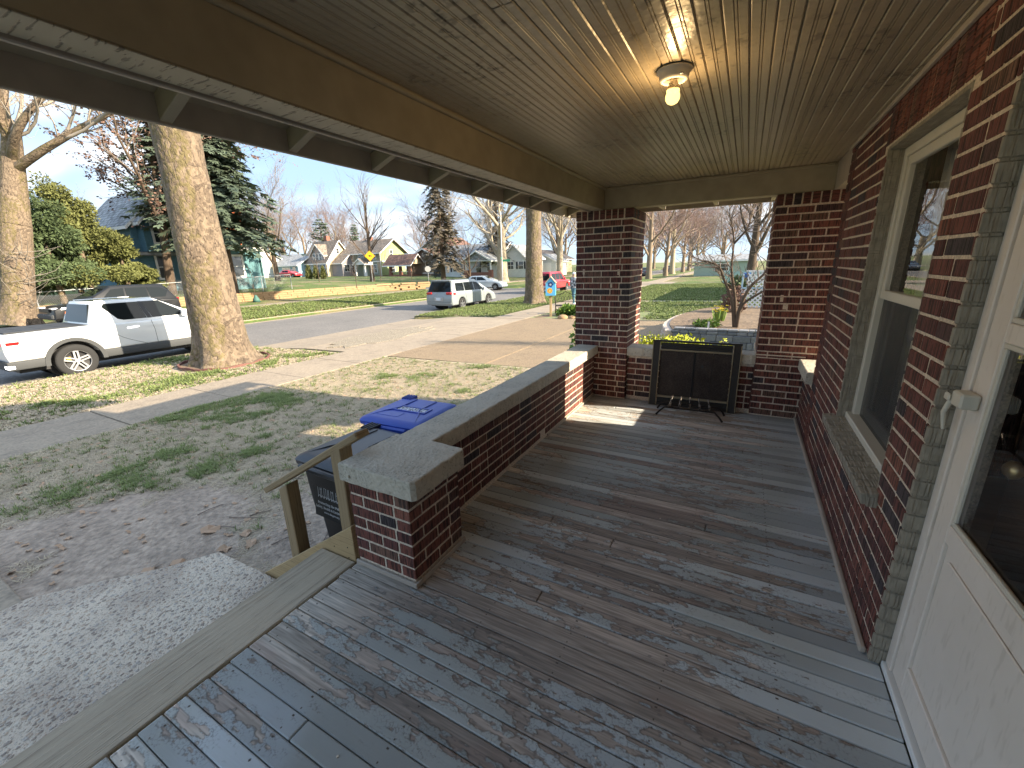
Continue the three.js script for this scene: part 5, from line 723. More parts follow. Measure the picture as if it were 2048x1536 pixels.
// ---------------------------------------------------------------- trees
const rdir = (r, d, spread) => { const a = r() * 6.283, u = V(0, 1, 0); if (Math.abs(d.y) > 0.9) u.set(1, 0, 0); const s = V(0, 0, 0).crossVectors(d, u).normalize(), t = V(0, 0, 0).crossVectors(s, d); return d.clone().multiplyScalar(Math.cos(spread)).addScaledVector(s, Math.sin(spread) * Math.cos(a)).addScaledVector(t, Math.sin(spread) * Math.sin(a)).normalize(); };
function grow(seed, o) {
  const r = rngOf(seed), T = new Buf(), C = new Buf(); const { levels = 4, twist = 0.16, rise = 0.12 } = o;
  const limb = (p, d, len, rad, lv) => {
    const n = lv === 0 ? 9 : lv < 2 ? 7 : lv < levels - 1 ? 5 : 3, pts = [p.clone()], rr = [rad], q = p.clone(), e = d.clone();
    for (let k = 1; k <= n; k++) { e.add(V((r() - 0.5), (r() - 0.5) + (lv ? rise : 0.1), (r() - 0.5)).multiplyScalar((lv ? twist * (1 + lv * 0.35) : o.trunkTwist ?? 0.02) * 1.6)).normalize(); q.addScaledVector(e, len / n); pts.push(q.clone()); rr.push(rad * (1 - (lv === 0 ? (o.taper ?? 0.45) : 0.62) * k / n)); }
    if (lv === 0) { if (o.flare) { rr[0] *= o.flare; pts.splice(1, 0, pts[0].clone().lerp(pts[1], 0.25)); rr.splice(1, 0, rad * (1 + (o.flare - 1) * 0.35)); } }
    (lv < 2 ? T : C).tube(pts, rr, lv === 0 ? 12 : lv === 1 ? 7 : lv === 2 ? 5 : 3);
    if (lv >= levels) return;
    const kids = o.kids[lv], m = pts.length - 1, bare = lv === 0 ? (o.bare ?? 0.35) : 0.18;
    for (let k = 0; k < kids; k++) {
      const s = k === kids - 1 && lv ? 1 : lerp(bare, 1, (k + r() * 0.9) / kids), f = s * m, i = Math.min(m - 1, Math.floor(f)), at = pts[i].clone().lerp(pts[i + 1], f - i), ra = lerp(rr[i], rr[i + 1], f - i), dd = pts[i + 1].clone().sub(pts[i]).normalize();
      const nd = rdir(r, dd, (o.spread[lv] ?? 0.7) * (0.7 + 0.6 * r())); if (o.flat && lv < 2) nd.y = Math.abs(nd.y) * 0.8 + 0.12; nd.y += o.lift ?? 0.08; nd.normalize();
      limb(at, nd, len * (o.ratio[lv] ?? 0.6) * (0.65 + 0.6 * r()) * (1 - 0.35 * (s - bare) * (lv === 0 ? (o.cone ?? 0.3) : 0)), Math.max(o.minr ?? 0.006, ra * (o.thin ?? 0.62) * (0.75 + 0.4 * r())), lv + 1);
    }
  };
  limb(V(0, -0.15, 0), V(0, 1, 0), o.h, o.r, 0); return [T.geo(), C.geo()];
}
const leafless = {};
function bareTree(name, label, pos, kind, turn = 0, s = 1, group) {
  const K = leafless[kind]; if (!K.g) K.g = grow(K.seed, K.o);
  const g = thing(name, label, 'tree', pos, turn, group); g.scale.setScalar(s); mesh('trunk', K.g[0], K.m[0], g); mesh('crown', K.g[1], K.m[1], g); return g;
}
Object.assign(leafless, {
  syc: { seed: 5, m: [M.barkPale, M.twigPale], o: { h: 8, r: 0.5, flare: 1.5, taper: 0.55, bare: 0.34, kids: [8, 7, 6, 6], spread: [0.85, 0.65, 0.7, 0.75], ratio: [0.95, 0.55, 0.5, 0.5], levels: 4, twist: 0.22, thin: 0.46, minr: 0.008, rise: 0.14 } },
  syc2: { seed: 19, m: [M.barkPale, M.twigPale], o: { h: 5.5, r: 0.62, flare: 1.5, taper: 0.45, bare: 0.38, kids: [8, 7, 7, 6], spread: [0.95, 0.65, 0.7, 0.75], ratio: [1.5, 0.55, 0.5, 0.5], levels: 4, twist: 0.24, thin: 0.44, minr: 0.009, rise: 0.12 } },
  street: { seed: 33, m: [M.barkMid, M.twigRed], o: { h: 7.5, r: 0.36, flare: 1.5, taper: 0.5, bare: 0.36, kids: [8, 7, 7, 7], spread: [0.8, 0.7, 0.75, 0.8], ratio: [1.0, 0.55, 0.5, 0.5], levels: 4, twist: 0.24, thin: 0.45, minr: 0.013, rise: 0.1 } },
  maple: { seed: 47, m: [M.barkDark, M.twig], o: { h: 9, r: 0.28, flare: 1.3, taper: 0.8, bare: 0.25, kids: [14, 6, 5, 4], spread: [0.75, 0.55, 0.5, 0.5], ratio: [0.5, 0.5, 0.5, 0.5], levels: 3, twist: 0.1, thin: 0.5, minr: 0.012, rise: 0.2, cone: 0.9 } },
  round: { seed: 58, m: [M.barkDark, M.twig], o: { h: 7, r: 0.32, flare: 1.3, taper: 0.6, bare: 0.3, kids: [8, 6, 6, 6], spread: [0.7, 0.55, 0.6, 0.6], ratio: [0.9, 0.6, 0.5, 0.5], levels: 4, twist: 0.16, thin: 0.48, minr: 0.012, rise: 0.15 } },
  sapling: { seed: 66, m: [M.barkDark, M.twig], o: { h: 3.0, r: 0.035, taper: 0.8, bare: 0.35, kids: [9, 4, 3], spread: [0.6, 0.5, 0.5], ratio: [0.4, 0.5, 0.5], levels: 2, twist: 0.12, thin: 0.55, minr: 0.006, rise: 0.2, cone: 0.8 } },
});
{ // the big sycamore on the verge, its trunk modelled with flaking plates
  const bigTrunk = (rad, h, seed, flare) => { const g = new THREE.CylinderGeometry(1, 1, h, 72, 150, true).translate(0, h / 2, 0), p = g.attributes.position, uv = g.attributes.uv; for (let i = 0; i < p.count; i++) { const y = p.getY(i), a = Math.atan2(p.getZ(i), p.getX(i)); const f = 1 + flare * 1.25 * Math.exp(-y / 0.38) * (1 + 0.42 * Math.sin(a * 5 + seed) + 0.3 * Math.sin(a * 3 + 2 * seed) + 0.15 * Math.sin(a * 9 + seed)) - 0.15 * Math.min(1, y / 5); const u = (a + Math.PI) / (2 * Math.PI) * 18, n = fbm(u, y * 2.2, 3, seed, 18, 0), w = worley(u * 2.1, y * 6.5, seed + 3, 0); const rr = rad * f * (1 + 0.05 * (n - 0.5)) + 0.003 * sstep(0.02, 0.3, w[1] - w[0]) * w[2] + 0.032 * (fbm(u * 3, y * 4, 4, seed + 9, 54, 0) - 0.5) + 0.05 * Math.sin(y * 0.9 + a * 2 + seed) * 0.4; p.setX(i, rr * Math.cos(a)); p.setZ(i, rr * Math.sin(a)); uv.setXY(i, (a + Math.PI) * rad, y); } g.computeVertexNormals(); return g; };
  const crown = grow(71, { h: 4.5, r: 0.53, taper: 0.45, bare: 0.3, kids: [7, 6, 5, 4], spread: [0.85, 0.6, 0.65, 0.7], ratio: [1.5, 0.55, 0.5, 0.5], levels: 4, twist: 0.2, thin: 0.55, minr: 0.008 });
  const mk = (label, pos, rad, h, seed, flare, turn) => { const g = thing('sycamore_tree', label, 'tree', pos, 0); mesh('trunk', bigTrunk(rad, h, seed, flare), M.bark, g); const l = mesh('limbs', crown[0], M.bark, g); l.position.y = h - 0.2; l.rotation.y = turn; const c = mesh('crown', crown[1], M.twigPale, g); c.position.y = h - 0.2; c.rotation.y = turn; return g; };
  mk('massive flaky-barked tree trunk ringed by edging beside the white pickup', [-12.1, -0.70, -6.0], 0.57, 7.5, 3, 0.34, 0.4);
  { const B = new Buf(), q = rngOf(72), dr = (pts, r0) => { const P = new THREE.CatmullRomCurve3(pts.map(p => V(...p))).getPoints(12); B.tube(P, P.map((_, i) => r0 * (1 - 0.8 * i / 12)), 5); for (let k = 5; k < 13; k++) { let p = P[k].clone(), d = rdir(q, V(0, -0.4, 0.3).normalize(), 1.2); const t = [p.clone()]; for (let s = 0; s < 3; s++) { d.add(V((q() - 0.5) * 0.9, (q() - 0.5) * 0.9, (q() - 0.5) * 0.9)).normalize(); p = p.clone().addScaledVector(d, 0.08 + 0.12 * q()); t.push(p); } B.tube(t, [0.006, 0.005, 0.004, 0.003], 3); } };
    dr([[0.3, 8.0, -0.4], [1.0, 8.3, -1.6], [1.4, 6.8, -2.4], [1.45, 5.3, -2.35]], 0.05); dr([[0.5, 8.0, -0.3], [2.2, 8.4, -2.2], [3.1, 6.6, -3.2], [3.2, 4.9, -3.2]], 0.05); const t1 = scene.children[scene.children.length - 1]; mesh('hanging_twigs', B.geo(), M.twigPale, t1); }
  mk('thick tan tree trunk on the green verge near the blue book box', [-11.25, -0.70, -23.6], 0.53, 8.0, 8, 0.30, 2.1);
  mk('thick tree trunk with side shoots by the chain-link fence', [-29.6, -0.45, -6.25], 0.58, 4.9, 13, 0.42, 1.2).rotation.x = -0.2;
  const sh = new Buf(), r = rngOf(14); for (let k = 0; k < 34; k++) { let p = V(-29.6 + 0.6, 0.3 + r() * 2.6, -6.25 + (r() - 0.5) * 0.7), d = V(0.6 + r() * 0.4, 0.5 * r(), (r() - 0.5) * 2).normalize(); const pts = [p.clone()]; for (let q = 0; q < 5; q++) { d.add(V((r() - 0.5) * 0.5, 0.3 * r(), (r() - 0.5) * 0.5)).normalize(); p = p.clone().addScaledVector(d, 0.16 + r() * 0.22); pts.push(p); } sh.tube(pts, pts.map((_, i) => 0.016 * (1 - i / 6.5)), 4); }
  const st = scene.children[scene.children.length - 1]; const m = mesh('side_shoots', sh.geo(), M.twigPale, st); m.position.set(29.6, 0.45, 6.25);
  // mulch ring with edging
  const ring = thing('tree_edging', 'curved rusty-red edging strip round the massive tree trunk', 'edging', [-12.1, -0.70, -6.0]); const B = new Buf(), W = new Buf(); const pts = []; for (let k = 0; k <= 48; k++) { const a = k / 48 * 6.283, q = 1.05 + 0.06 * Math.sin(a * 3); pts.push(V(q * Math.cos(a), 0, q * Math.sin(a))); }
  for (let k = 0; k < 48; k++) { const a = pts[k], b = pts[k + 1], ya = 0.085 + 0.015 * Math.sin(k * 1.3), yb = 0.085 + 0.015 * Math.sin((k + 1) * 1.3), s = 0.97; B.quad(V(a.x, -0.06, a.z), V(a.x, ya, a.z), V(b.x, yb, b.z), V(b.x, -0.06, b.z)); B.quad(V(a.x, ya, a.z), V(a.x * s, ya, a.z * s), V(b.x * s, yb, b.z * s), V(b.x, yb, b.z)); B.quad(V(b.x * s, -0.06, b.z * s), V(b.x * s, yb, b.z * s), V(a.x * s, ya, a.z * s), V(a.x * s, -0.06, a.z * s)); }
  mesh('edging_strip', B.geo(), std({ color: lin(0.16, 0.07, 0.055), roughness: 0.8 }), ring); const mul = mesh('mulch', new THREE.CircleGeometry(1.03, 40).rotateX(-Math.PI / 2).translate(0, 0.035, 0), M.dirt, ring);
}
// leafy crowns from small faces
function needles(seed, h, R0, o = {}) { // spruce-like: whorls of drooping sprays
  const r = rngOf(seed), L = new Buf(), B = new Buf(), { whorls = 34, per = 8, sprays = 12, droop = 0.5, size = 0.30, y0 = 0.12, gap = 0 } = o; B.tube([V(0, -0.2, 0), V(0, h * 0.5, 0), V(0, h * 0.98, 0)], [h * 0.018 + 0.06, h * 0.011 + 0.03, 0.02], 8);
  for (let w = 0; w < whorls; w++) { const t = (w + r() * 0.5) / whorls, y = h * lerp(y0, 0.99, t), len = R0 * Math.pow(1 - t, o.pow ?? 0.75) * (0.75 + 0.5 * r()) + 0.12;
    for (let k = 0; k < per; k++) { if (r() < gap) continue; const a = r() * 6.283, l = len * (0.7 + 0.5 * r()), pts = []; for (let q = 0; q <= 5; q++) { const s = q / 5; pts.push(V(Math.cos(a) * l * s, y + l * (0.18 * s - droop * s * s + 0.16 * s * s * s), Math.sin(a) * l * s)); } B.tube(pts, pts.map((_, i) => 0.03 * (1 - i / 5.4)), 3);
      for (let q = 0; q < sprays; q++) { const s = 0.18 + 0.85 * (q + r()) / sprays, i = Math.min(4, Math.floor(s * 5)), p = pts[i].clone().lerp(pts[i + 1], Math.min(1, s * 5 - i)); const sd = (r() - 0.5) * 2, z = size * (0.6 + 0.8 * r()), dir = V(Math.cos(a + sd * 1.3), -0.35 - 0.5 * r(), Math.sin(a + sd * 1.3)).normalize(), sidew = V(-dir.z, (r() - 0.5) * 0.6, dir.x).normalize();
        for (let m = 0; m < 3; m++) { const e = dir.clone().addScaledVector(sidew, (m - 1) * 0.7).normalize(), b = sidew.clone().addScaledVector(dir, (r() - 0.5) * 0.5).multiplyScalar(z * 0.17), tip = p.clone().addScaledVector(e, z * (0.7 + 0.5 * r())), mid = p.clone().lerp(tip, 0.5); L.quad(p, mid.clone().add(b), tip, mid.clone().sub(b)); } } } }
  return [B.geo(), L.geo()];
}
function foliage(seed, n, blobs, size, flat = 0.5) { // leaf clumps spread through lobed volumes: blobs [x,y,z,rx,ry,rz]
  const r = rngOf(seed), L = new Buf(), vol = blobs.map(b => Math.cbrt(b[3] * b[4] * b[5]) ** 2), tot = vol.reduce((a, b) => a + b, 0);
  for (let k = 0; k < n; k++) { let q = r() * tot, i = 0; while (i < blobs.length - 1 && (q -= vol[i]) > 0) i++; const b = blobs[i], a = r() * 6.283, c = r() * 2 - 1, s = Math.sqrt(1 - c * c), rad = Math.pow(r(), 0.30) * (0.9 + 0.25 * r()); const p = V(b[0] + b[3] * rad * s * Math.cos(a), b[1] + b[4] * rad * c, b[2] + b[5] * rad * s * Math.sin(a)); const out = V(s * Math.cos(a), c * 0.5 + flat * (r() - 0.3), s * Math.sin(a)).normalize(), d = rdir(r, out, 0.9), e = rdir(r, d, 1.57), z = size * (0.35 + 1.35 * r() * r() + 0.2); const tip = p.clone().addScaledVector(d, z), mid = p.clone().addScaledVector(d, z * 0.45); L.quad(p, mid.clone().addScaledVector(e, z * 0.28), tip, mid.clone().addScaledVector(e, -z * 0.28)); }
  return L.geo();
}
function conifer(name, label, pos, geos, m, turn = 0, s = 1, group) { const g = thing(name, label, 'tree', pos, turn, group); g.scale.setScalar(s); mesh('trunk', geos[0], M.barkDark, g); mesh('crown', geos[1], m, g); return g; }
{
  const at = (x, z) => [x, landY(x, z) - 0.02, z];
  // spruce before the teal house
  const sp = needles(101, 15, 3.7, { whorls: 52, per: 11, sprays: 22, size: 0.46, y0: 0.25, droop: 0.6, gap: 0.06 });
  conifer('spruce_tree', 'tall dark spruce with drooping branches before the teal house', at(-33.6, -18.3), sp, M.spruce);
  conifer('spruce_tree', 'slimmer dark spruce hidden behind the flaky-barked trunk', at(-34.6, -16.2), needles(102, 13.5, 3.0, { whorls: 38, per: 8, sprays: 12, size: 0.40, y0: 0.36, gap: 0.15 }), M.spruce);
  // cedars behind the chain-link fence
  const cedar = (label, x, z, h, w, m, seed, n = 9000) => { const g = thing('cedar_tree', label, 'tree', at(x, z), seed); const r = rngOf(seed), bl = []; for (let k = 0; k < 26; k++) { const t = r(), y = h * (0.12 + 0.86 * t), q = w * (1 - 0.75 * t) * (0.45 + 0.5 * r()), a = r() * 6.283; bl.push([q * Math.cos(a), y, q * Math.sin(a), w * 0.42 * (1.1 - 0.6 * t), h * 0.055 + 0.12, w * 0.42 * (1.1 - 0.6 * t)]); } mesh('trunk', tubeGeo([[0, -0.2, 0], [0.05, h * 0.4, 0.04], [0, h * 0.9, 0]], [0.17, 0.12, 0.03], 8), M.bark, g); mesh('crown', foliage(seed + 5, n * 2.4, bl, 0.15, 0.3), m, g); return g; };
  cedar('dark green cedar beside the shooting tree trunk', -34.5, -9.3, 5.9, 2.3, M.cedarDark, 201, 11000); cedar('olive green cedar over the chain-link fence', -35.4, -10.9, 6.4, 2.3, M.cedar, 202, 12000); cedar('low olive cedar beside the teal house', -35.4, -12.7, 3.7, 1.7, M.cedar, 203, 10000); cedar('tall thin olive cedar behind the others', -39.5, -11.6, 7.4, 2.0, M.cedar, 204, 5000); cedar('broad dark cedar at the fence end', -36.2, -7.6, 5.0, 2.2, M.cedarDark, 205, 9000);
  // copper-leaved tree behind the trunk
  const k = grow(81, { h: 11, r: 0.30, taper: 0.6, bare: 0.28, kids: [14, 7, 6, 4], spread: [0.95, 0.6, 0.7, 0.7], ratio: [0.62, 0.55, 0.5, 0.5], levels: 3, twist: 0.2, thin: 0.5, minr: 0.010 });
  const oak = thing('oak_tree', 'leaning tree with sparse russet leaves behind the massive trunk', 'tree', at(-35.2, -15.0), 0.4); oak.rotation.x = -0.02; oak.rotation.z = -0.04; mesh('trunk', k[0], M.barkDark, oak); mesh('crown', k[1], M.twig, oak);
  { const p = k[1].attributes.position, r = rngOf(83), L = new Buf(), n = 9000; for (let q = 0; q < n; q++) { const i = Math.floor(r() * p.count), c = V(p.getX(i) + (r() - 0.5) * 0.3, p.getY(i) + (r() - 0.5) * 0.3, p.getZ(i) + (r() - 0.5) * 0.3), d = rdir(r, V(0, -1, 0), 1.2), e = rdir(r, d, 1.57), z = 0.10 + 0.14 * r(); L.quad(c, c.clone().addScaledVector(d, z * 0.5).addScaledVector(e, z * 0.35), c.clone().addScaledVector(d, z), c.clone().addScaledVector(d, z * 0.5).addScaledVector(e, -z * 0.35)); } mesh('leaves', L.geo(), M.brownLeaf, oak); }
  // open trees
  const T = (kind, name, label, x, z, turn, s, group) => bareTree(name, label, at(x, z), kind, turn, s, group);
  T('round', 'bare_tree', 'bare round-headed tree behind the teal house', -66, -43, 0.3, 1.25); T('maple', 'bare_tree', 'bare upright tree in front of the green house', -47.5, -45.3, 0.9, 1.2);
  T('round', 'bare_tree', 'bare dark tree left of the old brown spruce', -52, -66, 2.0, 1.3);
  conifer('spruce_tree', 'tall thin brownish spruce shading the bungalow', at(-37.2, -48.6), needles(111, 17, 3.0, { whorls: 44, per: 8, sprays: 11, size: 0.5, y0: 0.14, droop: 0.9, gap: 0.2 }), M.oldSpruce);
  conifer('spruce_tree', 'tall brown spruce rising behind the white house', at(-38.5, -66), needles(112, 20, 3.2, { whorls: 44, per: 7, sprays: 10, size: 0.55, y0: 0.16, droop: 0.8, gap: 0.2 }), M.oldSpruce);
  T('syc2', 'sycamore_tree', 'huge pale sycamore on the corner before the white house', -30.2, -53.0, 0.6, 1.35); T('syc', 'sycamore_tree', 'pale sycamore beyond the corner sycamore', -25.8, -63.5, 1.9, 1.2); T('maple', 'bare_tree', 'small dark bare tree in front of the white house porch', -33.2, -49.3, 2.9, 0.62);
  conifer('pine_tree', 'small pointed pine between grey and green houses', at(-84, -76), needles(113, 12, 2.4, { whorls: 22, per: 7, sprays: 8, size: 0.5, y0: 0.1, droop: 0.3 }), M.spruce); conifer('pine_tree', 'bright green conifer behind the bungalow', at(-62, -84), needles(114, 13.5, 2.6, { whorls: 22, per: 7, sprays: 8, size: 0.55, y0: 0.1, droop: 0.3 }), M.cedar); conifer('pine_tree', 'ragged flat-topped pine behind the grey house chimney', at(-96, -76), needles(115, 14, 3.2, { whorls: 12, per: 6, sprays: 9, size: 0.6, y0: 0.55, droop: 0.1, gap: 0.25 }), M.spruce);
  // saplings on the terrace
  for (const [x, z, s, l] of [[-38.5, -29.5, 1.15, 'young bare sapling before the arborvitae row'], [-33.6, -33.2, 0.95, 'slender bare sapling by the yellow sign'], [-31.0, -27.6, 1.0, 'bare sapling rising from the stone terrace wall'], [-34.2, -38.6, 1.15, 'bare twiggy sapling near the side street'], [-31.2, -18.4, 0.75, 'bare sapling growing from the green watering bag']]) bareTree('sapling', l, [x, landY(x, z) - 0.02, z], 'sapling', x, s);
  solo('watering_bag', new THREE.LatheGeometry([[0, 0], [0.26, 0], [0.22, 0.2], [0.1, 0.42], [0.05, 0.5], [0, 0.5]].map(p => new THREE.Vector2(...p)), 16).translate(-31.2, landY(-31.2, -18.4), -18.4), std({ color: lin(0.05, 0.13, 0.11), roughness: 0.7 }), 'dark green tree watering bag on the far verge', 'watering bag');
  const arb = [new THREE.CylinderGeometry(0.05, 0.06, 0.5, 7).translate(0, 0.2, 0), foliage(301, 2600, [[0, 0.7, 0, 0.5, 0.6, 0.5], [0, 1.3, 0, 0.38, 0.6, 0.38], [0, 1.9, 0, 0.2, 0.5, 0.2]], 0.22)];
  const a0 = thing('arborvitae', 'pointed green arborvitae in the row before the grey house', 'shrub', at(-68.0, -50.2), 0, 'arborvitae row'); mesh('trunk', arb[0], M.barkDark, a0); mesh('crown', arb[1], M.cedar, a0); copyOf(a0, at(-66.6, -50.6), 1.2, null, 0.95); copyOf(a0, at(-65.2, -51.0), 2.2, null, 0.9);
  // trees along the near verge and the far block, seen through the end opening
  const rows = [[-11.6, -60.5, 'street', 0.4, 1.15], [-11.4, -73, 'street', 1.7, 1.0], [-12.0, -84, 'syc', 2.6, 1.05], [-11.5, -95, 'street', 3.4, 1.05], [-11.8, -108, 'street', 4.3, 1.05], [-11.5, -122, 'syc', 5.2, 1.1], [-11.5, -138, 'street', 0.9, 1.1], [-25.5, -76, 'syc', 0.2, 1.1], [-25.6, -90, 'street', 1.1, 1.1], [-25.5, -104, 'syc2', 2.3, 1.0], [-25.5, -120, 'street', 3.0, 1.2], [-25.5, -140, 'street', 4.0, 1.2], [-5.0, -110, 'street', 2.0, 1.1], [-38, -92, 'round', 1.0, 1.5], [-44, -112, 'street', 2.0, 1.3], [2, -128, 'street', 5.0, 1.2], [-18, -170, 'street', 1.0, 1.4], [-30, -165, 'street', 2.4, 1.4], [-8, -168, 'street', 3.6, 1.4]];
  rows.forEach(([x, z, kk, tn, s], i) => bareTree('street_tree', x > -20 ? (x > -9 ? 'bare street tree on lawns past the pale driveway' : 'bare street tree in the row on the near verge beyond the book box') : 'bare street tree in the row across the street past the white house', at(x, z), kk, tn, s, x > -20 ? (x > -9 ? 'bare trees on far lawns' : 'bare trees along the near verge') : 'bare trees along the far side of the street'));
  T('round', 'bare_tree', 'tall forked dark tree beyond the white lattice fence', 0.4, -47.5, 1.1, 1.3); 
  const rr = rngOf(91); for (let q = 0; q < 16; q++) { const a = q / 16; bareTree('distant_tree', 'bare brown tree far behind the houses', at(-105 - rr() * 40 + a * 45, -40 - a * 85 - rr() * 10), q % 3 ? 'round' : 'street', rr() * 6, 0.9 + rr() * 0.5, 'bare trees on the skyline behind the houses'); }
}

// ---------------------------------------------------------------- houses across the street
const HM = {};
{
  const siding = (c, p = 0.12) => std({ map: tex(64, 256, (u, v) => { const n = fbm(u * 8, v * 30, 3, 7, 8, 30); return rgb(...c).map(q => q * (0.94 + 0.1 * n)); }, true, 1.2, 3), bumpMap: tex(8, 256, (u, v) => { const q = (v * 16) % 1; return q; }, false, 2, p * 16), bumpScale: 0.02, roughness: 0.75 });
  const shingle = c => std({ map: tex(256, 256, (u, v) => { const r = Math.floor(v * 20), q = hash2(Math.floor(u * 18 + (r % 2) * 0.5), r, 4); return rgb(...c).map(x => x * (0.78 + 0.36 * q) * ((v * 20) % 1 < 0.14 ? 0.7 : 1)); }, true, 4), roughness: 0.95 });
  Object.assign(HM, { teal: siding([89, 130, 136]), tealDark: siding([78, 115, 130]), orange: siding([182, 97, 58], 0.2), grey: siding([140, 136, 138]), cream: siding([206, 190, 156]), green: siding([160, 173, 123]), sage: siding([128, 132, 117]), blue: siding([145, 177, 192]), brown: siding([119, 104, 91], 0.18), whiteS: siding([206, 208, 206]), tan: siding([182, 166, 138]), roofG: shingle([130, 118, 106]), roofB: shingle([126, 96, 84]), roofS: shingle([148, 150, 152]), roofD: shingle([96, 90, 88]), brickR: std({ color: lin(0.22, 0.10, 0.07), roughness: 0.9 }), glass: phys({ color: lin(0.03, 0.036, 0.042), roughness: 0.08, clearcoat: 1 }), shutter: std({ color: lin(0.02, 0.02, 0.022), roughness: 0.6 }) });
}
// a window on a wall: centre c, size w,h, facing 'x' (+X) or 'z' (+Z)
function wnd(parent, face, x, y, z, w, h, opt = {}) {
  const g = new THREE.Group(); g.name = 'window'; parent.add(g); g.position.set(x, y, z); g.rotation.y = face === 'x' ? Math.PI / 2 : 0; const t = opt.t ?? 0.09;
  mesh('pane', cbox(-w / 2, w / 2, -h / 2, h / 2, 0.005, 0.02), HM.glass, g);
  mesh('frame', merge([cbox(-w / 2 - t, -w / 2, -h / 2 - t, h / 2 + t, 0, 0.05), cbox(w / 2, w / 2 + t, -h / 2 - t, h / 2 + t, 0, 0.05), cbox(-w / 2, w / 2, h / 2, h / 2 + t, 0, 0.052), cbox(-w / 2, w / 2, -h / 2 - t, -h / 2, 0, 0.06), cbox(-w / 2, w / 2, -0.025, 0.025, 0.02, 0.04), ...Array.from({ length: (opt.bars || 0) }, (_, k) => cbox(-w / 2 + w * (k + 1) / (opt.bars + 1) - 0.02, -w / 2 + w * (k + 1) / (opt.bars + 1) + 0.02, -h / 2, h / 2, 0.021, 0.045))]), M.white, g);
  return g;
}
// gabled block: walls, two slopes, gables. ridge 'x' or 'z'. limits local.
function gable(parent, x0, x1, z0, z1, y0, y1, yr, ridge, wallM, roofM, ov = 0.4, gm = wallM) {
  mesh('wall', cbox(x0, x1, y0, y1, z0, z1), wallM, parent);
  const A = ridge === 'z' ? (x1 - x0) : (z1 - z0), k = (yr - y1) / (A / 2), th = 0.14, e = -ov;
  const sh = new THREE.Shape([[e, y1 - ov * k + 0.02], [A / 2, yr + 0.02], [A - e, y1 - ov * k + 0.02], [A - e, y1 - ov * k + th], [A / 2, yr + th], [e, y1 - ov * k + th]].map(p => new THREE.Vector2(...p)));
  const len = (ridge === 'z' ? z1 - z0 : x1 - x0) + 2 * ov, g = new THREE.ExtrudeGeometry(sh, { depth: len, bevelEnabled: false });
  const gs = new THREE.ExtrudeGeometry(new THREE.Shape([[0, y1], [A / 2, yr - 0.02], [A, y1]].map(p => new THREE.Vector2(...p))), { depth: len - 2 * ov - 0.02, bevelEnabled: false });
  const rk = new THREE.Shape([[e - 0.02, y1 - ov * k - 0.12], [A / 2, yr - 0.10], [A - e + 0.02, y1 - ov * k - 0.12], [A - e + 0.02, y1 - ov * k + 0.10], [A / 2, yr + 0.13], [e - 0.02, y1 - ov * k + 0.10]].map(p => new THREE.Vector2(...p)));
  const r0 = new THREE.ExtrudeGeometry(rk, { depth: 0.05, bevelEnabled: false }), r1 = r0.clone(); r0.translate(0, 0, -0.052); r1.translate(0, 0, len + 0.002);
  const place = q => { if (ridge === 'z') q.translate(x0, 0, z0 - ov); else { q.rotateY(Math.PI / 2); q.translate(x0 - ov, 0, z1); } return q; };
  const gp = q => { if (ridge === 'z') q.translate(x0, 0, z0 + 0.01); else { q.rotateY(Math.PI / 2); q.translate(x0 + 0.01, 0, z1); } return q; };
  mesh('roof', muv(place(g)), roofM, parent); mesh('gable', muv(gp(gs)), gm, parent); mesh('bargeboard', place(r0), M.white, parent); mesh('bargeboard', place(r1), M.white, parent);
  const ey = y1 - ov * k; if (ridge === 'z') { mesh('eave_board', cbox(x1 + ov, x1 + ov + 0.03, ey - 0.08, ey + 0.12, z0 - ov, z1 + ov), M.white, parent); } else mesh('eave_board', cbox(x0 - ov, x1 + ov, ey - 0.08, ey + 0.12, z1 + ov, z1 + ov + 0.03), M.white, parent);
}
const baseAt = (x, z, d = 0.3) => landY(x, z) - d;
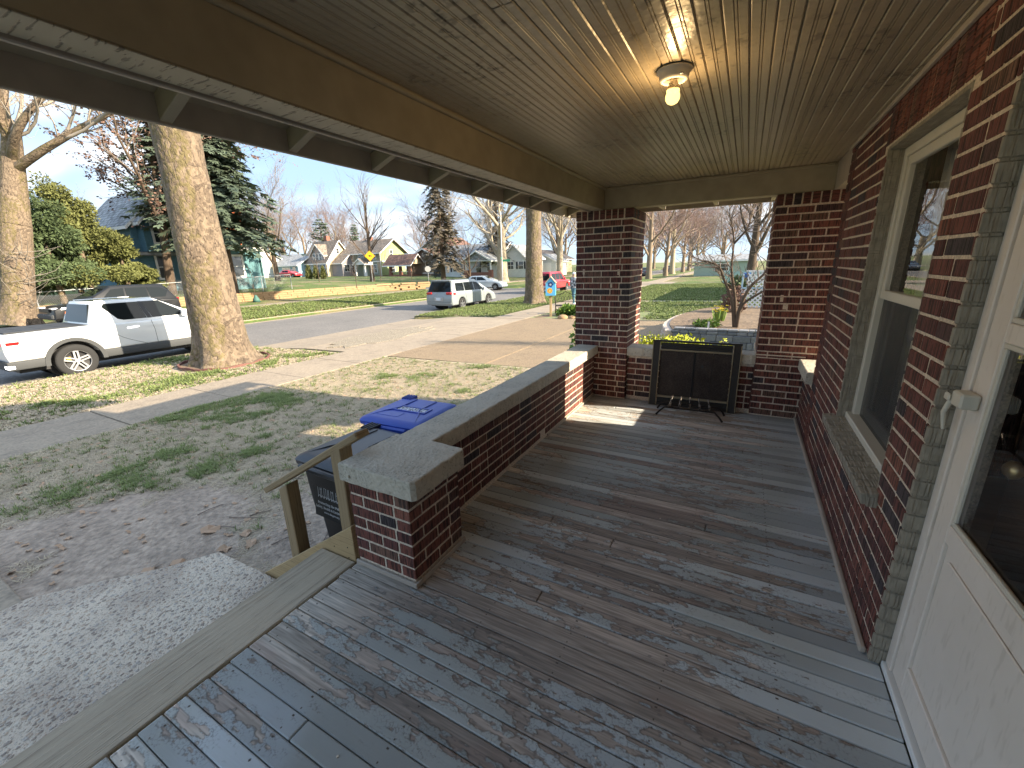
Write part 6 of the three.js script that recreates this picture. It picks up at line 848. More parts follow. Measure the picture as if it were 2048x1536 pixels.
{ // teal house
  const g = thing('teal_house', 'teal clapboard house with roof terrace behind the dark spruce', 'house'), y = 0.2;
  gable(g, -46, -38, -19.2, -14.6, y, 5.2, 7.6, 'x', HM.tealDark, HM.roofS, 0.35); mesh('wall', cbox(-44, -36, y, 3.35, -22.3, -19.21), HM.teal, g); mesh('cornice', cbox(-44, -35.8, 3.36, 3.62, -22.5, -19.2), M.white, g); mesh('wall', cbox(-45, -39.2, 3.6, 6.9, -23.2, -19.3), HM.orange, g); mesh('wall', cbox(-46, -37.4, 3.0, 3.25, -19.15, -14.4), HM.roofS, g);
  gable(g, -41.0, -37.2, -16.9, -15.0, 3.26, 5.4, 6.5, 'x', HM.tealDark, HM.roofS, 0.3);
  for (const [z, yy, w, h] of [[-20.0, 2.15, 1.25, 1.5]]) wnd(g, 'x', -35.995, yy, z, w, h, { t: 0.16 });
  wnd(g, 'x', -37.995, 2.2, -16.1, 0.75, 1.55, { t: 0.14 }); wnd(g, 'x', -37.19, 4.5, -16.0, 0.8, 1.2, { t: 0.14 }); wnd(g, 'x', -37.995, 4.5, -18.2, 0.7, 1.3, { t: 0.14 }); wnd(g, 'x', -39.19, 5.0, -20.3, 0.9, 1.5, { t: 0.14 }); wnd(g, 'x', -37.995, 1.9, -14.9, 0.35, 0.6, { t: 0.1 });
  for (let k = 0; k < 22; k++) mesh('baluster', cbox(-36.2, -36.16, 3.62, 4.35, -22.2 + k * 0.14, -22.16 + k * 0.14), M.barkDark, g); mesh('handrail', cbox(-36.25, -36.12, 4.35, 4.42, -22.3, -19.2), M.barkDark, g);
  mesh('downpipe', new THREE.CylinderGeometry(0.05, 0.05, 3.1, 8).translate(-35.94, 1.8, -22.15), std({ color: lin(0.03, 0.09, 0.09), roughness: 0.5 }), g);
}
{ // grey and cream cottage: fronts the side street, ridge parallel to it
  const g = thing('grey_house', 'grey and cream cottage with steep roof and glazed porch', 'house'), y = -0.1, zf = -62;
  gable(g, -85, -77.8, zf - 7, zf, y, 3.5, 7.7, 'x', HM.cream, HM.roofG, 0.45); mesh('front_panel', cbox(-85, -77.82, y, 3.48, zf + 0.002, zf + 0.05), HM.grey, g); gable(g, -82.6, -78.6, zf - 2.6, zf - 0.2, 3.4, 4.9, 6.9, 'z', HM.grey, HM.roofG, 0.3, HM.grey); gable(g, -77.79, -74.6, zf - 6.2, zf - 1.2, y, 3.1, 5.0, 'x', HM.grey, HM.roofG, 0.25);
  mesh('chimney', cbox(-82, -81.1, 6.6, 8.9, zf - 4.4, zf - 3.5), HM.brickR, g);
  for (let k = 0; k < 7; k++) wnd(g, 'z', -84.2 + k * 0.95, 2.2, zf + 0.055, 0.75, 1.5, { t: 0.07 }); wnd(g, 'x', -74.59, 2.0, zf - 2.4, 1.3, 1.4, { bars: 1 }); wnd(g, 'x', -74.59, 2.4, zf - 3.9, 0.7, 0.5); wnd(g, 'x', -74.59, 1.35, zf - 5.4, 0.8, 2.0, { t: 0.14 }); wnd(g, 'x', -77.79, 5.6, zf - 3.2, 0.6, 1.0); wnd(g, 'x', -77.79, 4.2, zf - 6.5, 0.6, 1.2);
  for (let k = 0; k < 3; k++) wnd(g, 'z', -81.6 + k * 1.0, 4.4, zf - 0.19, 0.7, 1.3, { t: 0.1 });
}
{ // green two-storey
  const g = thing('green_house', 'two-storey sage and lime house with deep eaves', 'house'), y = -0.1, zf = -66;
  gable(g, -77.2, -66.3, zf - 7.2, zf, y, 5.2, 7.6, 'x', HM.green, HM.roofG, 0.75, HM.green); mesh('front_panel', cbox(-77.2, -66.32, y, 5.1, zf + 0.002, zf + 0.05), HM.sage, g); mesh('belt_course', cbox(-77.25, -66.25, 3.05, 3.25, zf - 7.25, zf + 0.09), M.white, g); mesh('foundation', cbox(-77.22, -66.26, -0.5, 0.35, zf - 7.22, zf + 0.07), HM.brickR, g);
  gable(g, -72.4, -69.4, zf + 0.06, zf + 1.5, 2.6, 2.75, 3.7, 'z', M.white, HM.roofG, 0.25); mesh('entry_door', cbox(-71.4, -70.4, y + 0.4, 2.4, zf + 0.06, zf + 0.1), M.white, g); for (const x of [-72.2, -69.6]) mesh('porch_post', cbox(x - 0.09, x + 0.09, 0, 2.6, zf + 1.25, zf + 1.43), M.white, g);
  for (let k = 0; k < 3; k++) { wnd(g, 'z', -76.4 + k * 0.95, 4.25, zf + 0.055, 0.75, 1.1); wnd(g, 'z', -76.3 + k * 0.95, 1.6, zf + 0.055, 0.75, 1.6); } for (const x of [-72.2, -71.3]) wnd(g, 'z', x, 4.25, zf + 0.055, 0.7, 1.1); wnd(g, 'z', -67.9, 4.25, zf + 0.055, 0.8, 1.1); wnd(g, 'z', -67.9, 1.7, zf + 0.055, 0.9, 1.6); wnd(g, 'x', -66.29, 4.7, zf - 3.2, 0.7, 1.4); wnd(g, 'x', -66.29, 1.7, zf - 3.4, 0.9, 1.4);
  mesh('chimney', cbox(-72.6, -71.8, 7.0, 8.3, zf - 4, zf - 3.2), HM.brickR, g); mesh('downpipe', new THREE.CylinderGeometry(0.06, 0.06, 4.8, 8).translate(-66.2, 2.6, zf + 0.15), M.white, g);
}
{ // bungalow
  const g = thing('brown_bungalow', 'brown bungalow with flared porch piers and red roof', 'house'), y = -0.2, zf = -66;
  gable(g, -61.5, -51.5, zf - 10, zf - 2.2, y, 2.9, 5.2, 'z', HM.brown, HM.roofB, 0.7, HM.brown); gable(g, -63.6, -57.4, zf - 2.2, zf + 1.2, 2.45, 2.65, 4.2, 'x', HM.tan, HM.roofB, 0.6);
  for (const x of [-63.0, -60.4, -58.0]) mesh('porch_pier', new THREE.CylinderGeometry(0.28, 0.46, 2.5, 4, 1).rotateY(Math.PI / 4).translate(x, 1.2, zf + 0.8), HM.brickR, g); mesh('porch_floor', cbox(-63.4, -57.6, -0.3, 0.4, zf - 2.2, zf + 1.1), HM.brickR, g); mesh('porch_rail', cbox(-63.4, -57.6, 0.95, 1.05, zf + 0.9, zf + 1.0), M.white, g);
  wnd(g, 'z', -55.2, 1.9, zf - 2.19, 2.3, 1.6, { bars: 2 }); wnd(g, 'z', -56.5, 4.1, zf - 2.19, 0.9, 0.5); mesh('belt', cbox(-57.3, -51.5, 0.5, 0.68, zf - 2.19, zf - 2.1), M.white, g); mesh('corner_board', cbox(-51.75, -51.45, y, 2.9, zf - 2.3, zf - 2.1), M.white, g);
  const h = thing('white_gabled_house', 'white gabled house with tan roof behind the bungalow', 'house'); gable(h, -68, -58, -90, -80, 0, 5.4, 8.4, 'z', HM.whiteS, HM.roofB, 0.5); wnd(h, 'z', -63, 4.6, -79.98, 0.9, 1.3);
}
{ // white house at the corner
  const g = thing('white_house', 'white house with grey roof and red brick porch piers', 'house'), y = -0.4, zf = -64;
  gable(g, -49, -37.5, zf - 8, zf, y, 2.8, 5.4, 'x', HM.whiteS, HM.roofS, 0.5); gable(g, -42.4, -37.0, zf + 0.02, zf + 2.8, 2.4, 2.6, 4.0, 'z', HM.whiteS, HM.roofS, 0.4, HM.roofS); gable(g, -37.4, -33.0, zf - 9, zf - 2, y, 2.9, 4.9, 'z', HM.whiteS, HM.roofS, 0.4); gable(g, -36, -31, zf - 16, zf - 10.5, y, 2.2, 3.4, 'z', HM.whiteS, HM.roofS, 0.3);
  wnd(g, 'z', -45.6, 1.5, zf + 0.005, 2.2, 1.4, { bars: 1 }); for (const x of [-47.1, -44.1]) mesh('shutter', cbox(x - 0.2, x + 0.2, 0.75, 2.25, zf + 0.005, zf + 0.05), HM.shutter, g); wnd(g, 'z', -41.2, 1.4, zf + 0.005, 1.0, 1.9); wnd(g, 'z', -39.0, 1.5, zf + 0.005, 0.9, 1.4); wnd(g, 'z', -35.9, 1.6, zf - 1.995, 1.1, 1.2, { bars: 1 }); wnd(g, 'z', -33.9, 1.6, zf - 1.995, 0.9, 1.2); mesh('garage_door', cbox(-35.5, -32, y + 0.2, 1.9, zf - 10.5, zf - 10.45), M.white, g); for (const x of [-34.7, -33.2]) mesh('shutter', cbox(x - 0.15, x + 0.15, 1.0, 2.2, zf - 1.995, zf - 1.95), HM.shutter, g);
  for (const x of [-42.2, -37.3]) { mesh('porch_pier', cbox(x - 0.32, x + 0.32, y - 0.2, 1.0, zf + 2.1, zf + 2.7), HM.brickR, g); mesh('porch_post', cbox(x - 0.1, x + 0.1, 1.0, 2.4, zf + 2.3, zf + 2.5), M.white, g); } mesh('porch_wall', cbox(-41.8, -37.7, y - 0.2, 0.65, zf + 2.3, zf + 2.5), HM.brickR, g);
  solo('dark_gate', cbox(-50.4, -48.9, -0.4, 1.5, zf + 0.9, zf + 1.05), HM.shutter, 'black solid gate panel beside the white house', 'gate');
}
{ // pale blue and white houses behind the teal one
  const g = thing('blue_house', 'pale blue single-storey house with porch behind the teal house', 'house'); gable(g, -98, -84.5, -68, -60, -0.1, 3.1, 5.2, 'x', HM.blue, HM.roofS, 0.6); wnd(g, 'z', -88.5, 1.6, -59.98, 2.6, 1.6, { bars: 2 }); wnd(g, 'z', -85.8, 1.9, -59.98, 0.9, 1.2); mesh('porch_post', cbox(-91.1, -90.9, -0.1, 3.0, -59.6, -59.4), M.white, g);
  const h = thing('white_cottage', 'white cottage with dark roof behind the teal house', 'house'); gable(h, -104, -93, -62, -54, 0.0, 4.4, 6.8, 'x', HM.whiteS, HM.roofD, 0.5); wnd(h, 'z', -95, 1.9, -53.98, 0.9, 1.4);
  const fh = thing('far_house', 'long low house far along the street past the red vehicle', 'house'); gable(fh, -44, -36, -96, -80, -0.2, 2.8, 4.6, 'z', HM.tan, HM.roofD, 0.6); wnd(fh, 'x', -35.98, 1.5, -86, 1.6, 1.1);
  const gs = thing('green_shed', 'pale green low building far past the neighbouring lawn', 'shed'); gable(gs, -6.5, 1.0, -72, -66, -0.6, 1.5, 2.2, 'x', std({ color: lin(0.30, 0.38, 0.32), roughness: 0.8 }), HM.roofS, 0.3); wnd(gs, 'z', -3, 0.6, -65.98, 1.6, 0.9);
  const nh = thing('neighbour_house', 'tan neighbouring house with white porch beam beyond the lattice', 'house'); gable(nh, 2.6, 12, -38, -27, -0.6, 2.6, 4.6, 'z', HM.tan, HM.roofG, 0.6); mesh('porch_beam', cbox(0.9, 2.6, 1.5, 1.7, -27.5, -27.3), M.white, nh); mesh('porch_post', cbox(0.95, 1.07, -0.6, 1.5, -27.46, -27.34), M.white, nh); wnd(nh, 'z', 4.2, 1.3, -26.98, 1.2, 1.3);
}
{ // stone terrace wall across the street
  const g = thing('terrace_wall', 'low tan stone retaining wall along the terrace across the street', 'retaining wall'), r = rngOf(44);
  for (let c = 0; c < 4; c++) { let z = -4 - r(); while (z > -34.2) { const L = 0.7 + r() * 0.9, e = z - L, x = wallX((z + e) / 2), top = -0.43 + c * 0.155 + (c === 3 ? (z > -29 ? 0 : 0.06) : 0); const m = mesh('stone', muv(chamfer(0.34, 0.148, L - 0.012, 0.012), 1, r() * 3, r() * 3), M.limestone, g); m.position.set(x - 0.03 * c - 0.1 + (r() - 0.5) * 0.02, top + 0.075, (z + e) / 2); m.rotation.y = Math.atan2(wallX(e) - wallX(z), e - z); z = e; } }
}
{ // chain-link fence
  const g = thing('chain_link_fence', 'grey chain-link fence on the terrace before the cedars', 'fence'), X = -33.6, y0 = z => landY(X, z);
  const P = z => { mesh('post', new THREE.CylinderGeometry(0.03, 0.03, 1.25, 8).translate(X, y0(z) + 0.6, z), M.steel, g); };
  for (let z = -3; z >= -23; z -= 2.5) P(z); mesh('top_rail', tubeGeo([[X, y0(-3) + 1.18, -3], [X, y0(-23) + 1.18, -23]], 0.022, 6), M.steel, g); mesh('top_rail', tubeGeo([[X, y0(-23) + 1.18, -23], [X - 5, y0(-23) + 1.3, -23]], 0.022, 6), M.steel, g);
  const B = new Buf(); for (let z = -3; z > -23; z -= 0.075) for (const s of [1, -1]) { const a = V(X, y0(z) + 0.05, z), b = V(X, y0(z) + 1.16, z + s * 0.9); if (b.z > -3 || b.z < -23) continue; B.tube([a, b], [0.0035, 0.0035], 3); } mesh('wire_mesh', B.geo(), M.steel, g);
}
{ // signs and poles
  const pole = (g, h, r = 0.03, m = M.steel) => mesh('pole', new THREE.CylinderGeometry(r, r, h, 8).translate(0, h / 2, 0), m, g);
  const s = thing('stop_sign', 'octagonal stop sign seen from its pale back by the side street', 'sign', [-35.2, landY(-35.2, -40.9) - 0.02, -42.9], 0.5); pole(s, 2.6); mesh('sign_plate', new THREE.CylinderGeometry(0.38, 0.38, 0.012, 8).rotateY(Math.PI / 8).rotateX(Math.PI / 2).translate(0, 2.3, 0.04), std({ color: lin(0.55, 0.54, 0.5), roughness: 0.5, metalness: 0.3 }), s);
  const y = thing('warning_sign', 'yellow diamond pedestrian warning sign on the terrace lawn', 'sign', [-34.6, landY(-34.6, -33) - 0.02, -33.0], 0.75); pole(y, 3.1); { const c = document.createElement('canvas'); c.width = c.height = 128; const x = c.getContext('2d'); x.fillStyle = '#f2b51c'; x.fillRect(0, 0, 128, 128); x.strokeStyle = x.fillStyle = '#141414'; x.lineWidth = 4; x.strokeRect(6, 6, 116, 116); x.translate(64, 64); x.rotate(-Math.PI / 4); x.beginPath(); x.arc(0, -30, 8, 0, 7); x.fill(); x.fillRect(-8, -20, 16, 26); x.lineWidth = 9; x.beginPath(); x.moveTo(-4, 4); x.lineTo(-14, 34); x.moveTo(4, 4); x.lineTo(14, 34); x.moveTo(-6, -14); x.lineTo(-20, 4); x.moveTo(6, -14); x.lineTo(20, 2); x.stroke(); const t = new THREE.CanvasTexture(c); t.colorSpace = THREE.SRGBColorSpace; const m = mesh('sign_plate', new THREE.BoxGeometry(0.75, 0.75, 0.012), std({ map: t, roughness: 0.5 }), y); m.rotation.z = Math.PI / 4; m.position.set(0, 2.65, 0.04); } 
  mesh('lower_plate', cbox(-0.22, 0.22, 1.75, 2.05, 0.035, 0.045), M.white, y);
  const l = thing('street_sign_pole', 'tall pale pole with green street name blade at the corner', 'sign pole', [-25.2, landY(-25.2, -44.2) - 0.02, -44.2], 0.4); pole(l, 8.2, 0.075, std({ color: lin(0.5, 0.5, 0.48), roughness: 0.6 })); mesh('street_blade', cbox(0.08, 0.95, 2.75, 3.0, -0.012, 0.012), std({ color: lin(0.02, 0.20, 0.11), roughness: 0.5 }), l); mesh('street_blade', cbox(-0.012, 0.012, 3.02, 3.27, 0.08, 0.9), std({ color: lin(0.02, 0.20, 0.11), roughness: 0.5 }), l);
  const u = thing('utility_pole', 'leaning pale utility pole behind the teal house', 'pole', [-72, landY(-72, -46) - 0.02, -46.5]); mesh('mast', new THREE.CylinderGeometry(0.10, 0.15, 9, 8).translate(0, 4.5, 0).rotateX(0.04), M.barkPale, u); mesh('cross_arm', cbox(-0.06, 0.06, 7.9, 8.05, -0.9, 0.9), M.barkPale, u);
}
{ // little book box on a post, bench, flower border
  const px = -7.45, pz = -17.3, py = landY(px, pz) - 0.02, g = thing('book_box', 'sky-blue painted book box with flower decals on a wooden post', 'book box', [px, py, pz], 0.35);
  const bl = std({ color: lin(0.10, 0.40, 0.68), roughness: 0.5 }), bl2 = std({ color: lin(0.16, 0.55, 0.72), roughness: 0.5 });
  mesh('post', cbox(-0.05, 0.05, 0, 0.95, -0.05, 0.05, 0.005), M.woodNew, g); mesh('box', new THREE.ExtrudeGeometry(new THREE.Shape([[-0.21, 0.95], [0.21, 0.95], [0.21, 1.48], [0, 1.72], [-0.21, 1.48]].map(p => new THREE.Vector2(...p))), { depth: 0.40, bevelEnabled: false }).translate(0, 0, -0.2), bl, g);
  mesh('side_panel', cbox(0.2105, 0.222, 0.97, 1.46, -0.18, 0.18), bl2, g); for (const s of [1, -1]) { const m = mesh('roof_panel', cbox(-0.02, 0.36, 0, 0.022, -0.25, 0.25), M.woodGrey, g); m.position.set(0, 1.735, 0); m.rotation.z = s > 0 ? -0.852 : Math.PI + 0.852; if (s < 0) m.scale.y = -1; }
  const fl = (x, y, c, cc, n) => { const f = new THREE.Group(); f.name = 'flower_decal'; g.add(f); f.position.set(x, y, 0.201); for (let k = 0; k < n; k++) { const a = k / n * 6.283; mesh('petal', new THREE.CircleGeometry(0.05, 12).translate(0.07 * Math.cos(a), 0.07 * Math.sin(a), 0.002), c, f); } mesh('centre', new THREE.CircleGeometry(0.045, 14).translate(0, 0, 0.005), cc, f); };
  fl(0, 1.42, std({ color: lin(0.02, 0.05, 0.22), roughness: 0.6 }), M.white, 5); fl(-0.03, 1.16, std({ color: lin(0.8, 0.42, 0.03), roughness: 0.6 }), std({ color: lin(0.8, 0.5, 0.15), roughness: 0.6 }), 7);
  const b = thing('garden_bench', 'black wrought-iron scroll-back bench beside the book box', 'bench', [-7.25, py, -18.6], 0.45); const T = (n, pts, r = 0.016) => mesh(n, tubeGeo(pts, r, 6), M.iron, b);
  for (const s of [-1, 1]) { T('leg', [[s * 0.48, 0, 0.42], [s * 0.48, 0.40, 0.40], [s * 0.48, 0.42, 0]]); T('leg', [[s * 0.48, 0, -0.1], [s * 0.48, 0.42, 0], [s * 0.48, 0.88, -0.14]]); T('armrest', [[s * 0.48, 0.62, -0.04], [s * 0.48, 0.65, 0.3], [s * 0.48, 0.58, 0.42], [s * 0.48, 0.40, 0.42]]); }
  T('seat_rail', [[-0.48, 0.42, 0], [0.48, 0.42, 0]]); T('seat_rail', [[-0.48, 0.41, 0.40], [0.48, 0.41, 0.40]]); for (let k = 0; k < 9; k++) mesh('seat_slat', cbox(-0.47, 0.47, 0.42, 0.43, 0.02 + k * 0.043, 0.045 + k * 0.043), M.iron, b);
  T('back_rail', [[-0.48, 0.86, -0.135], [-0.25, 0.90, -0.145], [0, 1.02, -0.17], [0.25, 0.90, -0.145], [0.48, 0.86, -0.135]]); T('back_rail', [[-0.48, 0.56, -0.045], [0.48, 0.56, -0.045]]); for (let k = 0; k < 7; k++) { const x = -0.39 + k * 0.13, pts = []; for (let q = 0; q <= 10; q++) { const a = q / 10 * 6.283; pts.push([x + 0.06 * Math.cos(a), 0.71 + 0.10 * Math.sin(a), -0.09 - 0.02 * Math.sin(a)]); } T('scroll', pts, 0.008); } T('brace', [[-0.48, 0.06, 0.4], [0.48, 0.36, 0.4]], 0.01);
  const bd = struct('flower_bed', slabGeo(rough([[-8.0, -16.75], [-8.0, -17.9], [-5.0, -19.2], [-3.5, -17.0], [-4.6, -16.2], [-6.2, -16.35]], 3, 0.3, 0.04), py + 0.03, 0.12), M.dirt, 'small soil border round the book box'); 
  const fr = rngOf(3); for (let k = 0; k < 8; k++) { const x = -7.7 + fr() * 2.6, z = -17.0 - fr() * 1.2, q = 0.16 + 0.16 * fr(); const p = thing('border_plant', 'low green leafy plant in the border round the book box', 'plant', [x, py + 0.02, z], fr() * 6, 'plants round the book box'); mesh('foliage', foliage(400 + k, 160, [[0, q * 0.8, 0, q, q, q]], 0.22), M.greenLeaf, p); mesh('stem', new THREE.CylinderGeometry(0.01, 0.014, q, 5).translate(0, q / 2, 0), M.greenLeaf, p); }
  for (let k = 0; k < 6; k++) { const st = new THREE.IcosahedronGeometry(0.16 + 0.1 * fr(), 1); st.scale(1, 0.6, 1); solo('border_stone', st.translate(-6.6 + k * 0.38, py + 0.08, -16.6 - 0.15 * Math.sin(k)), M.limestone, 'pale rounded stone edging the border by the bench', 'stone', 'stones edging the border'); }
}
{ // person walking past, mostly behind the pillar
  const J = [], bone = (a, b, ra, rb) => J.push([V(...a), V(...b), ra, rb]);
  bone([0, 0.95, 0], [0, 1.2, 0.01], 0.15, 0.15); bone([0, 1.2, 0.01], [0, 1.42, 0], 0.16, 0.13); bone([-0.14, 1.42, 0], [0.14, 1.42, 0], 0.085, 0.085); bone([0, 1.45, 0], [0, 1.56, 0.01], 0.06, 0.055); bone([0, 1.64, 0.02], [0, 1.70, 0.01], 0.095, 0.095);
  for (const s of [-1, 1]) { bone([s * 0.18, 1.40, 0], [s * 0.22, 1.13, -0.02 * s], 0.065, 0.052); bone([s * 0.22, 1.13, -0.02 * s], [s * 0.20, 0.90, 0.10 + 0.04 * s], 0.052, 0.04); bone([s * 0.20, 0.90, 0.10 + 0.04 * s], [s * 0.19, 0.80, 0.13 + 0.04 * s], 0.042, 0.028); bone([s * 0.09, 0.93, 0], [s * 0.10, 0.50, 0.10 * s], 0.105, 0.07); bone([s * 0.10, 0.50, 0.10 * s], [s * 0.10, 0.09, 0.02 - 0.02 * s + 0.12 * s], 0.07, 0.045); bone([s * 0.10, 0.05, 0.0 + 0.12 * s], [s * 0.11, 0.04, 0.14 + 0.12 * s], 0.045, 0.04); }
  const N = 72, mc = new MarchingCubes(N, std({}), false, false, 200000), sd = (p, a, b, ra, rb) => { const ab = b.clone().sub(a), t = clamp(p.clone().sub(a).dot(ab) / ab.lengthSq()); return p.distanceTo(a.clone().addScaledVector(ab, t)) - lerp(ra, rb, t); };
  const S = 1.0; mc.isolation = 0; let i = 0; const p = V(0, 0, 0); for (let z = 0; z < N; z++) for (let y = 0; y < N; y++) for (let x = 0; x < N; x++) { p.set((x - N / 2) / (N / 2) * S, (y - N / 2) / (N / 2) * S + 0.93, (z - N / 2) / (N / 2) * S); let s = 0; for (const [a, b, ra, rb] of J) { const d = sd(p, a, b, ra, rb); s += Math.exp(-d * 34); } mc.field[i++] = Math.log(Math.max(s, 1e-30)) / 34; }
  mc.update(); const n = mc.count ?? mc.geometry.drawRange.count, pos = mc.positionArray.slice(0, n * 3), nor = mc.normalArray.slice(0, n * 3), col = new Float32Array(n * 3); for (let k = 0; k < n; k++) { const y = pos[k * 3 + 1] * S + 0.93, h = fbm(pos[k * 3] * 26, pos[k * 3 + 1] * 26 + pos[k * 3 + 2] * 19, 2, 6); const c = y < 0.08 ? [0.5, 0.5, 0.5] : y < 0.93 ? [0.06, 0.15, 0.20] : y < 1.50 ? (h > 0.5 ? [0.5, 0.52, 0.55] : [0.03, 0.035, 0.05]) : [0.45, 0.28, 0.2]; col.set(c, k * 3); pos[k * 3] *= S; pos[k * 3 + 1] = y; pos[k * 3 + 2] *= S; }
  const g = new THREE.BufferGeometry(); g.setAttribute('position', new THREE.BufferAttribute(pos, 3)); g.setAttribute('normal', new THREE.BufferAttribute(nor, 3)); g.setAttribute('color', new THREE.BufferAttribute(col, 3));
  const o = thing('person', 'person in patterned jacket and blue trousers walking past the bench', 'person', [-8.42, landY(-8.5, -22.8) + 0.03, -22.8], 2.7); mesh('body', g, std({ vertexColors: true, roughness: 0.9 }), o);
  const hr = new THREE.SphereGeometry(0.108, 20, 14, 0, 6.3, 0, 1.7).translate(0, 1.685, 0.005); mesh('cap', hr, std({ color: lin(0.5, 0.52, 0.55), roughness: 0.9 }), o); mesh('nose', new THREE.ConeGeometry(0.016, 0.04, 6).rotateX(1.4).translate(0, 1.66, 0.115), std({ color: lin(0.45, 0.28, 0.2), roughness: 0.8 }), o);
}

// ---------------------------------------------------------------- neighbour's raised bed, lattice, shrubs by the porch end
{
  const g = thing('raised_bed', 'raised garden bed walled with dark grey concrete blocks', 'garden bed'), r = rngOf(61), dk = [0, 1, 2].map(k => std({ map: tex(128, 128, grey([rgb(112, 114, 118), rgb(98, 101, 106), rgb(124, 125, 128)][k], 60 + k, 20, 0.12), true, 0.6), roughness: 0.9 })), bei = std({ map: tex(128, 128, grey(rgb(190, 172, 156), 64, 20, 0.1), true, 0.6), roughness: 0.95 });
  const zf = -10.9, top = 0.055, x0 = -1.42, x1 = 1.6; let y = top;
  [[0.06, 0.24], [0.075, 0.20], [0.155, 0.31], [0.155, 0.31], [0.155, 0.31], [0.1, 0.3]].forEach(([h, w], k) => { let x = x0 + (k % 2) * -0.05 - 0.008 * k; while (x < x1) { let e = Math.min(x1, x + w * (0.85 + 0.35 * r())); if (Math.abs(x - 0.22) < 0.16) e = x + 0.12; const m = mesh('block', muv(chamfer(e - x - 0.008, h - 0.007, 0.2, 0.008), 1, r() * 2, r() * 2), dk[Math.floor(r() * 3)], g); m.position.set((x + e) / 2, y - h / 2, zf - 0.1 + 0.02 * k + (r() - 0.5) * 0.018); m.rotation.set((r() - 0.5) * 0.03, (r() - 0.5) * 0.03, 0.006 + (r() - 0.5) * 0.02); x = e; } y -= h; });
  // curved pale edging on the street side
  const cv = new THREE.CatmullRomCurve3([V(-1.50, 0, -10.95), V(-1.75, 0, -12.2), V(-1.75, 0, -13.8), V(-1.35, 0, -15.8), V(-0.7, 0, -17.0), V(0.6, 0, -17.3)]); const n = 26; for (let c = 0; c < 4; c++) for (let k = 0; k < n; k++) { const p = cv.getPoint((k + 0.5) / n), t = cv.getTangent((k + 0.5) / n), m = mesh('block', muv(chamfer(0.24, 0.118, 0.285, 0.014), 1, r() * 2, r() * 2), bei, g); m.position.set(p.x - 0.02 * (3 - c) + (r() - 0.5) * 0.02, -0.46 + c * 0.124 - 0.002 * k, p.z + (r() - 0.5) * 0.02); m.rotation.y = Math.atan2(t.x, t.z); }
  const pts = cv.getPoints(20).map(p => [p.x + 0.05, p.z]); mesh('soil', slabGeo([[1.6, -11.0], ...pts, [1.6, -17.3]].reverse(), 0.0, 0.5), M.dirt, g);
  // multi-stemmed shrub-tree
  const tr = thing('multi_stem_tree', 'bare crooked multi-stemmed ornamental tree in the raised bed', 'tree', [-0.12, -0.01, -11.75]), T = new Buf(), C = new Buf(), rr = rngOf(64);
  const stem = (pts, r0) => { const c = new THREE.CatmullRomCurve3(pts.map(p => V(...p))), P = c.getPoints(14); T.tube(P, P.map((_, i) => r0 * (1 - 0.75 * i / 14)), 7); for (let k = 5; k < 15; k++) for (let q = 0; q < 3; q++) { let p = P[k].clone(), d = rdir(rr, c.getTangent(k / 14), 0.8); const tp = [p.clone()], L = 0.22 + 0.35 * rr(); for (let s = 0; s < 4; s++) { d.add(V((rr() - 0.5) * 0.9, (rr() - 0.5) * 0.7 + 0.12, (rr() - 0.5) * 0.9)).normalize(); p = p.clone().addScaledVector(d, L / 3); tp.push(p); if (s > 0 && rr() < 0.7) { const d2 = rdir(rr, d, 0.8); C.tube([p.clone(), p.clone().addScaledVector(d2, 0.14), p.clone().addScaledVector(d2, 0.26).add(V(0, 0.04, 0))], [0.006, 0.005, 0.003], 3); } } C.tube(tp, [0.012, 0.010, 0.008, 0.006, 0.004], 4); } };
  stem([[0, 0, 0], [-0.10, 0.6, 0.05], [-0.32, 1.15, 0.1], [-0.5, 1.5, 0.15], [-0.85, 1.62, 0.1], [-1.15, 1.75, 0.05]], 0.042); stem([[0.03, 0, 0], [-0.05, 0.7, -0.1], [-0.20, 1.4, -0.1], [-0.22, 2.1, 0], [-0.38, 2.7, 0.1]], 0.045); stem([[0.03, 0, 0], [0.08, 0.5, 0.05], [0.25, 1.0, 0.05], [0.55, 1.35, 0], [0.75, 1.9, 0], [0.95, 2.6, 0.1]], 0.05); stem([[0.06, 0, 0.02], [0.12, 0.55, 0.1], [0.45, 0.85, 0.15], [0.85, 1.05, 0.1], [1.15, 1.5, 0.1], [1.3, 2.2, 0.1]], 0.038); stem([[-0.2, 2.0, 0], [0.05, 2.35, 0.1], [0.1, 2.9, 0.2]], 0.03);
  mesh('trunk', T.geo(), M.barkDark, tr); mesh('crown', C.geo(), M.twig, tr);
  // lattice fence
  const lt = thing('lattice_fence', 'white crossed lattice panel fence behind the raised bed', 'fence', [-0.05, -0.47, -16.9], -0.06), wm = M.white;
  const panel = (x0, x1, y0, y1, z) => { const B = []; const st = 0.15, W = x1 - x0, H2 = y1 - y0; for (const s of [1, -1]) for (let k = -Math.ceil(H2 / st); k < W / st; k++) { let a = x0 + k * st, ya = y0, b = a + H2, yb = y1; if (a < x0) { ya += x0 - a; a = x0; } if (b > x1) { yb -= b - x1; b = x1; } if (yb - ya < 0.05) continue; const L = Math.hypot(b - a, yb - ya), q = new THREE.BoxGeometry(L, 0.045, 0.008); q.rotateZ(Math.PI / 4); q.translate((a + b) / 2, (ya + yb) / 2, z + s * 0.004); if (s < 0) { q.translate(-(x0 + x1) / 2, 0, 0).scale(-1, 1, 1).translate((x0 + x1) / 2, 0, 0); const ix = q.index.array; for (let i = 0; i < ix.length; i += 3) { const t = ix[i]; ix[i] = ix[i + 1]; ix[i + 1] = t; } q.computeVertexNormals(); } mesh('lattice_slat', q, wm, lt); } };
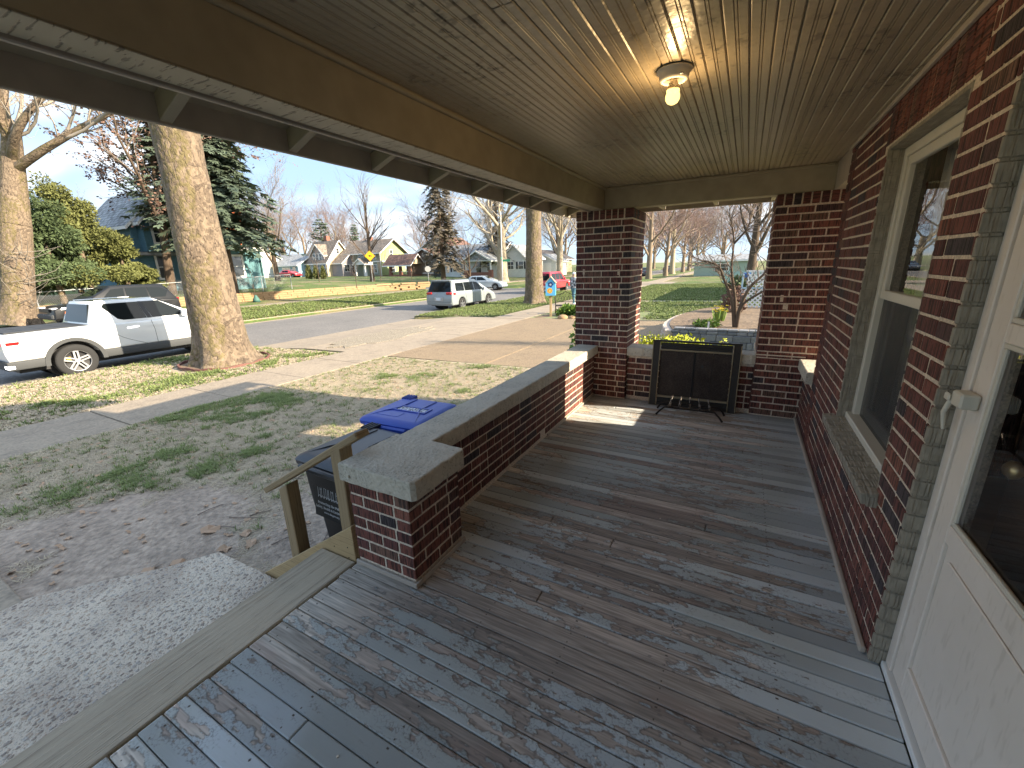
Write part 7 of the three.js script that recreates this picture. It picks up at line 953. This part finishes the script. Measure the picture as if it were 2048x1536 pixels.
  panel(0, 1.9, 0.06, 1.1, 0); mesh('frame_rail', cbox(-0.02, 1.95, 1.1, 1.15, -0.02, 0.03), std({ color: lin(0.40, 0.55, 0.62), roughness: 0.6 }), lt); mesh('frame_post', cbox(-0.05, -0.001, 0, 1.6, -0.03, 0.03), std({ color: lin(0.40, 0.55, 0.62), roughness: 0.6 }), lt); panel(0.1, 1.9, 1.16, 1.65, -0.25); mesh('frame_rail', cbox(0.05, 1.95, 1.66, 1.71, -0.28, -0.22), wm, lt);
  // topiary, daffodils, low plants
  const sh = thing('rounded_shrub', 'dark green rounded evergreen shrub beside the lattice', 'shrub', [-0.25, -0.5, -22.5]); mesh('stem', new THREE.CylinderGeometry(0.05, 0.06, 0.5, 7).translate(0, 0.2, 0), M.barkDark, sh); mesh('foliage', foliage(501, 3600, [[0, 0.85, 0, 0.42, 0.5, 0.42], [0.1, 0.7, 0, 0.40, 0.4, 0.4]], 0.12), M.cedarDark, sh);
  const br = thing('brown_shrub', 'bare pinkish-brown shrub before the lattice', 'shrub', [-0.25, -0.45, -15.3]); mesh('stem', new THREE.CylinderGeometry(0.02, 0.03, 0.4, 6).translate(0, 0.2, 0), M.barkDark, br); mesh('foliage', foliage(502, 900, [[0, 0.7, 0, 0.3, 0.5, 0.3]], 0.12), M.brownLeaf, br);
  for (const [x, z, k] of [[-0.62, -13.1, 0], [-0.45, -12.9, 1], [-0.55, -12.6, 2]]) { const d = thing('daffodil_clump', 'clump of yellow daffodils in the raised bed', 'flowers', [x, 0, z], k, 'daffodils in the raised bed'); const L = new Buf(), F = new Buf(), q = rngOf(510 + k); for (let i = 0; i < 16; i++) { const a = q() * 6.28, h = 0.2 + 0.16 * q(), b = V(0.06 * Math.cos(a), 0, 0.06 * Math.sin(a)), t = V(0.12 * Math.cos(a), h, 0.12 * Math.sin(a)), w = V(-Math.sin(a), 0, Math.cos(a)).multiplyScalar(0.012); L.quad(b.clone().sub(w), b.clone().add(w), t.clone().add(w), t.clone().sub(w)); if (i < 8) { const c = t.clone().add(V(0, 0.05, 0)); for (let m = 0; m < 6; m++) { const e = m / 6 * 6.28; F.quad(c, c.clone().add(V(0.03 * Math.cos(e - 0.3), 0.015, 0.03 * Math.sin(e - 0.3))), c.clone().add(V(0.05 * Math.cos(e), 0, 0.05 * Math.sin(e))), c.clone().add(V(0.03 * Math.cos(e + 0.3), 0.015, 0.03 * Math.sin(e + 0.3)))); } } } mesh('leaves', L.geo(), M.greenLeaf, d); mesh('petals', F.geo(), M.daffodil, d); }
  for (const [x, z, k, l] of [[-0.75, -11.7, 0, 'patch of bright green seedlings in the raised bed beside the white tag'], [0.75, -11.5, 1, 'tuft of bright green leaves behind the dark block wall']]) { const d = thing('garden_plant', l, 'plant', [x, 0, z]); mesh('foliage', foliage(520 + k, 420, [[0, 0.06, 0, 0.3, 0.09, 0.22]], 0.09), M.greenLeaf, d); mesh('stem', cbox(-0.005, 0.005, 0, 0.08, -0.005, 0.005), M.greenLeaf, d); }
  solo('plant_tag', cbox(-0.70, -0.66, 0, 0.16, -11.42, -11.415), M.white, 'small white plant tag stuck in the raised bed', 'tag');
  const wb = thing('recycling_bin', 'blue bin far off beside the pale green fence', 'bin', [0.1, -0.62, -44]); mesh('body', new THREE.CylinderGeometry(0.36, 0.30, 0.95, 4).rotateY(Math.PI / 4).translate(0, 0.48, 0), std({ color: lin(0.03, 0.14, 0.5), roughness: 0.5 }), wb); mesh('lid', cbox(-0.3, 0.3, 0.95, 1.03, -0.3, 0.3, 0.02), std({ color: lin(0.03, 0.14, 0.5), roughness: 0.5 }), wb);
  const pf = thing('pale_fence', 'pale green panel fence far across the neighbouring lawn', 'fence'); for (let k = 0; k < 10; k++) mesh('board_panel', cbox(-1.9 + k * 0.42, -1.5 + k * 0.42, -0.65, 0.55, -45.55, -45.5), std({ color: lin(0.32, 0.45, 0.40), roughness: 0.8 }), pf);
  const path = struct('neighbour_path', slabGeo([[-8.2, -25.3], [-0.9, -25.3], [-0.9, -24.6], [-8.2, -24.6]], -0.55, 0.12), M.walk, 'thin pale concrete path across the neighbouring lawn'); const pp = path.geometry.attributes.position; for (let i = 0; i < pp.count; i++) pp.setY(i, pp.getY(i) + landY(pp.getX(i), -25) + 0.575); 
  struct('second_driveway', slabGeo([[-8.2, -46], [6, -46], [6, -50.5], [-14.7, -50.5], [-14.7, -46]], -0.60, 0.1), M.walk, 'pale concrete driveway beyond the neighbouring lawn');
  // hedge right outside the porch end and the bush by the pillar
  const hedge = thing('yellow_hedge', 'bright yellow-green leafy hedge just outside the end wall', 'hedge', [-0.72, -0.62, -6.15]); mesh('stems', merge([tubeGeo([[-0.3, 0, 0], [-0.32, 0.6, 0.02], [-0.4, 1.1, 0]], 0.014, 5), tubeGeo([[0.1, 0, 0], [0.12, 0.6, 0.05], [0.2, 1.15, 0]], 0.014, 5), tubeGeo([[0.3, 0, 0], [0.42, 0.7, 0], [0.55, 1.2, 0.02]], 0.012, 5), tubeGeo([[-0.1, 0, 0.1], [-0.1, 0.6, 0.1], [-0.1, 1.15, 0.08]], 0.012, 5)]), M.barkDark, hedge);
  { const bl = [[-0.3, 0.75, 0, 0.34, 0.5, 0.3], [0.15, 0.75, 0, 0.36, 0.46, 0.3], [0.5, 0.65, 0, 0.26, 0.46, 0.25], [-0.05, 0.98, 0, 0.5, 0.24, 0.24], [-0.52, 0.95, 0, 0.22, 0.24, 0.22], [0.56, 1.10, 0, 0.07, 0.14, 0.07], [0.0, 1.12, 0.05, 0.3, 0.12, 0.15]]; mesh('foliage', foliage(531, 8000, bl, 0.05, 0.8), M.yellowHedge, hedge); }
  const bush = thing('corner_bush', 'glossy green bush poking past the outer brick pillar', 'shrub', [-2.02, -0.52, -5.7]); mesh('stems', merge([tubeGeo([[0, 0, 0], [0.02, 0.6, 0], [-0.03, 1.3, 0]], 0.012, 5), tubeGeo([[0.05, 0, 0.05], [0.1, 0.7, 0.05], [0.12, 1.2, 0.05]], 0.012, 5)]), M.barkDark, bush); mesh('foliage', foliage(541, 900, [[0, 0.55, 0, 0.2, 0.5, 0.22], [0.02, 1.05, 0, 0.11, 0.35, 0.15]], 0.075, 0.6), M.greenLeaf, bush);
}
// ---------------------------------------------------------------- grass, leaves and sticks
{
  const tuftGeo = (n, h, w, seed, lean) => { const B = new Buf(), r = rngOf(seed); for (let k = 0; k < n; k++) { const a = r() * 6.283, q = 0.02 * r(), b = V(q * Math.cos(a), -0.004, q * Math.sin(a)), l = h * (0.5 + 0.7 * r()), t = r() * 6.283, e = lean * (0.5 + r()), m = b.clone().add(V(Math.cos(t) * l * e * 0.4, l * 0.6, Math.sin(t) * l * e * 0.4)), tip = b.clone().add(V(Math.cos(t) * l * e, l * (1 - 0.3 * e), Math.sin(t) * l * e)), s = V(-Math.sin(t), 0, Math.cos(t)).multiplyScalar(w); B.quad(b.clone().sub(s), b.clone().add(s), m.clone().addScaledVector(s, 0.8), m.clone().addScaledVector(s, -0.8)); B.tri(m.clone().addScaledVector(s, -0.8), m.clone().addScaledVector(s, 0.8), tip); } return B.geo(); };
  const gm = std({ color: 0xffffff, roughness: 0.9, side: THREE.DoubleSide });
  const sow = (name, label, x0, x1, z0, z1, n, geo, bias, s0, keep) => {
    const r = rngOf(n + 7), l = []; const col = new THREE.Color();
    for (let k = 0; k < n; k++) { const x = lerp(x0, x1, r()), z = lerp(z0, z1, r()); if (keep && !keep(x, z, r)) continue; const g0 = clamp(green(x, z) + bias), so = bias ? 0 : soil(x, z); if (so > 0.25 && r() < (so - 0.2) * 2.2) continue; if (g0 < 0.3 && r() < 0.25) continue; const gr = r() < g0 * 0.9 + 0.06 ? 1 : 0; const c = grassCol(x, z, gr); l.push([x, z, c, gr, r(), r()]); }
    const im = new THREE.InstancedMesh(geo, gm, l.length), m = new THREE.Matrix4(), q = new THREE.Quaternion(), up = V(0, 1, 0), sc = V(1, 1, 1);
    l.forEach(([x, z, c, gr, a, b], i) => { const s = s0 * (0.6 + 0.8 * b) * (gr ? 1.25 : 0.85); q.setFromAxisAngle(up, a * 6.283); sc.set(s * (gr ? 1 : 1.4), s * (gr ? 1 : 0.55), s * (gr ? 1 : 1.4)); m.compose(V(x, landY(x, z) + 0.008, z), q, sc); im.setMatrixAt(i, m); const t = 0.8 + 0.5 * b; im.setColorAt(i, col.setRGB(c[0] * t, c[1] * t, c[2] * t)); });
    im.name = numbered(name); im.castShadow = im.receiveShadow = true; scene.add(im); im.userData.kind = 'stuff'; im.userData.label = label; im.userData.category = 'grass'; return im;
  };
  const t1 = tuftGeo(9, 0.05, 0.0022, 3, 0.9), t2 = tuftGeo(8, 0.06, 0.005, 5, 0.8);
  const clear = (x, z) => !(x > -4.15 && z > -1.42) && !(z > -0.5 && z < 0.9) && Math.hypot(x + 2.4, (z + 2.2) * 0.8) > 0.35;
  sow('lawn_grass', 'short dry and green grass blades on the front lawn', -8.18, -2.0, -7.9, 1.6, 105000, t1, 0, 1.0, clear);
  sow('verge_grass', 'short dry grass blades on the verge', -14.7, -9.82, -7.9, 1.0, 44000, t2, 0, 1.0, (x, z) => Math.hypot(x + 12.1, z + 5.85) > 1.05);
  sow('verge_grass', 'green grass blades on the verge past the driveway', -14.7, -9.82, -36, -16.7, 22000, t2, 0.55, 1.3);
  sow('neighbour_grass', 'green grass blades on the neighbouring lawn', -8.1, 2.5, -44, -16.8, 34000, t2, 0.75, 1.35, (x, z) => !(z < -24.5 && z > -25.4) && !(x > -2.1 && z > -17.6) && !(x < -3.4 && z > -19.3));
  sow('far_verge_grass', 'green grass blades on the verge across the street', -27.8, -22.7, -33, -3, 24000, t2, 0.5, 1.8, (x, z) => !(x < -25.1 && z > -13.2 && z < -4.3));
  // fallen leaves and twigs
  const r = rngOf(88), lg = (() => { const B = new Buf(); const o = [[0, -0.05], [0.03, -0.02], [0.055, 0.0], [0.03, 0.02], [0.035, 0.05], [0, 0.065], [-0.03, 0.045], [-0.05, 0.01], [-0.03, -0.02]].map((p, i) => V(p[0], 0.012 * Math.sin(i * 2.1) + 0.006, p[1])); const c = V(0, 0.004, 0); o.forEach((p, i) => B.tri(c, o[(i + 1) % o.length], p)); return B.geo(); })();
  const spots = [[-3.35, -1.55], [-3.55, -1.62], [-3.62, -1.15], [-3.1, -2.15], [-3.2, -2.3], [-3.48, -1.42], [-3.75, -1.02], [-2.75, -1.62], [-2.68, -1.55], [-2.8, -1.5], [-2.6, -1.44], [-3.9, -1.5]];
  spots.forEach(([x, z]) => { const m = solo('fallen_leaf', lg, M.leafLitter, 'curled dry brown leaf lying on bare soil by the landing', 'leaf', 'fallen leaves by the landing'); m.position.set(x, landY(x, z) + 0.024, z); m.rotation.set((r() - 0.5) * 0.5, r() * 6, (r() - 0.5) * 0.5); m.scale.setScalar(0.7 + r() * 0.9); });
  // loose grit and flakes on the boards, leaf bits in the grass: uncountable, one mesh each
  { const B = [], q = rngOf(90); for (let k = 0; k < 170; k++) { const x = -1.7 + q() * 2.2, z = -4.8 + q() * 4.9, w = 0.002 + q() * q() * 0.008; if (x < -1.27 && z < -1.3) continue; const g = chamfer(w, 0.002 + q() * 0.002, w * (0.5 + q()), 0.0005); g.rotateY(q() * 6); g.translate(x, 0.003, z); B.push(g); } const m = solo('floor_grit', merge(B), M.mortar, 'loose paint flakes and grit scattered over the floorboards', 'grit'); m.userData.kind = 'stuff'; }
  { const B = [], q = rngOf(92); for (let k = 0; k < 900; k++) { const x = -8.1 + q() * 6, z = -7.8 + q() * 8.6; if (!clear(x, z)) continue; const g = lg.clone(); g.scale(0.25 + q() * 0.45, 0.5, 0.25 + q() * 0.45); g.rotateX((q() - 0.5) * 0.8); g.rotateY(q() * 6); g.translate(x, landY(x, z) + 0.022, z); B.push(g); } const m = solo('leaf_litter', merge(B), M.leafLitter, 'small dry leaf fragments strewn through the front lawn', 'leaf litter'); m.userData.kind = 'stuff'; }
  for (let k = 0; k < 16; k++) { const x = -2.75 - r() * 1.6, z = -1.55 - r() * 1.1, a = r() * 6, L = 0.1 + r() * 0.25, m = solo('stick', tubeGeo([[-L / 2, 0.012, 0], [0, 0.02, (r() - 0.5) * 0.06], [L / 2, 0.012, (r() - 0.5) * 0.06]], [0.005, 0.004, 0.003], 4), M.twig, 'thin dry stick lying on the soil near the carts', 'stick', 'dry sticks on the bare soil'); m.position.set(x, landY(x, z) + 0.012, z); m.rotation.y = a; }
  for (let k = 0; k < 22; k++) { const x = -2.72 + r() * 0.42, z = -1.75 + r() * 0.34; const c = solo('wood_chip', muv(chamfer(0.03 + r() * 0.06, 0.008, 0.015 + r() * 0.03, 0.002)), M.woodNew, 'pale wood chip scattered at the foot of the handrail', 'wood chip', 'wood chips by the handrail'); c.position.set(x, landY(x, z) + 0.024, z); c.rotation.y = r() * 6; }
}
renderer.render(scene, camera);
